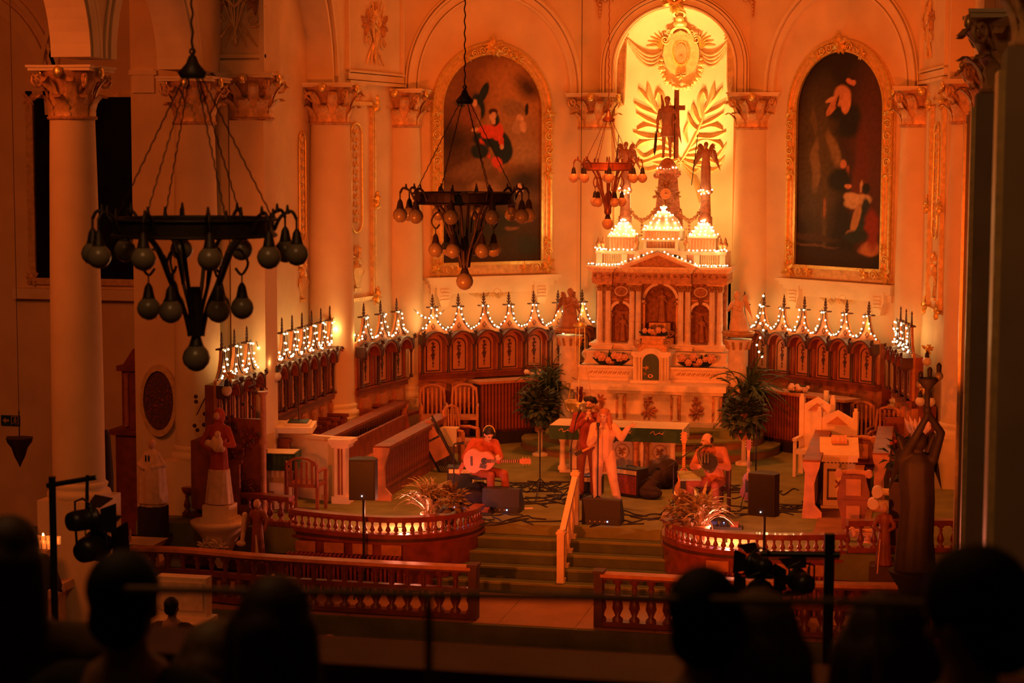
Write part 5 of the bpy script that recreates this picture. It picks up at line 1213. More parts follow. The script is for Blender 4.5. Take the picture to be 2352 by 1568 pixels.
# ------------------------------------------------ balustrades
def baluster_mb(h, r):
    return MB().lathe([(r*.9, 0), (r*.9, h*.08), (r*.4, h*.14), (r*.95, h*.32), (r*.8, h*.45), (r*.35, h*.68), (r*.55, h*.78), (r*.35, h*.84), (r*.85, h*.92), (r*.85, h)], (0, 0, 0), 9)
def balustrade(name, label, path, z0, h, step, m, base=None, rail=.09, r=.045, topm=None):
    P = [Vector((p[0], p[1], 0)) for p in path]; P = spl(P, 8); o = T(name, label, 'balustrade', (P[0].x, P[0].y, 0))
    def ribbon(w, za, zb):
        mb = MB(); vs = []
        for i, p in enumerate(P):
            d = (P[min(i+1, len(P)-1)]-P[max(i-1, 0)]).normalized(); n = Vector((-d.y, d.x, 0))*w
            vs += [p-n+Vector((0, 0, za)), p+n+Vector((0, 0, za)), p+n+Vector((0, 0, zb)), p-n+Vector((0, 0, zb))]
        L = len(P)-1; mb.add(vs, [(i*4+k, i*4+(k+1) % 4, i*4+4+(k+1) % 4, i*4+4+k) for i in range(L) for k in range(4)]+[(0, 3, 2, 1), (L*4, L*4+1, L*4+2, L*4+3)]); return mb
    ribbon(rail, z0+h-.05, z0+h).build('handrail', topm or m, o, world=True); ribbon(rail*.75, z0+h-.085, z0+h-.05).build('rail_moulding', m, o, world=True)
    ribbon(rail*.9, z0-.04, z0+.03).build('bottom_rail', m, o, world=True)
    if base is not None:
        ribbon(rail*.6, base, z0-.1).build('base_wall', m, o, world=True); ribbon(rail*1.0, z0-.13, z0-.09).build('base_moulding', m, o, world=True); ribbon(rail*.8, z0-.09, z0-.04).build('cornice', WOODD, o, world=True); ribbon(rail*.9, base, base+.08).build('base_board', WOODD, o, world=True)
    if m is DMAH: ribbon(rail*.5, z0+h*.46, z0+h*.56).build('middle_rail', m, o, world=True)
    acc = 0; b0 = None
    for i in range(len(P)-1):
        L = (P[i+1]-P[i]).length; 
        while acc < L:
            q = P[i].lerp(P[i+1], acc/L); acc += step
            if b0 is None: b0 = baluster_mb(h-.1, r).build('baluster', m, o); b0.location = (q.x-P[0].x, q.y-P[0].y, z0+.02)
            else: ipart(b0, 'baluster', o, (q.x-P[0].x, q.y-P[0].y, z0+.02))
        acc -= L
    return o
DMAH = None
MAHOG = mat('mahogany', (.25, .05, .022), .35, var=.3, scale=6, coat=.3)
LP = [(-1.52, 29.5), (-1.6, 28.9), (-2.0, 28.35), (-2.6, 28.1), (-3.4, 28.15), (-4.3, 28.4)]
balustrade('curved_balustrade', 'low curved mahogany balustrade left of the steps', LP, .0, .3, .125, MAHOG, PL)
balustrade('curved_balustrade', 'low curved mahogany balustrade right of the steps', [(-x, y) for x, y in LP], .0, .29, .125, MAHOG, PL)
balustrade('arcaded_balustrade', 'taller straight balustrade at the far left of the stage front', [(-4.32, 28.42), (-6.3, 28.9)], .05, .44, .2, MAHOG, PL, r=.06)
balustrade('arcaded_balustrade', 'taller straight balustrade at the far right of the stage front', [(4.32, 28.42), (6.2, 28.9)], .05, .44, .2, MAHOG, PL, r=.06)
DMAH = mat('shaded_mahogany', (.13, .03, .018), .4, var=.3, scale=6, coat=.2)  # shadow over the communion rail is put into this darker mahogany colour
CL_ = [(-.95, 26.55), (-2.6, 26.55), (-4.2, 26.62), (-5.4, 26.8), (-6.3, 26.75)]
balustrade('communion_rail', 'long dark communion rail with balusters left of the aisle gap', CL_, PL+.06, .72, .24, DMAH, None, .11, .085, WOODL)
balustrade('communion_rail', 'dark communion rail with balusters right of the aisle gap', [(-x, y) for x, y in CL_[:4]], PL+.06, .72, .24, DMAH, None, .11, .085, WOODL)
for s_, lb in ((-1, 'left'), (1, 'right')):
    tag(MB().bb(*sorted((s_*.86, s_*.98)), 26.44, 26.66, PL, PL+.78).bb(*sorted((s_*.84, s_*1.0)), 26.42, 26.68, PL+.78, PL+.82).build('gate_post', WOODD), 'dark square post ending the communion rail on the '+lb+' of the gap', 'post')
# radiators in front of the stage walls
def radiator(label, x0, x1, y):
    o = T('radiator', label, 'radiator', (x0, y, PL)); n = int(abs(x1-x0)/.068); f0 = None
    for i in range(n):
        if f0 is None: f0 = MB().prism([(-.02, 0), (.02, 0), (.02, .5), (.012, .56), (-.012, .56), (-.02, .5)], -.07, .07).build('radiator_fin', MAHOG, o)
        else: ipart(f0, 'radiator_fin', o, ((x1-x0)*i/n, 0, .0))
    MB().bb(min(0, x1-x0), max(0, x1-x0), -.03, .03, .06, .1).bb(min(0, x1-x0), max(0, x1-x0), -.03, .03, .46, .5).build('pipe', MAHOG, o)
    for i in range(4): w_ = (x1-x0)/4; MB().bb(*sorted((w_*i+.08*(1 if w_ > 0 else -1), w_*(i+1)-.06*(1 if w_ > 0 else -1))), .1, .12, .56, .72).build('wall_panel', WOODL, o)
radiator('finned radiator under the left curved balustrade', -4.2, -2.35, 27.9); radiator('finned radiator under the right curved balustrade', 2.2, 4.1, 27.9)
# cream round-topped posts
for x, y, z, lb in ((-4.45, 27.6, PL, 'cream round-topped post in front of the left radiator'), (4.2, 27.4, PL, 'cream round-topped post in front of the right radiator'), (-2.62, 25.0, -1.14, 'small round-topped post on the lower step near the middle left')):
    o = T('marker_post', lb, 'post', (x, y, z)); MB().prism([(-.1, 0), (.1, 0), (.1, .24)]+arcpts(0, .24, .1, 10)[1:-1]+[(-.1, .24)], -.05, .05).build('post_body', CREAM if y > 26 else RUST, o); MB().bb(-.115, .115, -.06, .06, .22, .25).build('band', CREAM if y > 26 else RUST, o)
# handrail in the middle of the steps
o = T('stair_handrail', 'cream painted handrail with turned balusters down the middle of the steps', 'handrail', (0, 29.6, 0))
MB().bb(-.055, .055, 0, .11, 0, .8).bb(-.07, .07, -.015, .125, .8, .84).bb(-.05, .05, .005, .105, .84, .87).build('newel_post', CREAM, o)
MB().bb(-.055, .055, -1.2, -1.09, -.68, .08).bb(-.07, .07, -1.215, -1.075, .08, .11).bb(-.05, .05, -1.2, -1.09, .11, .14).build('newel_post', CREAM, o)
MB().add([(-.045, 0, .72), (.045, 0, .72), (.045, 0, .8), (-.045, 0, .8), (-.045, -1.1, .0), (.045, -1.1, .0), (.045, -1.1, .08), (-.045, -1.1, .08)], [(0, 1, 2, 3), (4, 7, 6, 5), (0, 4, 5, 1), (1, 5, 6, 2), (2, 6, 7, 3), (3, 7, 4, 0)]).build('rail', CREAM, o)
for i in range(4):
    y = -.2-.3*i; z = -.17*(i+1); b = baluster_mb(.72-.655*.0+.02+.0-.0+(.02), .045).build('baluster', CREAM, o); b.location = (0, y, z); b.scale = (1, 1, (.72+y*.655-z)/.76)
    MB().box((0, y, z+.03), (.13, .13, .06)).build('baluster_foot', CREAM, o)
# big slab of shadowy stuff around side altars is built with the statues
# ================================================ STAGE LAMPS
def barn_lamp(parent, c, d, s=1.0, front=True):
    d = Vector(d).normalized(); R = d.to_track_quat('-Y', 'Z').to_matrix()     # local -y is the beam
    M = Matrix.Translation(c) @ R.to_4x4() @ Matrix.Scale(s, 4)
    m = MB(M @ Matrix.Rotation(PI/2, 4, 'X')); m.lathe([(.03, -.2), (.11, -.19), (.13, -.1), (.13, .1), (.15, .11), (.15, .15), (.13, .15)], (0, 0, 0), 16); b = m.build('lamp_body', BLACK, parent, world=True)
    m = MB(M)
    for a in range(4):
        q = M @ Matrix.Rotation(a*PI/2, 4, 'Y'); f = MB(q); f.add([(-.13, -.15, .14), (.13, -.15, .14), (.19, -.3, .24), (-.19, -.3, .24), (-.13, -.155, .15), (.13, -.155, .15), (.19, -.305, .25), (-.19, -.305, .25)], [(0, 1, 2, 3), (7, 6, 5, 4), (0, 4, 5, 1), (2, 6, 7, 3), (1, 5, 6, 2), (0, 3, 7, 4)]); f.build('barn_door', BLACK, parent, world=True)
    m = MB(M); m.tube([(-.17, 0, 0), (-.17, 0, .2), (0, 0, .26), (.17, 0, .2), (.17, 0, 0)], .014, 5); m.build('yoke', BLACK, parent, world=True)
    m = MB(M @ Matrix.Rotation(PI/2, 4, 'X')); m.lathe([(.001, .135), (.11, .135), (.11, .14), (.001, .14)], (0, 0, 0), 16); m.build('lens', mat('lamp_lens', (1, .5, .15), .3, var=0, emit=(1, .38, .1), es=14) if 'lamp_lens' not in bpy.data.materials else bpy.data.materials['lamp_lens'], parent, world=True)
AIM = Vector((.2, 38, 4.7))
o = T('stage_lamp_stand', 'black lighting stand with barn-door lamps at the left', 'stage light', (-2.0, 14.9, 0))
barn_lamp(o, Vector(LAMP_L)-Vector((0, .25, 0)), AIM-Vector(LAMP_L), .85)
barn_lamp(o, Vector(LAMP_L)+Vector((-.03, -.35, .25)), (.6, 1, .0), .7)
MB().tube([(-1.83, 14.9, -1.3), (-1.83, 14.9, 3.1)], .032, 8).tube([(-1.88, 14.9, 3.02), (-1.45, 14.95, 3.1)], .022, 8).tube([(-1.52, 14.9, 2.8), (-1.52, 14.93, 3.12)], .016, 6).build('mast', BLACK, o, world=True)
light('SPOT', 'left_stage_lamp', Vector(LAMP_L)+Vector((0, .1, 0)), 6600, ORANGE, AIM, .15, None, 50, 1)
o = T('stage_lamp_stand', 'black lighting stand with three barn-door lamps on a crossbar at the right', 'stage light', (4.7, 14.6, 0))
barn_lamp(o, Vector(LAMP_R)-Vector((0, .25, 0)), AIM-Vector(LAMP_R), .75); barn_lamp(o, Vector(LAMP_R)+Vector((.3, -.2, .12)), (-.5, 1, .0), .6); barn_lamp(o, Vector(LAMP_R)+Vector((-.02, -.2, .24)), (-.9, .8, .1), .5)
MB().tube([(4.72, 14.5, -1.3), (4.72, 14.5, 2.98)], .04, 8).tube([(4.2, 14.5, 2.8), (4.8, 14.5, 2.82)], .024, 8).build('mast', BLACK, o, world=True)
light('SPOT', 'right_stage_lamp', Vector(LAMP_R)+Vector((0, .1, 0)), 5600, ORANGE, AIM+Vector((1, 0, 0)), .15, None, 50, 1)
# ================================================ HANGING LAMPS
GLOBED = mat('unlit_globe_glass', (.2, .16, .11), .3, var=.1, scale=10)
def globe_lamp(parent, p, r=.095, cap=.1, chain=None, m=None, protos={}):
    p = Vector(p)
    key = (round(r, 3),)
    g = MB().lathe([(r*.28, r*.98), (r*.55, r*.85), (r*.87, r*.45), (r, 0), (r*.9, -r*.42), (r*.6, -r*.8), (r*.2, -r*.98), (.002, -r)], (0, 0, 0), 14)
    c = MB().lathe([(.012, r+cap), (.03, r+cap*.7), (r*.5, r*.95), (r*.58, r*.8), (r*.4, r*.75)], (0, 0, 0), 12)
    if (key, parent.name) in protos:
        a, b = protos[(key, parent.name)]; q = ipart(a, 'globe', parent, p); w_ = ipart(b, 'shade_cap', parent, p); w_.parent = q; w_.location = (0, 0, 0)
    else:
        q = g.build('globe', m or GLOBED, parent); w_ = c.build('shade_cap', IRON, q); q.location = p; protos[(key, parent.name)] = (q, w_)
def chandelier(label, loc, R=.6, arms=10, ztop=1.17, drop=.97, col=IRON, gr=.09, low=6, up=5.0, band=None, rot=.2, gm=None):
    o = T('chandelier', label, 'chandelier', loc)
    MB().ring(0, 0, 0, 0, 0, 0, n=3) if False else None
    rg_ = MB(); n = 40; vs = []
    for k in range(n):
        a = 2*PI*k/n
        for r, z in ((R, -.06), (R, .06), (R-.03, .06), (R-.03, -.06)): vs.append((r*cos(a), r*sin(a), z))
    rg_.add(vs, [(k*4+j, k*4+(j+1) % 4, ((k+1) % n)*4+(j+1) % 4, ((k+1) % n)*4+j) for k in range(n) for j in range(4)]); rg_.build('ring_band', band or col, o)
    m = MB()
    for z in (-.06, .06): m.tube([((R+.01)*cos(2*PI*k/n), (R+.01)*sin(2*PI*k/n), z) for k in range(n)], .013, 5, closed=True)
    m.build('ring_edging', col, o)
    for k in range(arms):
        a = 2*PI*k/arms+rot; c, s_ = cos(a), sin(a)
        m = MB(); P = spl([(R*c, R*s_, -.02), ((R+.05)*c, (R+.05)*s_, .08), ((R+.13)*c, (R+.13)*s_, .12), ((R+.17)*c, (R+.17)*s_, .06)], 5); m.tube(P, .014, 6)
        m.tube([((R+.1)*c, (R+.1)*s_, .1), ((R+.1)*c, (R+.1)*s_, .17)], [.02, .008], 5); m.tube([((R+.17)*c, (R+.17)*s_, .08), ((R+.17)*c, (R+.17)*s_, -.02)], .009, 5); m.build('arm', col, o)
        globe_lamp(o, ((R+.17)*c, (R+.17)*s_, -.02-gr-.09), gr, m=gm)
    for k in range(8):
        a = 2*PI*k/8+.1; c, s_ = cos(a), sin(a)
        MB().tube(spl([(R*.72*c, R*.72*s_, -.02), (R*.5*c, R*.5*s_, -.16), (R*.32*c, R*.32*s_, -.42), (R*.16*c, R*.16*s_, -.62), (R*.08*c, R*.08*s_, -.82)], 5), [.016]*20+[.02], 6).build('rib', col, o)
    for k in range(low):
        a = 2*PI*k/low+.35; c, s_ = cos(a), sin(a)
        sc2 = MB(); P = [(R*.3*c, R*.3*s_, -.42), (R*.38*c, R*.38*s_, -.22), (R*.55*c, R*.55*s_, -.17), (R*.66*c, R*.66*s_, -.27), (R*.58*c, R*.58*s_, -.36), (R*.5*c, R*.5*s_, -.31)]
        sc2.tube(spl(P, 4), .011, 5); sc2.tube([(R*.58*c, R*.58*s_, -.36), (R*.58*c, R*.58*s_, -.44)], .006, 4); sc2.build('scroll_arm', col, o)
        globe_lamp(o, (R*.58*c, R*.58*s_, -.44-gr-.08), gr, m=gm)
    MB().lathe([(.06, -.8), (.065, -.78), (.05, -.5), (.04, -.45)], (0, 0, 0), 10).build('stem', col, o)
    globe_lamp(o, (0, 0, -.8-gr*1.3-.07), gr*1.18, m=gm)
    MB().lathe([(.09, ztop-.06), (.11, ztop-.02), (.05, ztop+.05), (.03, ztop+.1), (.01, ztop+.12)], (0, 0, 0), 12).build('canopy', col, o)
    for k in range(6):
        a = 2*PI*k/6+.25; A = Vector((R*.98*cos(a), R*.98*sin(a), .06)); B = Vector((.06*cos(a), .06*sin(a), ztop-.04)); m = MB(); N_ = 26
        for i in range(N_):
            p, q = A.lerp(B, i/N_), A.lerp(B, (i+1.15)/N_); m.tube([p, (p+q)/2+Vector((.004*(-1)**i, .004, 0)), q], .0055, 4)
        m.build('chain', col, o); MB().tube([A, A+Vector((0, 0, .08))], [.02, .008], 5).build('finial', col, o)
    m = MB(); N_ = int(up/.07)
    for i in range(N_):
        z = ztop+.1+.07*i; m.tube([(0, 0, z), (.007*(-1)**i, .0, z+.04), (0, 0, z+.08)], .008, 4)
    m.tube([(.02*cos(2*PI*k/10), 0, ztop+.14+.02*sin(2*PI*k/10)) for k in range(10)], .008, 4, closed=True); m.build('hanging_chain', col, o)
    return o
chandelier('nearest and largest-looking dark ring chandelier, hanging on the left', (0, 13.6, 5.28), up=5.4)
chandelier('dark ring chandelier hanging in front of the woman in red painting', (0, 22.2, 5.33), up=5.4, rot=.35)
BRZ = mat('bronze', (.25, .08, .04), .4, .5, var=.3)
chandelier('small bronze chandelier hanging in front of the niche', (0, 32.6, 5.67), R=.42, arms=8, ztop=.82, drop=.8, col=BRZ, gr=.085, low=5, up=5.3, gm=mat('lit_globe_tint', (.6, .36, .22), .3, var=.1), band=mat('red_bronze_band', (.55, .15, .08), .5, .2))  # stage light falling on these globes is put into their paler peach colour
# sanctuary lamp
o = T('sanctuary_lamp', 'hanging gilt sanctuary lamp with a red glass, left of the singers', 'lamp', (-.65, 33.6, 1.35))
MB().lathe([(.26, .1), (.27, .13), (.25, .12), (.22, .04), (.2, -.02), (.12, -.1), (.13, -.14), (.07, -.24), (.08, -.28), (.03, -.34), (.035, -.4), (.005, -.48)], (0, 0, 0), 20).build('bowl', GOLD, o)
MB().lathe([(.03, .1), (.055, .14), (.06, .38), (.055, .38), (.05, .16)], (0, 0, 0), 12).build('red_glass', mat('dark_red_glass', (.12, .01, .01), .2), o)
MB().lathe([(.02, 1.55), (.12, 1.5), (.12, 1.46), (.03, 1.5)], (0, 0, 0), 14).build('canopy', GOLD, o)
for k in range(3):
    a = 2*PI*k/3+.6; MB().tube([(.25*cos(a), .25*sin(a), .12), (.1*cos(a), .1*sin(a), .9), (.09*cos(a), .09*sin(a), 1.48)], .008, 5).build('chain', GOLD, o)
    MB().sph((.27*cos(a), .27*sin(a), .06), (.05, .05, .06), 8, 6).build('mask', GOLD, o)
for k in range(9): a = 2*PI*k/9; MB().sph((.2*cos(a), .2*sin(a), -.03), (.035, .035, .04), 7, 5).build('boss', GOLD, o)
MB().tube([(0, 0, 1.5), (0, 0, 10.6)], .006, 5).build('wire', IRON, o)
# wall sconces with globes on the stalls
def sconce(label, loc, n, seed, dx=(1, 0)):
    o = T('wall_sconce', label, 'wall lamp', loc); 
    m = MB(); m.tube(spl([(0, 0, 0), (.05, -.05, .1), (0, -.1, .16), (-.03, -.12, .05)], 4), .012, 5); foliage(m, 0, .08, .13, -.05, 7, seed); m.build('bracket', GOLD, o)
    for k in range(n): globe_lamp(o, ((k-(n-1)/2)*.17*dx[0], -.12+(k-(n-1)/2)*.17*dx[1], -.14), .085, m=GLOBE)
p = Zp(808, 800, 2.0)
for px, py, y, n, lb in ((808, 795, 35.4, 2, 'pair of frosted globes on the end of the middle left stalls'), (630, 862, 31.0, 2, 'pair of frosted globes on the end of the edge-on left stalls'), (527, 895, 28.5, 1, 'single frosted globe on the end of the front left stalls'),
                         (2129, 828, 35.6, 1, 'single frosted globe high on the right stall end'), (2125, 920, 33.5, 2, 'pair of pale globes lower on the right stall end')):
    p = Yp(px, py, y); sconce(lb, (p.x, p.y, p.z+.14), n, n+1)
# ================================================ STATUES AND SIDE SHRINES (left)
def st_at(px, py, y): p = Yp(px, py, y); return (p.x, p.y, p.z)
# robed woman statue with infant, on a console
x, y, z = st_at(505, 1180, 27.8)
o = T('wall_console', 'cream console bracket carrying the statue of the woman with a child', 'console', (x, y, z-.1))
MB().lathe([(.05, -.75), (.12, -.6), (.2, -.45), (.3, -.25), (.4, -.12), (.46, -.05), (.46, .0), (.3, .0)], (0, 0, 0), 18).build('bracket', CREAM, o); 
m = MB(); 
for k in range(5): foliage(m, -.16+.08*k, -.35+.05*(k % 2), .12, -.3, 7, k, h=.05)
m.build('vine_relief', CREAM, o)
MB().bb(-.22, .22, -.18, .18, 0, .26).bb(-.26, .26, -.22, .22, 0, .06).build('statue_base', CREAM, o)
P = robed(1.5, arms=[(-1, (-.3, -.08, 1.12), (-.1, -.26, 1.05)), (1, (.3, -.08, 1.1), (.12, -.26, 1.12))], hood=True, fold=.05)
o = statue('madonna_statue', 'hooded woman statue in a dark red robe holding a pale bundle on the left column', (x, y, z+.16), P, REDR, .013)
P2 = MB().loft([(-.72, .2, .17), (-.4, .16, .14, 0, -.01), (0, .13, .12, 0, -.02)], 20, fold=.06)
fused([MB().loft([(.01, .225, .19), (.3, .19, .16), (.55, .165, .14)], 20, fold=.07)], 'pale_underskirt', STATW, o, .013)
fused([('e', (.05, -.22, .98), (.1, .08, .14)), ('e', (.08, -.26, 1.13), (.05, .05, .06)), ('c', (-.1, -.2, .98), (.12, -.2, .9), .06, .06)], 'infant', STATW, o, .012)
MB().sph((0, -.1, 1.39), (.05, .045, .06), 10, 8).build('face', SKINS, o)
m = MB(); rgx = random.Random(4)
# ornate plaster backdrop behind it with hanging beads
o = T('shrine_backdrop', 'ornate carved shrine surround with a berry branch around the woman statue', 'shrine', (x, 28.75, .2))
for sx in (-1, 1): 
    MB().lathe([(.07, 0), (.09, .05), (.05, .1), (.05, 1.1), (.08, 1.18), (.05, 1.25), (.04, 1.9), (.09, 2.0)], (sx*.38, 0, -.1), 12).build('turned_column', STAT, o)
m = MB()
for k in range(16): foliage(m, rgx.uniform(-.3, .3), rgx.uniform(.1, 1.4), .14, -.02, 7, k, h=.05)
m.bb(-.34, .34, .0, .1, -.1, 1.45); m.build('carved_back', WOOD, o)
m = MB(); m.tube(spl([(-.7, -.1, 1.5), (-.45, -.12, 1.9), (-.1, -.12, 2.0), (.25, -.1, 2.1), (.5, -.1, 1.95)], 5), .01, 5)
for k in range(26): m.sph((rgx.uniform(-.75, .35), -.12, rgx.uniform(1.0, 2.15)), (.035, .03, .035), 7, 5)
m.build('berry_branch', WOODD, o)
# priest statue
x, y, z = st_at(352, 1190, 27.9)
P = robed(1.05, arms=[(-1, (-.36, -.06, 1.1), (-.16, -.26, 1.02)), (1, (.36, -.06, 1.1), (.1, -.26, 1.06))], fold=.07, skirt=1.5); P.append(MB().loft([(.05, .25, .19, 0, 0, 1.5), (.45, .23, .17, 0, 0, 1.2), (.7, .2, .13, 0, 0, .6), (.84, .12, .08)], 22, fold=.05, nf=8))
o = statue('priest_statue', 'statue in a wide cream surplice standing on a dark block at the left', (x, y, z+.2), P, STATW, .013)
MB().sph((0, -.02, .98), (.055, .06, .075), 10, 8).build('head', SKINS, o); MB().bb(-.07, -.05, -.13, -.12, .72, .82).bb(-.02, .0, -.13, -.12, .72, .82).build('neck_bands', BLACKP, o)
o = T('statue_block', 'dark block under the surpliced statue', 'pedestal', (x, y, z-.25)); MB().bb(-.2, .2, -.15, .15, 0, .45).bb(-.24, .24, -.2, .2, -.06, 0).build('block', DARKR, o)
o = T('stone_font', 'pale stone pedestal with a flared top at the lower left', 'pedestal', (*Zp(348, 1290, NV).xy, NV)); o['_l'] = [*o.location, 0]; o.location = (x, 27.2, -.85)
MB().bb(-.3, .3, -.2, .2, 0, .6).bb(-.36, .36, -.26, .26, -.5, 0).add([(-.3, -.2, .6), (.3, -.2, .6), (.3, .2, .6), (-.3, .2, .6), (-.42, -.3, .78), (.42, -.3, .78), (.42, .3, .78), (-.42, .3, .78)], [(0, 3, 2, 1), (4, 5, 6, 7), (0, 1, 5, 4), (1, 2, 6, 5), (2, 3, 7, 6), (3, 0, 4, 7)]).build('stone_body', CREAM, o)
MB().bb(-.16, .16, -.22, -.2, .1, .5).build('sunk_panel', STATW, o)
P = robed(.22, fold=.05); statue('figurine', 'tiny reddish figurine standing before the dark statue block', (x-.02, 27.05, -.07), P, FLP, .008, cat='figurine')
# dark framed oval
x, y, z = st_at(368, 935, 30.0)
o = T('oval_frame', 'dark oval relief picture in a gilt rim on the left pier', 'picture', (-7.3, 30.88, z)); o.location.x = Yp(368, 935, 30.88).x
MB().ring(0, 0, 0, .29, -.05, -.005, 0, 2*PI, 28, 1.85, True).build('oval_panel', mat('dark_oval', (.09, .03, .02), .6, var=.5, scale=20), o)
MB().ring(0, 0, .28, .34, -.09, -.005, 0, 2*PI, 28, 1.85, True).build('rim', GOLDP, o)
m = MB(); rgx = random.Random(9)
for k in range(70):
    a = rgx.uniform(0, 2*PI); r = rgx.random()**.5*.24; m.sph((r*cos(a), -.05, 1.85*r*sin(a)), (.018, .015, .018), 5, 4)
m.build('beadwork', WOOD, o, kind='stuff')
# altar-like shrine front (left aisle), hanging lamp, candle rack
o = T('side_altar', 'dim carved side altar with columns in the left aisle', 'altar', (-8.9, 33.6, -.3)); 
MB().bb(-.6, .6, -.2, .3, -1, .9).bb(-.7, .7, -.28, .3, .9, 1.0).bb(-.5, .5, -.1, .3, 1.0, 2.1).bb(-.58, .58, -.16, .3, 2.1, 2.2).prism([(-.5, 2.2), (.5, 2.2), (.3, 2.5), (.12, 2.6), (.08, 3.0), (0, 3.15), (-.08, 3.0), (-.12, 2.6), (-.3, 2.5)], -.05, .25).build('altar_body', WOOD, o)
for s_ in (-1, 1): MB().lathe([(.05, 0), (.045, .9), (.06, 1.0)], (s_*.4, -.12, 1.05), 10).build('column', WOODL, o)
m = MB(); foliage(m, 0, 2.45, .22, -.08, 9, 3); foliage(m, 0, 1.6, .2, -.12, 9, 5); m.build('carving', WOODL, o)
o = T('aisle_lamp', 'dark hanging oil lamp in front of the left aisle wall', 'lamp', st_at(45, 1020, 26)); MB().lathe([(.2, .1), (.18, .03), (.12, -.05), (.08, -.18), (.03, -.28), (.005, -.34)], (0, 0, 0), 14).build('bowl', IRON, o); MB().tube([(0, 0, .1), (0, 0, .5)], .01, 5).tube([(-.2, 0, .1), (.2, 0, .1)], .02, 6).build('hanger', IRON, o)
MB().tube([(0, 0, .5), (0, 0, 8)], .005, 4).build('wire', IRON, o)
o = T('disc_statue', 'dark slender figure with a round disc behind its head beside the nearest left column', 'statue', st_at(243, 1168, 26.6)); MB().loft([(0, .12, .1), (.5, .13, .1), (1.1, .09, .08), (1.2, .05, .05)], 14).build('dark_body', DARKR, o); m = MB(); m.ring(-.12, .82, 0, .17, -.16, -.12, 0, 2*PI, 22, 1.45, True); m.build('disc', WOOD, o); MB().lathe([(.2, NV-o.location.z), (.16, NV-o.location.z+.1), (.14, -.05), (.18, 0)], (0, 0, 0), 14).build('pedestal', WOODD, o)
o = T('white_pedestal_altar', 'pale stone altar block at the far lower left', 'altar', (-7.6, 24.6, NV)); MB().bb(-1.2, 1.0, -.5, .5, 0, 1.0).bb(-1.3, 1.1, -.6, .6, 1.0, 1.12).bb(-1.1, .9, .1, .4, 1.12, 1.6).build('altar_body', STATW, o); MB().bb(-.9, -.1, -.52, -.5, .2, .8).bb(.0, .8, -.52, -.5, .2, .8).build('front_panel', STAT, o)
CF = mat('candle_flame', (1, .6, .2), .5, var=0, emit=(1, .45, .1), es=25); CG = mat('amber_glass', (.5, .14, .03), .3, var=.1, emit=(1, .25, .04), es=.5)
o = T('votive_rack', 'rack of small lit votive candles at the lower left edge', 'candles', (-7.3, 22.0, .2)); 
MB().bb(-.45, .55, -.2, .2, -1.5, -.1).build('rack', WOODD, o)
p0 = Yp(85, 1230, 21.9)-Vector((-7.3, 22.0, .2)); g0 = f0 = None
for i in range(9):
    for j in range(2):
        q = (p0.x-.3+.07*i, p0.y-.05+.12*j, p0.z-.05-.04*(1-j))
        if g0 is None: g0 = MB().lathe([(.025, -.06), (.03, .04), (.022, .04)], (0, 0, 0), 8).build('votive_glass', CG, o); g0.location = q
        else: ipart(g0, 'votive_glass', o, q)
        if (i*3+j) % 4 == 0:
            if f0 is None: f0 = MB().sph((0, 0, 0), (.014, .014, .026), 6, 5).build('flame', CF, o); f0.location = (q[0], q[1], q[2]+.05)
            else: ipart(f0, 'flame', o, (q[0], q[1], q[2]+.05))
light('POINT', 'votive_glow', Yp(85, 1215, 21.7), 6, (1, .35, .06), None, .05)
# saint statue with child at the left end of the stage (in front of dark niche)
x, y, z = st_at(592, 1235, 27.5)
P = robed(.95, arms=[(-1, (-.28, -.06, 1.1), (-.3, -.2, .85)), (1, (.3, -.06, 1.15), (.28, -.2, .9))], fold=.05)
o = statue('monk_statue', 'brown-robed monk statue left of the stage front, pale cloth over one arm', (x, y, z-.35), P, WOOD, .012)
MB().sph((0, -.03, .885), (.055, .06, .07), 10, 8).build('head', SKINS, o); fused([('c', (-.17, -.1, .72), (-.2, -.14, .3), .045, .035), ('e', (-.22, -.14, .28), (.08, .05, .05))], 'cloth_drape', STATW, o, .01)
MB().tube([(.02, -.13, .42), (.03, -.15, .05)], .012, 5).tube([(.02, -.13, .42), (.06, -.15, .1)], .01, 5).build('rope_belt', CREAM, o)
tag(MB().bb(x-.2, x+.2, y-.15, y+.2, PL, z-.35).build('pedestal', WOODD), 'dark pedestal under the brown-robed monk statue', 'pedestal')
# right hand bust statue, lower right
x, y, z = st_at(2030, 1250, 27.7)
P = robed(.9, arms=[(1, (.28, -.06, 1.1), (.1, -.24, 1.0)), (-1, (-.28, -.06, 1.1), (-.1, -.24, 1.0))], fold=.05)
o = statue('monk_statue', 'reddish robed statue with clasped hands near the right end of the stage', (x, y, z-.3), P, WOOD, .012)
MB().sph((0, -.03, .84), (.055, .06, .07), 10, 8).build('head', SKINS, o); MB().tube([(-.05, -.13, .4), (-.08, -.15, -.1)], .012, 5).build('cord', FLP, o)
tag(MB().bb(x-.2, x+.2, y-.15, y+.2, PL, z-.3).build('pedestal', WOODD), 'dark pedestal under the clasped-hands statue', 'pedestal')
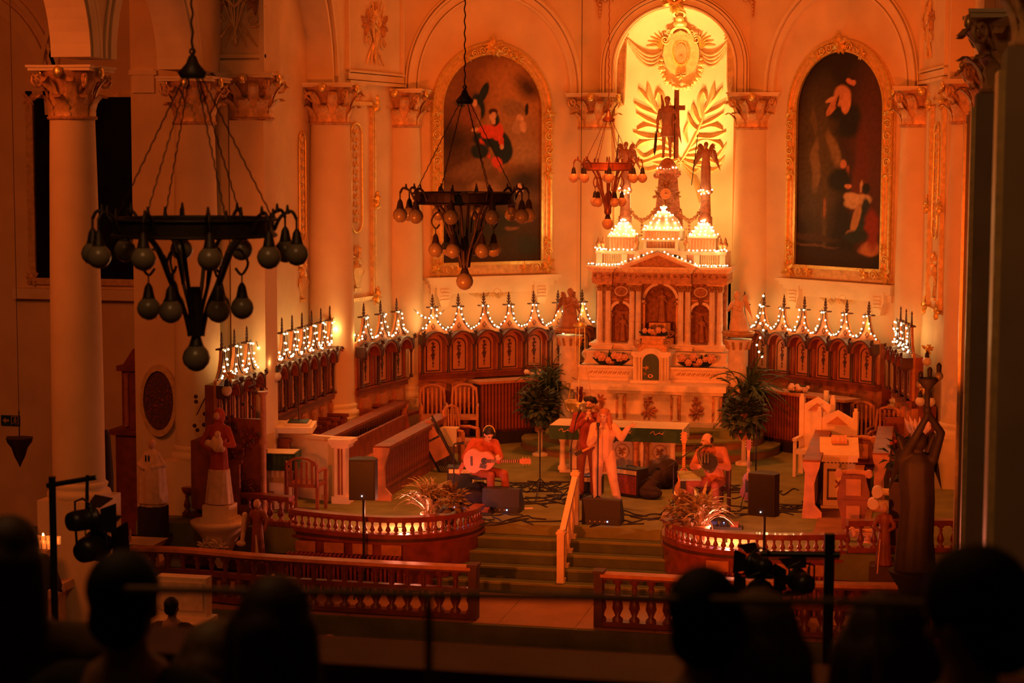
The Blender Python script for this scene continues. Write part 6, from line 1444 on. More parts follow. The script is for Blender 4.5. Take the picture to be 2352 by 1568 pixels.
# big dark angel statue with raised arms on the right
x, y, z = st_at(2100, 1310, 22.0)
u = 1.0
P = [MB().loft([(0, .24, .2, 0, 0), (.4, .2, .17, .0, 0), (.8, .19, .15, .02, 0), (1.05, .2, .14, .0, 0), (1.25, .2, .13, -.0, 0), (1.35, .1, .08)], 22, fold=.05, nf=7), ('c', (0, 0, 1.3), (.02, 0, 1.42), .055, .05), ('e', (.03, -.02, 1.5), (.08, .09, .11)),
     ('c', (-.16, 0, 1.28), (-.02, -.12, 1.55), .06, .05), ('c', (-.02, -.12, 1.55), (.1, -.15, 1.8), .05, .035), ('c', (.18, 0, 1.28), (.26, -.05, 1.6), .06, .05), ('c', (.26, -.05, 1.6), (.1, -.15, 1.85), .05, .035), ('e', (.1, -.15, 1.87), (.05, .05, .06))]
o = statue('torch_angel_statue', 'large dark silhouetted angel statue with raised arms at the right', (x, y, z), P, DARKR, .016)
MB().lathe([(.03, 0), (.03, .25), (.12, .35), (.1, .38)], (.1, -.15, 1.85), 12).build('torch', DARKR, o)
for s_, cc in ((-1, (-.2, 1.25)), (1, (.16, 1.3))):
    m = MB(); wing(m, s_, abs(cc[0])*.6, cc[1], .12, .6, .2); m.build('wing', DARKR, o)
for k in range(3): globe_lamp(o, (.02+.1*k, -.1, 2.15+.05*k), .05, m=GLOBED)
o = T('angel_pedestal', 'dark pedestal leaning below the raised-arm angel', 'pedestal', (x, y, NV)); MB().lathe([(.34, 0), (.3, .1), (.2, .2), (.18, z-NV-.2), (.28, z-NV-.05), (.3, z-NV)], (0, 0, 0), 14).build('shaft', DARKR, o)
# dark potted flower beside it
o = T('dark_planter', 'black leafy plant with red flowers beside the angel statue', 'plant', st_at(2075, 1080, 29.0)); pot(o, .2, .25, BLACKP, (0, 0, -.15)); bush(o, (0, 0, .22), .26, 60, GREEN2, 7); 
m = MB(); 
for k in range(7): m.sph((-.18+.06*k, -.1, .42+.03*(k % 3)), (.03, .03, .03), 6, 4)
m.build('red_flower', REDR, o)
tag(MB().bb(*(lambda p: (p[0]-.2, p[0]+.2, 28.8, 29.2, 0, p[2]-.15))(st_at(2075, 1080, 29.0))).build('plant_stand', WOODD), 'dark wooden stand under the black leafy plant', 'stand')
o = T('white_lily_vase', 'pale flower arrangement high at the right end of the stalls', 'flowers', st_at(2105, 1020, 31.0)); MB().lathe([(.06, -.1), (.1, .0), (.07, .08)], (0, 0, 0), 10).build('vase', CREAM, o)
for k in range(6): m = MB(); m.leaf([(0, .05), (-.12+.06*k, .28), (-.2+.08*k, .42+.03*(k % 2))], .05, .03); m.build('petal', FLOWER, o)
tag(MB().bb(*(lambda p: (p[0]-.14, p[0]+.14, 30.9, 31.1, 0, p[2]-.1))(st_at(2105, 1020, 31.0))).build('flower_stand', WOOD), 'wooden stand under the pale flower arrangement', 'stand')
# exit signs
SG = mat('exit_green', (.01, .05, .05), .5, var=0); SW = mat('exit_symbol', (.5, .3, .15), .5, var=0)
def exit_sign(label, loc, s=1.0):
    o = T('exit_sign', label, 'sign', loc); MB().bb(-.17*s, .17*s, -.03, 0, -.085*s, .085*s).build('sign_board', SG, o)
    m = MB(); m.prism([(-.14*s, 0), (-.08*s, .05*s), (-.08*s, .018*s), (-.02*s, .018*s), (-.02*s, -.018*s), (-.08*s, -.018*s), (-.08*s, -.05*s)], -.036, -.03); m.build('arrow', SW, o)
    m = MB(); m.bb(.02*s, .03*s, -.036, -.03, -.07*s, .07*s); m.bb(.14*s, .15*s, -.036, -.03, -.07*s, .07*s); m.bb(.02*s, .15*s, -.036, -.03, .065*s, .075*s); m.ring(.09*s, .045*s, 0, .014*s, -.036, -.03, 0, 2*PI, 10, 1, True)
    for a, b in (((.09, .03), (.085, -.01)), ((.085, -.01), (.11, -.03)), ((.11, -.03), (.105, -.065)), ((.085, -.01), (.07, -.04)), ((.07, -.04), (.045, -.045)), ((.09, .02), (.12, .0)), ((.09, .02), (.06, .0))): m.tube([(a[0]*s, -.033, a[1]*s), (b[0]*s, -.033, b[1]*s)], .009*s, 4)
    m.build('running_figure', SW, o)
exit_sign('exit sign with left arrow and running figure under the woman statue', st_at(437, 1213, 28.93), .9); exit_sign('exit sign on the far left aisle wall', st_at(25, 965, 33.985), 1.15)
# ================================================ PEOPLE
SKIN = mat('skin', (.62, .36, .22), .55, var=.06, scale=20); HAIRD = mat('dark_hair', (.015, .01, .008), .6, var=.3, scale=60); HAIRR = mat('auburn_hair', (.45, .16, .06), .55, var=.3, scale=60)
SUIT = mat('cream_suit', (.72, .42, .24), .75, var=.14, scale=8, bump=.3, bscale=14); BURG = mat('burgundy_shirt', (.32, .05, .03), .8, var=.2, scale=10, bump=.3, bscale=14); BROWNP = mat('brown_trousers', (.22, .06, .03), .8, var=.2, scale=8, bump=.3, bscale=14)
HOOD = mat('red_hoodie', (.5, .1, .04), .8, var=.15, scale=8, bump=.4, bscale=12); RUSTP = mat('rust_trousers', (.38, .09, .035), .8, var=.15, scale=8, bump=.4, bscale=12); TAN = mat('tan_jacket', (.5, .17, .07), .8, var=.15, scale=8, bump=.3, bscale=12)
SHOE = mat('dark_shoe', (.05, .02, .015), .5); EYE = mat('eye_dark', (.02, .01, .01), .3, var=0); LIP = mat('lips', (.45, .12, .08), .5, var=0)
def hand_prims(w, d, n, curl=.5, mir=1, s=1.0):
    """w wrist, d pointing direction, n palm normal; five separate fingers of different lengths"""
    w = Vector(w); d = Vector(d).normalized(); n = (Vector(n)-d*Vector(n).dot(d)).normalized(); b = d.cross(n)*mir
    P = [('e', w+d*.05*s, (.018*s, .038*s, .048*s), Matrix((n, b, d)).transposed())]
    for k, L in enumerate((.066, .076, .072, .056)):
        o_ = (.03-.02*k)*s; base = w+d*.088*s+b*o_; k1 = base+(d*cos(curl*.6)+n*sin(curl*.6))*L*.45*s; k2 = k1+(d*cos(curl*1.5)+n*sin(curl*1.5))*L*.32*s; k3 = k2+(d*cos(curl*2.2)+n*sin(curl*2.2))*L*.25*s
        P += [('c', base-d*.02*s, k1, .0095*s, .009*s), ('c', k1, k2, .009*s, .0085*s), ('c', k2, k3, .0085*s, .007*s)]
    t0 = w+d*.03*s+b*.03*s; t1 = t0+(d*.6+b*.8+n*.3).normalized()*.035*s; t2 = t1+(d*.8+b*.3+n*.6).normalized()*.03*s
    return P+[('c', t0, t1, .012*s, .0105*s), ('c', t1, t2, .0105*s, .008*s)]
def head_prims(c, f, up=(0, 0, 1), s=1.0):
    """c centre of head, f facing direction"""
    c = Vector(c); f = Vector(f).normalized(); up = Vector(up); up = (up-f*up.dot(f)).normalized(); r = f.cross(up); R = Matrix((r, f, up)).transposed()
    q = lambda a, b, d: c+r*a*s+f*b*s+up*d*s
    P = [('e', q(0, -.008, .02), (.074*s, .094*s, .098*s), R), ('e', q(0, .03, -.045), (.055*s, .055*s, .07*s), R), ('c', q(0, .085, .01), q(0, .108, -.022), .009*s, .014*s), ('e', q(0, .062, -.1), (.03*s, .025*s, .022*s), R),
         ('e', q(-.078, -.01, -.01), (.012*s, .02*s, .032*s), R), ('e', q(.078, -.01, -.01), (.012*s, .02*s, .032*s), R), ('e', q(0, .075, .028), (.05*s, .018*s, .012*s), R)]
    eyes = MB(); lips = MB()
    for a in (-.03, .03): eyes.sph(q(a, .083, .008), (.012*s, .01*s, .006*s), 8, 5, R)
    lips.sph(q(0, .083, -.058), (.024*s, .01*s, .007*s), 8, 5, R)
    return P, eyes, lips, q, R
def person(label, loc, J, head_dir, cloth, legs, hair, curlL=.5, curlR=.5, pL=(0, 0, -1), pR=(0, 0, -1), dL=None, dR=None, head_up=(0, 0, 1), shirt_w=1.0, group=None, hairfn=None, rz=0, vox=.0095, leg_w=1.0):
    o = T('person', label, 'person', loc, rz, group)
    V = {k: Vector(v) for k, v in J.items()}
    hp, eyes, lips, q, R = head_prims(V['head'], head_dir, head_up)
    P = list(hp)+[('c', V['neck'], V['head']-Vector((0, 0, .05)), .055, .05)]
    P += [('e', (V['chest']), (.155, .1, .15)), ('c', V['chest'], V['pelvis'], .13, .13), ('e', V['pelvis'], (.16, .12, .12)), ('c', V['shL'], V['shR'], .06, .06)]
    C = [('e', V['chest'], (.17*shirt_w, .12*shirt_w, .17)), ('c', V['chest'], (V['chest']+V['pelvis'])/2, .148*shirt_w, .14*shirt_w), ('c', (V['chest']+V['pelvis'])/2, V['pelvis'], .14*shirt_w, .145*shirt_w), ('c', V['shL'], V['shR'], .078, .078), ('c', V['neck']-Vector((0, 0, .03)), V['neck'], .075, .062)]
    G = [('e', V['pelvis'], (.17, .13, .12))]
    for S in 'LR':
        sh, el, wr = V['sh'+S], V['el'+S], V['wr'+S]
        P += [('c', sh, el, .052, .042), ('c', el, wr, .042, .028)]
        C += [('c', sh, el, .07*shirt_w, .058*shirt_w), ('c', el, el.lerp(wr, .9), .056*shirt_w, .042*shirt_w)]
        d = dL if S == 'L' else dR; d = d or (wr-el); P += hand_prims(wr, d, pL if S == 'L' else pR, curlL if S == 'L' else curlR, 1 if S == 'L' else -1)
        hi, kn, an, to = V['hi'+S], V['kn'+S], V['an'+S], V['to'+S]
        P += [('c', hi, kn, .085, .055), ('c', kn, an, .055, .036), ('c', an, to, .035, .03)]
        G += [('c', hi, kn, .1*leg_w, .072*leg_w), ('c', kn, an-(an-kn)*.06, .07*leg_w, .062*leg_w)]
        fused([('c', an-Vector((0, 0, .02)), to, .043, .036), ('c', an, an-Vector((0, 0, .04)), .04, .045)], 'shoe', SHOE, o, .011, 2)
    fused(P, 'body', SKIN, o, vox, 2); eyes.build('eyes', EYE, o); lips.build('lips', LIP, o)
    fused(C, 'top', cloth, o, .012, 3); fused(G, 'trousers', legs, o, .012, 3)
    if hairfn: fused(hairfn(q, R), 'hair', hair, o, .01, 2)
    return o
short = lambda q, R: [('e', q(0, -.022, .045), (.086, .1, .09), R), ('e', q(0, -.06, -.01), (.075, .055, .07), R)]
curly = lambda q, R: [('e', q(a*.055, b, .075+c), (.05, .05, .045)) for a in (-1, 0, 1) for b, c in ((-.05, 0), (.03, .015), (-.09, -.05))]+short(q, R)
longh = lambda q, R: [('e', q(0, -.02, .045), (.09, .105, .09), R), ('c', q(-.075, -.03, .02), q(-.12, -.02, -.25), .05, .045), ('c', q(.075, -.03, .02), q(.115, -.02, -.27), .05, .045), ('c', q(0, -.07, 0), q(0, -.09, -.25), .08, .07), ('c', q(-.08, .0, -.05), q(-.125, .04, -.2), .035, .03), ('c', q(.08, .0, -.05), q(.12, .04, -.22), .035, .03)]
# singer in a cream suit
J = dict(head=(-.0, -.03, 1.55), neck=(0, 0, 1.42), chest=(0, 0, 1.22), pelvis=(.0, 0, .94), shL=(-.165, 0, 1.36), elL=(-.22, -.1, 1.09), wrL=(-.07, -.25, 1.26), shR=(.165, 0, 1.36), elR=(.3, -.08, 1.2), wrR=(.44, -.16, 1.4),
         hiL=(-.09, 0, .92), knL=(-.11, -.04, .5), anL=(-.1, .0, .09), toL=(-.12, -.15, .04), hiR=(.09, 0, .92), knR=(.17, -.08, .5), anR=(.25, -.03, .09), toR=(.28, -.18, .04))
sx_, sy_ = 0.2, 31.2
person('woman with long auburn hair in a cream suit singing, one arm held out', (sx_, sy_, 0), J, (-.1, -1, -.02), SUIT, SUIT, HAIRR, curlL=1.0, curlR=.25, pL=(.3, 0, 1), pR=(0, -.5, 1), dL=(.4, .1, 1), dR=(1, -.3, .35), shirt_w=1.12, hairfn=longh, leg_w=1.1)
def mic_stand(label, x, y, h, tilt=None, head=None, z=0, group=None):
    o = T('microphone_stand', label, 'microphone stand', (x, y, z))
    top = Vector((0, 0, h)); MB().tube([(0, 0, .05), top], .012, 6).build('pole', BLACK, o)
    for k in range(3): a = 2*PI*k/3+.5; MB().tube([(0, 0, .28), (.28*cos(a), .28*sin(a), .01)], .01, 5).build('tripod_leg', BLACK, o)
    e = top
    if tilt is not None: e = Vector(tilt); MB().tube([top-(e-top)*.25, e], .01, 5).build('boom', BLACK, o)
    if head: d = Vector(head); MB().tube([e, e+d*.12, e+d*.13, e+d*.18], [.013, .018, .028, .026], 8).build('microphone', BLACK, o)
    return o
mic_stand('straight microphone stand in front of the woman in cream', sx_-.03, sy_-.42, 1.3, None, (-.05, .3, 1))
# tall man behind her with a harmonica at his mouth and an electric guitar slung low
J = dict(head=(.02, -.02, 1.64), neck=(0, 0, 1.5), chest=(-.02, 0, 1.28), pelvis=(-.03, 0, .97), shL=(-.21, 0, 1.42), elL=(-.26, -.14, 1.2), wrL=(-.0, -.27, 1.42), shR=(.17, 0, 1.42), elR=(.24, -.18, 1.22), wrR=(.07, -.27, 1.42),
         hiL=(-.11, 0, .95), knL=(-.13, -.03, .52), anL=(-.14, .02, .09), toL=(-.17, -.13, .04), hiR=(.06, 0, .95), knR=(.09, -.03, .52), anR=(.1, .02, .09), toR=(.12, -.13, .04))
mx_, my_ = -.2, 32.0
mp = person('tall dark-haired man in burgundy playing harmonica behind the woman in cream', (mx_, my_, 0), J, (-.2, -1, -.1), BURG, BROWNP, HAIRD, curlL=.9, curlR=.9, pL=(.6, .3, 0), pR=(-.6, .3, 0), dL=(.3, -.05, 1), dR=(-.2, -.05, 1), hairfn=curly)
o = T('harmonica', 'dark harmonica held to the mouth of the man in burgundy', 'harmonica', (mx_+.02, my_-.14, 1.585)); MB().bb(-.055, .055, -.02, .02, -.018, .018).build('harmonica_body', BLACK, o)
mic_stand('microphone stand with a slanting boom in front of the man in burgundy', mx_-.22, my_-.45, .98, (.08, -.0, 1.42), (.35, .25, .9))
def guitar(name, label, loc, M, m, acoustic=True, s=1.0):
    """body in local xz plane facing -y, neck toward +x; M orients it"""
    o = T(name, label, 'guitar', loc); m4 = M if M is not None else Matrix.Identity(4)
    body = []; n = 40
    for i in range(n):
        a = 2*PI*i/n; x = cos(a); w_ = (.19 if acoustic else .15)+.035*(-x)-.055*math.exp(-((x-.12)/.32)**2)
        body.append((.24*x*s, w_*s*(1 if acoustic else .95)*sin(a)*(1 if abs(x) < 2 else 1)))
    t = .05 if acoustic else .022
    MB(m4).prism(body, -t, t).build('guitar_body', m, o)
    if acoustic:
        MB(m4).ring(.08*s, 0, 0, .05*s, -t-.003, -t, 0, 2*PI, 20, 1, True).build('sound_hole', BLACKP, o); MB(m4).bb(-.13*s, -.1*s, -t-.012, -t, -.07*s, .07*s).build('bridge', WOODD, o); MB(m4).prism([(.02, -.03), (.12, -.06), (.1, -.12), (.0, -.1)], -t-.004, -t).build('pickguard', WOODD, o)
    else: MB(m4).bb(-.1*s, .12*s, -t-.006, -t, -.06*s, .05*s).build('pickguard', BLACKP, o)
    MB(m4).bb(.1*s, .62*s, -t-.02, -t+.01, -.024*s, .024*s).build('neck', WOODD if acoustic else WOODL, o)
    f = MB(m4)
    for i in range(14): x = .2*s+.03*i*s; f.bb(x, x+.004, -t-.024, -t-.02, -.022*s, .022*s)
    f.build('fret', GOLD, o, kind='stuff')
    MB(m4).prism([(.61*s, -.028*s), (.66*s, -.042*s), (.79*s, -.038*s), (.79*s, .038*s), (.66*s, .042*s), (.61*s, .028*s)], -t-.016, -t).build('headstock', m, o)
    p = MB(m4)
    for i in range(3):
        for sg in (-1, 1): p.sph(((.67+.045*i)*s, -t, sg*.052*s), .011, 6, 4)
    p.build('tuning_peg', GOLD, o, kind='stuff')
    return o
RY = lambda a: Matrix.Rotation(a, 4, 'Y')
ELEC = mat('electric_guitar_red', (.3, .05, .03), .3, var=.1, coat=.5)
guitar('electric_guitar', 'dark guitar slung low on the man in burgundy', (mx_+.36, my_-.16, 1.08), RY(rad(152)) @ Matrix.Identity(4), BLACKP, False, .8)
# seated acoustic guitarist on the left, head bowed
gx, gy = -1.82, 31.1
J = dict(head=(.1, -.1, 1.2), neck=(.04, -.02, 1.09), chest=(-.02, .0, .9), pelvis=(-.08, .05, .6), shL=(-.2, .02, 1.04), elL=(-.3, -.12, .8), wrL=(-.08, -.28, .78), shR=(.18, -.02, 1.04), elR=(.3, -.15, .82), wrR=(.32, -.33, .78),
         hiL=(-.15, 0, .55), knL=(.18, -.3, .55), anL=(.16, -.24, .12), toL=(.24, -.36, .04), hiR=(.04, 0, .55), knR=(.38, -.18, .56), anR=(.42, -.12, .12), toR=(.52, -.24, .04))
person('seated guitarist in a red hoodie bending over an acoustic guitar, left of the steps', (gx, gy, 0), J, (.55, -.8, -.6), HOOD, RUSTP, HAIRD, curlL=.6, curlR=1.1, pL=(0, .6, -.5), pR=(0, 1, .2), dL=(.9, -.1, -.3), dR=(-.3, .0, 1), hairfn=short, shirt_w=1.15)
guitar('acoustic_guitar', 'pale acoustic guitar held by the seated guitarist in the red hoodie', (gx-.02, gy-.26, .78), RY(rad(-2)) @ Matrix.Scale(1.12, 4), mat('spruce_top', (.62, .22, .08), .4, var=.1, coat=.3), True)
o = T('headphones', 'shiny headphones on the seated guitarist in the red hoodie', 'headphones', (gx+.1, gy-.1, 1.2)); MB().tube([(.115*cos(a)*.9, 0, .13*sin(a)+.02) for a in [PI*k/10 for k in range(11)]], .009, 5).build('headband', GOLD, o)
for s_ in (-1, 1): MB().sph((s_*.1, 0, 0), (.02, .04, .045), 8, 6).build('ear_cup', BLACK, o)
o = T('stool', 'dark stool under the seated guitarist in the red hoodie', 'stool', (gx-.08, gy+.05, 0)); MB().lathe([(.19, .43), (.2, .45), (.2, .49), (.17, .5)], (0, 0, 0), 16).build('seat', BLACKP, o)
for k in range(4): a = PI/4+PI/2*k; MB().tube([(.14*cos(a), .14*sin(a), .44), (.2*cos(a), .2*sin(a), 0)], .014, 6).build('leg', GOLD, o)
mic_stand('microphone stand with a long horizontal boom beside the seated guitarist', gx-.42, gy-.45, 1.05, (.02, -.02, 1.08), (.9, .1, .1))
# seated bald horn player on the right
bx, by = 2.0, 30.95
J = dict(head=(-.05, -.06, 1.24), neck=(-.0, .0, 1.12), chest=(.03, .02, .92), pelvis=(.08, .06, .6), shL=(-.15, -.02, 1.06), elL=(-.26, -.14, .82), wrL=(-.14, -.34, .85), shR=(.2, .02, 1.06), elR=(.3, -.1, .82), wrR=(.1, -.34, .88),
         hiL=(0, .0, .56), knL=(-.3, -.25, .56), anL=(-.28, -.18, .12), toL=(-.36, -.3, .04), hiR=(.16, .0, .56), knR=(.12, -.36, .56), anR=(.14, -.3, .12), toR=(.12, -.44, .04))
person('seated bald man in a tan jacket holding a horn, facing left', (bx, by, 0), J, (-.9, -.45, -.1), TAN, RUSTP, HAIRD, curlL=.9, curlR=.8, pL=(0, .5, -.3), pR=(0, .5, -.3), dL=(.5, -.1, .3), dR=(-.5, -.1, .0),
       hairfn=lambda q, R: [('e', q(0, -.05, .01), (.079, .06, .065), R)], shirt_w=1.15)
BRASS = mat('tarnished_brass', (.16, .12, .05), .35, .6, var=.2)
o = T('horn', 'brass horn with a wide dark bell held by the bald man', 'horn', (bx+.03, by-.3, .88))
MB(Matrix.Rotation(rad(62), 4, 'X')).lathe([(.03, -.34), (.035, -.3), (.05, -.16), (.075, -.04), (.1, .06), (.145, .13), (.14, .135), (.09, .06)], (0, 0, 0), 20).build('bell_flare', BRASS, o)
MB().tube(spl([(0, .15, .28), (-.1, .0, .3), (-.18, -.08, .2), (-.12, -.12, .02), (.02, -.1, -.1), (.1, -.05, .0)], 5), .022, 8).build('tubing', BRASS, o)
for k in range(3): MB().tube([(-.12+.05*k, -.12, .05), (-.12+.05*k, -.12, .22)], .018, 8).build('valve', BRASS, o)
MB(Matrix.Rotation(rad(62), 4, 'X')).lathe([(.001, .1), (.13, .128), (.13, .13)], (0, 0, 0), 18).build('bell_mute', BLACKP, o)
tag(MB().box((bx-.3, by-.32, .69), (.34, .3, .03), rz=.3, rx=.3).build('sheet_folder', mat('pale_green_paper', (.35, .4, .2), .8)), 'pale green folder on the lap of the bald man', 'folder')
chair('red metal chair under the bald man', bx+.08, by+.06, -.3, WOODD, .95, 'plain', w=.36)
mic_stand('short microphone stand reaching the mouth of the bald man', bx-.55, by-.4, .9, (.28, .2, 1.1), (.5, .2, .3))
mic_stand('empty black microphone stand with spread legs between the guitarist and the altar table', *Zp(1240, 1135).xy, 1.15, (.12, 0, 1.2), None)
mic_stand('tall dark stand behind the right loudspeaker', *Zp(1735, 1150).xy, 1.45, (.2, .0, 1.5), None)
# ================================================ BAND GEAR
PUMB = mat('pink_lens', (1, .5, .4), .3, var=0, emit=(1, .5, .35), es=6)
LED = mat('blue_led', (.1, .3, 1), .3, var=0, emit=(.15, .4, 1), es=12); LEDW = mat('white_led', (1, 1, 1), .3, var=0, emit=(1, .95, .9), es=30); AMPR = mat('amp_cloth_red', (.22, .03, .02), .8, var=.3, scale=30)
def wedge(label, px, py, rz):
    p = Zp(px, py); o = T('stage_monitor', label, 'speaker', (p.x, p.y+.2, 0), rz)
    m = MB(Matrix.Rotation(PI/2, 4, 'Z')); m.prism([(-.2, 0), (.22, 0), (.22, .12), (-.02, .4), (-.2, .4)], -.31, .31); m.build('cabinet', BLACKP, o)
    MB().bb(-.29, .29, -.225, -.22, .02, .1).build('control_panel', BLACK, o); l = MB().bb(.1, .118, -.235, -.225, .05, .07).build('blue_light', LED, o)
    for k in range(4): ipart(l, 'knob', o, (-.08*k-.04, 0, 0)).data = KN
KN = MB().bb(.1, .115, -.232, -.225, .05, .065).build('knob', GOLD); KNo = KN; KN = KN.data; bpy.data.objects.remove(KNo)
wedge('black wedge monitor at the left of the stage front, before the seated guitarist', 1150, 1178, .0); wedge('black wedge monitor at the stage front before the woman in cream', 1380, 1205, .0)
for px, py, rz, lb in ((835, 1098, .15, 'black loudspeaker on a tall pole at the left'), (1757, 1133, -.25, 'black loudspeaker on a tall pole at the right')):
    p = Yp(px, py, 27.75); o = T('pole_speaker', lb, 'speaker', (p.x, p.y, PL), rz); zz = p.z-PL
    m = MB(); m.slab([(-.2, -.17), (.2, -.17), (.22, .0), (.12, .17), (-.12, .17), (-.22, 0)], zz-.31, zz+.31); m.build('cabinet', BLACKP, o); MB().bb(-.18, .18, -.18, -.17, zz-.29, zz+.28).build('grille', BLACK, o)
    MB().bb(-.006, .006, -.19, -.18, zz-.25, zz-.238).build('power_light', LEDW, o); MB().tube([(0, 0, .1), (0, 0, zz-.3)], .02, 8).build('pole', BLACK, o)
    for k in range(3): a = 2*PI*k/3+.3; MB().tube([(0, 0, .5), (.42*cos(a), .42*sin(a), .015)], .014, 6).build('tripod_leg', BLACK, o)
def amp(label, px, py, w, h, d, m, rz=0, nm='amplifier'):
    p = Zp(px, py); o = T(nm, label, 'amplifier', (p.x, p.y+d/2, 0), rz); MB().bb(-w/2, w/2, -d/2, d/2, .02, h).build('cabinet', BLACKP, o); MB().bb(-w/2+.03, w/2-.03, -d/2-.01, -d/2, .06, h-.12).build('grille_cloth', m, o); MB().bb(-w/2+.03, w/2-.03, -d/2-.012, -d/2, h-.1, h-.03).build('control_strip', GOLDP, o); MB().tube([(-.1, 0, h), (-.08, 0, h+.03), (.08, 0, h+.03), (.1, 0, h)], .01, 5).build('handle', BLACK, o); return o
amp('dark red fronted guitar amplifier standing right of the woman in cream', 1447, 1142, .5, .5, .3, AMPR, -.5); amp('smaller black amplifier leaning behind the man in burgundy', 1358, 1135, .36, .32, .25, BLACK); amp('black amplifier with a pink sheet beside the seated guitarist', 1052, 1128, .45, .42, .35, BLACK, .2)
o = T('lit_lantern', 'small glowing white lantern on the amplifier behind the singers', 'lamp', (*Zp(1361, 1135).xy, .33)); o.location.y += .12
MB().loft([(0, .055, .04), (.16, .05, .04), (.24, .02, .02)], 8).build('glowing_shade', mat('lantern_glow', (1, .6, .5), .4, var=0, emit=(1, .6, .5), es=9), o); light('POINT', 'lantern_light', o.location+Vector((0, -.1, .12)), 3, (1, .3, .2), None, .04)
p = Zp(1052, 1128); tag(MB().box((p.x+.02, p.y+.0, .35), (.07, .02, .34), ry=.5).build('pink_sheet', mat('pink_paper', (.7, .2, .2), .7)), 'slanting pink strip of paper on the black amplifier', 'paper')
# leaning slatted frame with two tan pads, against the left desk end
o = T('leaning_frame', 'black slatted frame with two tan pads leaning against the left choir desk', 'frame', (*Zp(1035, 1085).xy, 0)); R_ = Matrix.Rotation(rad(-28), 4, 'Y')
m = MB(R_); m.bb(-.2, -.17, -.03, .0, 0, 1.1); m.bb(.17, .2, -.03, .0, 0, 1.1); m.build('side_rail', BLACK, o); s0 = None
for i in range(10):
    m = MB(R_); m.bb(-.16+.034*i, -.145+.034*i, -.04, -.01, .02, 1.05); m.build('slat', BLACK, o)
MB(R_).bb(-.15, .15, -.07, -.04, .3, .68).build('tan_pad', WOODL, o); MB(R_).bb(-.17, .13, -.07, -.04, .72, 1.05).build('tan_pad', WOODL, o)
# guitars on stands
def stand_for(o, h=.1): MB().tube([(-.14, -.05, .0), (0, .05, .35), (.14, -.05, .0)], .01, 5).tube([(-.1, -.08, .12), (.1, -.08, .12)], .012, 5).build('floor_stand', BLACK, o)
p = Zp(1570, 1160); o = guitar('electric_guitar', 'pale electric guitar upright on a stand left of the bald man', (p.x, p.y, .38), RY(rad(-90)) @ Matrix.Scale(1.1, 4), ELEC if False else FLP, False); MB().tube([(-.12, -.1, -.38), (0, .05, .1), (.12, -.1, -.38)], .01, 5).build('floor_stand', BLACK, o)
p = Zp(1718, 1165); o = guitar('electric_guitar', 'dark red electric guitar upright on a stand behind the right loudspeaker', (p.x, p.y, .36), RY(rad(-90)), ELEC, False, 1.0); MB().tube([(-.12, -.1, -.36), (0, .05, .1), (.12, -.1, -.36)], .01, 5).build('floor_stand', BLACK, o)
# glowing round lamp low by the pot
p = Zp(1574, 1150); o = T('pumpkin_lamp', 'ribbed round lamp glowing orange at the feet of the bald man', 'lamp', (p.x, p.y, 0)); PUM = mat('pumpkin_glow', (.8, .3, .08), .5, var=.2, emit=(1, .3, .05), es=.5)
m = MB().loft([(z, r, r*.8, 0, 0) for z, r in ((.0, .08), (.04, .17), (.12, .2), (.2, .16), (.24, .08))], 32, fold=.05, nf=8); m.build('ribbed_shell', PUM, o); MB().sph((.1, -.16, .1), .022, 8, 6).sph((.0, -.15, .2), .016, 8, 6).build('bright_bulb', mat('pumpkin_bulb', (1, .7, .3), .5, var=0, emit=(1, .6, .25), es=25), o)
# black equipment heaps in front of the table
BAG = mat('black_cloth', (.03, .015, .01), .85, var=.3, scale=8, bump=.4, bscale=12)
def bag(label, px, py, prims, m=BAG, z=0):
    p = Zp(px, py); o = T('equipment_bag', label, 'bag', (p.x, p.y, z)); fused(prims, 'bag_body', m, o, .015, 4); MB().tube([(-.15, -.1, .3), (0, -.15, .4), (.15, -.1, .3)], .012, 5).build('strap', BLACK, o)
bag('large dark equipment bag slumped in front of the altar table', 1515, 1120, [('e', (0, 0, .2), (.34, .2, .24)), ('e', (.15, .05, .38), (.18, .14, .14)), ('e', (-.2, 0, .15), (.2, .18, .16))])
bag('black gig bag leaning beside the red-fronted amplifier', 1495, 1145, [('c', (-.1, 0, .12), (.1, .1, .4), .11, .08), ('e', (0, 0, .1), (.2, .14, .12))])
bag('black cloth-covered gear beside the seated guitarist', 1085, 1160, [('e', (0, 0, .14), (.36, .22, .18)), ('e', (.1, .1, .25), (.2, .14, .14))])
for px, py, lb, n in ((1070, 1178, 'effects pedals with a blue glow at the left of the stage front', 5), (1640, 1212, 'effects pedals with small blue lights at the right of the stage front', 5)):
    p = Zp(px, py); o = T('effects_pedals', lb, 'pedals', (p.x, p.y, 0)); MB().bb(-.45, .45, -.1, .12, 0, .04).build('board', BLACKP, o); rgx = random.Random(px)
    for i in range(n): MB().box((-.35+.17*i, 0, .065), (.12, .16, .05), rx=.15).build('pedal', (BLACK, WOOD, IRON)[i % 3], o); MB().sph((-.35+.17*i, -.05, .1), .008, 6, 4).build('pedal_light', LED if i % 2 else GOLD, o)
    light('POINT', 'pedal_glow', (p.x, p.y, .2), 1.2, (.1, .25, 1), None, .03)
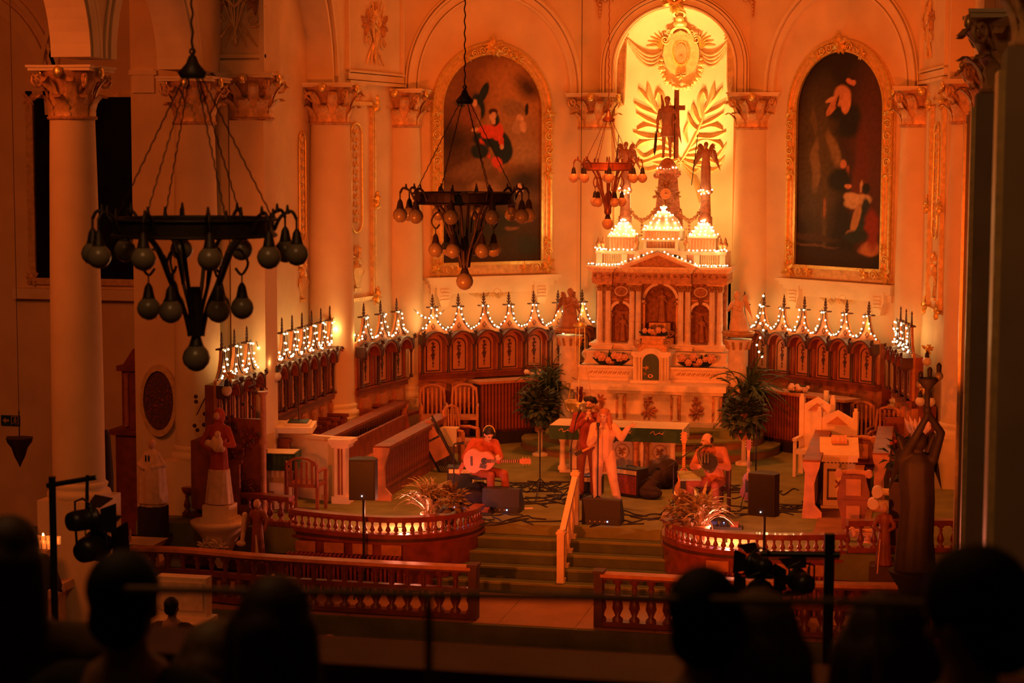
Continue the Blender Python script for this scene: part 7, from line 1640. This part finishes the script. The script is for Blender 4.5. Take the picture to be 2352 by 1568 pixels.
# lit pots on the rail
def lit_pot(label, px, py, side, seed):
    p = Yp(px, py, 28.75); o = T('lit_potted_plant', label, 'plant', (p.x, p.y, 0)); pot(o, .13, .26, CREAM)
    leafy(o, (0, 0, .22), .55, .58, 120, mat('pale_grass', (.5, .4, .3), .6, var=.4, scale=20) if 'pale_grass' not in bpy.data.materials else bpy.data.materials['pale_grass'], seed, .016)
    bush(o, (.3*(1 if side < 0 else -1), .08, .42), .26, 110, mat('dry_heather', (.2, .13, .07), .8, var=.4, scale=20) if 'dry_heather' not in bpy.data.materials else bpy.data.materials['dry_heather'], seed+1, 'sprig')
    u_ = T('uplight', 'small pinkish floor light aimed at the '+('left' if side < 0 else 'right')+' stage-front plant', 'lamp', (p.x-.42 if side < 0 else p.x+.36, p.y+.02, .0))
    MB().tube([(0, 0, 0), (0, 0, .1)], .03, 8).build('housing', BLACK, u_); MB().sph((0, 0, .12), (.05, .03, .015), 8, 5).build('bright_lens', PUMB, u_)
    light('POINT', 'uplight_beam', Vector(u_.location)+Vector((0.02, -.02, .22)), 75, (1, .25, .14), None, .03)
lit_pot('cream pot of spiky grass lit pink, on the left of the stage front', 985, 1185, -1, 31); lit_pot('cream pot of spiky grass lit pink, on the right of the stage front', 1612, 1208, 1, 32)
# cables on the floor
CB = random.Random(77)
for i, (c, n) in enumerate((((1240, 1110), 9), ((1230, 1150), 7), ((1790, 1170), 8), ((1700, 1130), 7), ((1450, 1195), 6), ((1150, 1195), 5))):
    for k in range(n):
        a, b = CB.uniform(-150, 150) if i != 5 else CB.uniform(-40, 200), CB.uniform(-14, 14); pts = []
        x0, y0 = c[0]+a*.5, c[1]+b
        for q in range(7): v = Zp(x0+CB.uniform(-60, 60)*(q/6)+(q-3)*22*(1 if k % 2 else -1), y0+CB.uniform(-9, 9)); pts.append((v.x, v.y, .012))
        tag(MB().tube(spl(pts, 4), .011, 4).build('cable', BLACKP), 'thin black audio cable lying on the green stage carpet', 'cable', 'cables strewn on the stage carpet')
# papers
for px, py, lb in ((1210, 1168, 'small pale paper lying on the carpet by the left wedge monitor'), (1540, 1190, 'small pale paper lying on the carpet near the right pot')):
    p = Zp(px, py); tag(MB().box((p.x, p.y, .006), (.2, .14, .004), rz=.4).build('paper', CREAM), lb, 'paper')
# ================================================ BALCONY AND AUDIENCE (close to the camera, dark)
HAIRB = mat('black_hair', (.008, .007, .008), .7, var=.2, scale=80); HAIRM = mat('brown_hair', (.06, .03, .015), .6, var=.3, scale=80); HAIRG = mat('fair_hair', (.16, .1, .045), .6, var=.3, scale=60)
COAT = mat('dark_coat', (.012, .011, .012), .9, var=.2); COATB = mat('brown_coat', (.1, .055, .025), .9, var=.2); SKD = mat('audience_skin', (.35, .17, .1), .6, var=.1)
def bp_(px, py, y): return Yp(px, py, y)
o = T('balcony_rail', 'thin blurred balcony rail crossing in front of the communion rails', 'railing', (2.4, 4.3, 4.4)); a = bp_(240, 1352, 4.5); b = bp_(2180, 1388, 4.1)
RAILM = mat('dull_brass_rail', (.3, .2, .1), .5, .3)
MB().tube([a, b], .010, 8).build('top_bar', RAILM, o, world=True)
for px in (985, 2020): t = (bp_(px, 1370, 4.3)); MB().tube([(t.x, t.y, t.z), (t.x, t.y, 3.4)], .010, 8).build('rail_post', RAILM, o, world=True)
pz_ = T('balcony_parapet', 'dark balcony parapet along the bottom of the view', 'parapet', (3, 6.0, 3.2)); MB().bb(-1.2, 6.2, 5.9, 6.15, 2.8, 4.12).build('parapet_wall', WOODD, pz_, world=True); MB().bb(-1.2, 6.2, 5.86, 6.2, 4.12, 4.16).build('capping', WOODD, pz_, world=True)
struct('floor_balcony', MB().bb(-3, 7, -2, 5.85, 3.0, 3.2), DARKFL)
def watcher(label, px, py, y, hr, coat, hair, fdir=(0, 1, 0), long=False, tilt=0, wide=1.0, skin=False, cut=False):
    h = bp_(px, py, y); o = T('person', label, 'person', (h.x, h.y, h.z-1.22)); c = Vector((0, 0, 1.22)); k = hr/.1; hp, eyes, lips, q, R = head_prims(c, fdir, (tilt, 0, 1), k)
    P = hp+[('c', (0, -.02, 1.0), (0, 0, 1.16), .055*k, .05*k), ('c', (0, 0, .95), (0, 0, .55), .15, .15), ('c', (-.2, 0, .95), (-.24, .15, .65), .06, .045), ('c', (.2, 0, .95), (.24, .15, .65), .06, .045), ('c', (-.1, .05, .5), (-.12, .5, .5), .08, .06), ('c', (.1, .05, .5), (.12, .5, .5), .08, .06), ('c', (-.12, .5, .5), (-.12, .5, .05), .055, .04), ('c', (.12, .5, .5), (.12, .5, .05), .055, .04)]
    P += hand_prims((-.24, .22, .6), (0, 1, -.2), (0, 0, -1), .6, 1)+hand_prims((.24, .22, .6), (0, 1, -.2), (0, 0, -1), .6, -1)+[('c', (-.24, .15, .65), (-.24, .23, .6), .03, .026), ('c', (.24, .15, .65), (.24, .23, .6), .03, .026)]
    fused(P, 'body', SKD, o, .012, 2)
    fused([('e', (0, 0, .86), (.22*wide, .14, .2)), ('c', (-.17*wide, 0, .97), (.17*wide, 0, .97), .09, .09), ('c', (0, 0, .85), (0, 0, .45), .2*wide, .2*wide), ('c', (-.21*wide, 0, .95), (-.26*wide, .12, .68), .085, .07), ('c', (.21*wide, 0, .95), (.26*wide, .12, .68), .085, .07), ('c', (-.1, .05, .5), (-.12, .48, .5), .1, .08), ('c', (.1, .05, .5), (.12, .48, .5), .1, .08)], 'coat', coat, o, .018, 3)
    H = [('e', q(0, -.025, .045), (.092*k, .108*k, .098*k), R), ('e', q(0, -.06, -.03), (.08*k, .06*k, .075*k), R)]
    if long: H += [('c', q(-.05, -.05, 0), q(-.08, -.06, -.28), .07*k, .06*k), ('c', q(.05, -.05, 0), q(.08, -.06, -.3), .07*k, .06*k), ('c', q(0, -.09, 0), q(0, -.1, -.3), .08*k, .08*k)]
    fused(H, 'hair', hair, o, .012, 2)
    tag(MB().box((h.x, h.y-.05, 3.62), (.4, .4, .06)).bb(h.x-.2, h.x+.2, h.y-.27, h.y-.22, 3.2, 4.0).bb(h.x-.18, h.x-.14, h.y-.2, h.y+.1, 3.2, 3.6).bb(h.x+.14, h.x+.18, h.y-.2, h.y+.1, 3.2, 3.6).build('balcony_chair', WOODD), 'dark balcony chair at the far right edge under the turned head' if px > 2200 else 'dark balcony chair under the '+label.split(' watching')[0], 'chair')
    return o
watcher('person with short black hair watching from the left foreground', 292, 1385, 4.6, .104, COAT, HAIRB)
watcher('person with long dark hair watching left of centre in the foreground', 640, 1445, 4.4, .1, COAT, HAIRM, long=True)
watcher('large shadowed person with dark hair watching at the bottom left corner', 30, 1290, 4.9, .098, COATB, HAIRM, long=True)
watcher('person with fair hair watching low in the left foreground between two dark heads', 500, 1530, 5.0, .1, COATB, HAIRG, long=True)
watcher('person with dark curly hair watching right of centre in the foreground', 1618, 1425, 4.3, .094, COAT, HAIRB)
watcher('person with fair tousled hair watching in the right foreground', 1745, 1500, 4.4, .11, COATB, HAIRG, long=True)
watcher('person with long wavy hair watching low on the right', 2035, 1500, 4.5, .11, COATB, HAIRM, long=True)
watcher('person with short black hair at the far right, face turned left while watching', 2235, 1425, 4.0, .112, COATB, HAIRB, fdir=(-.75, .6, -.25), tilt=-.15)
# lower audience and gear seen below the left lamp stand
for px, py, y, lb in ((395, 1395, 20.5, 'dark-haired spectator in the nave below the left lamp stand'), (65, 1235, 19.0, 'spectator silhouetted against the votive candles')):
    h = Yp(px, py, y); o = T('person', lb, 'person', (h.x, h.y, h.z-1.22)); hp, e_, l_, q, R = head_prims((0, 0, 1.22), (0, 1, 0))
    fused(hp+[('c', (0, 0, 1.0), (0, 0, 1.16), .055, .05), ('c', (0, 0, .95), (0, 0, .5), .15, .14), ('c', (-.2, 0, .95), (-.24, .12, .65), .06, .05), ('c', (.2, 0, .95), (.24, .12, .65), .06, .05)]+hand_prims((-.24, .14, .64), (0, 1, -.2), (0, 0, -1), .6, 1)+hand_prims((.24, .14, .64), (0, 1, -.2), (0, 0, -1), .6, -1), 'body', SKD, o, .014, 2)
    fused([('e', (0, 0, .86), (.22, .14, .2)), ('c', (-.17, 0, .97), (.17, 0, .97), .09, .09), ('c', (0, 0, .85), (0, 0, -.6), .2, .2), ('c', (-.21, 0, .95), (-.26, .12, .68), .085, .07), ('c', (.21, 0, .95), (.26, .12, .68), .085, .07)], 'coat', COATB, o, .018, 3); fused(short(q, R), 'hair', HAIRB, o, .012, 2)
p = Yp(415, 1330, 22.5); o = T('upright_piano', 'cream upright case with an open lid at the lower left', 'cabinet', (p.x, 22.5, NV)); hh = p.z-NV; MB().bb(-.38, .38, -.3, .3, 0, hh-.5).bb(-.38, .3, .1, .3, hh-.5, hh).build('case', CREAM, o); MB().bb(-.34, .26, .08, .1, hh-.42, hh-.06).build('music_panel', STATW, o); MB().bb(-.36, .36, -.34, -.3, hh-.62, hh-.56).build('key_shelf', WOODD, o)
bpy.data.scenes.remove(TMP)
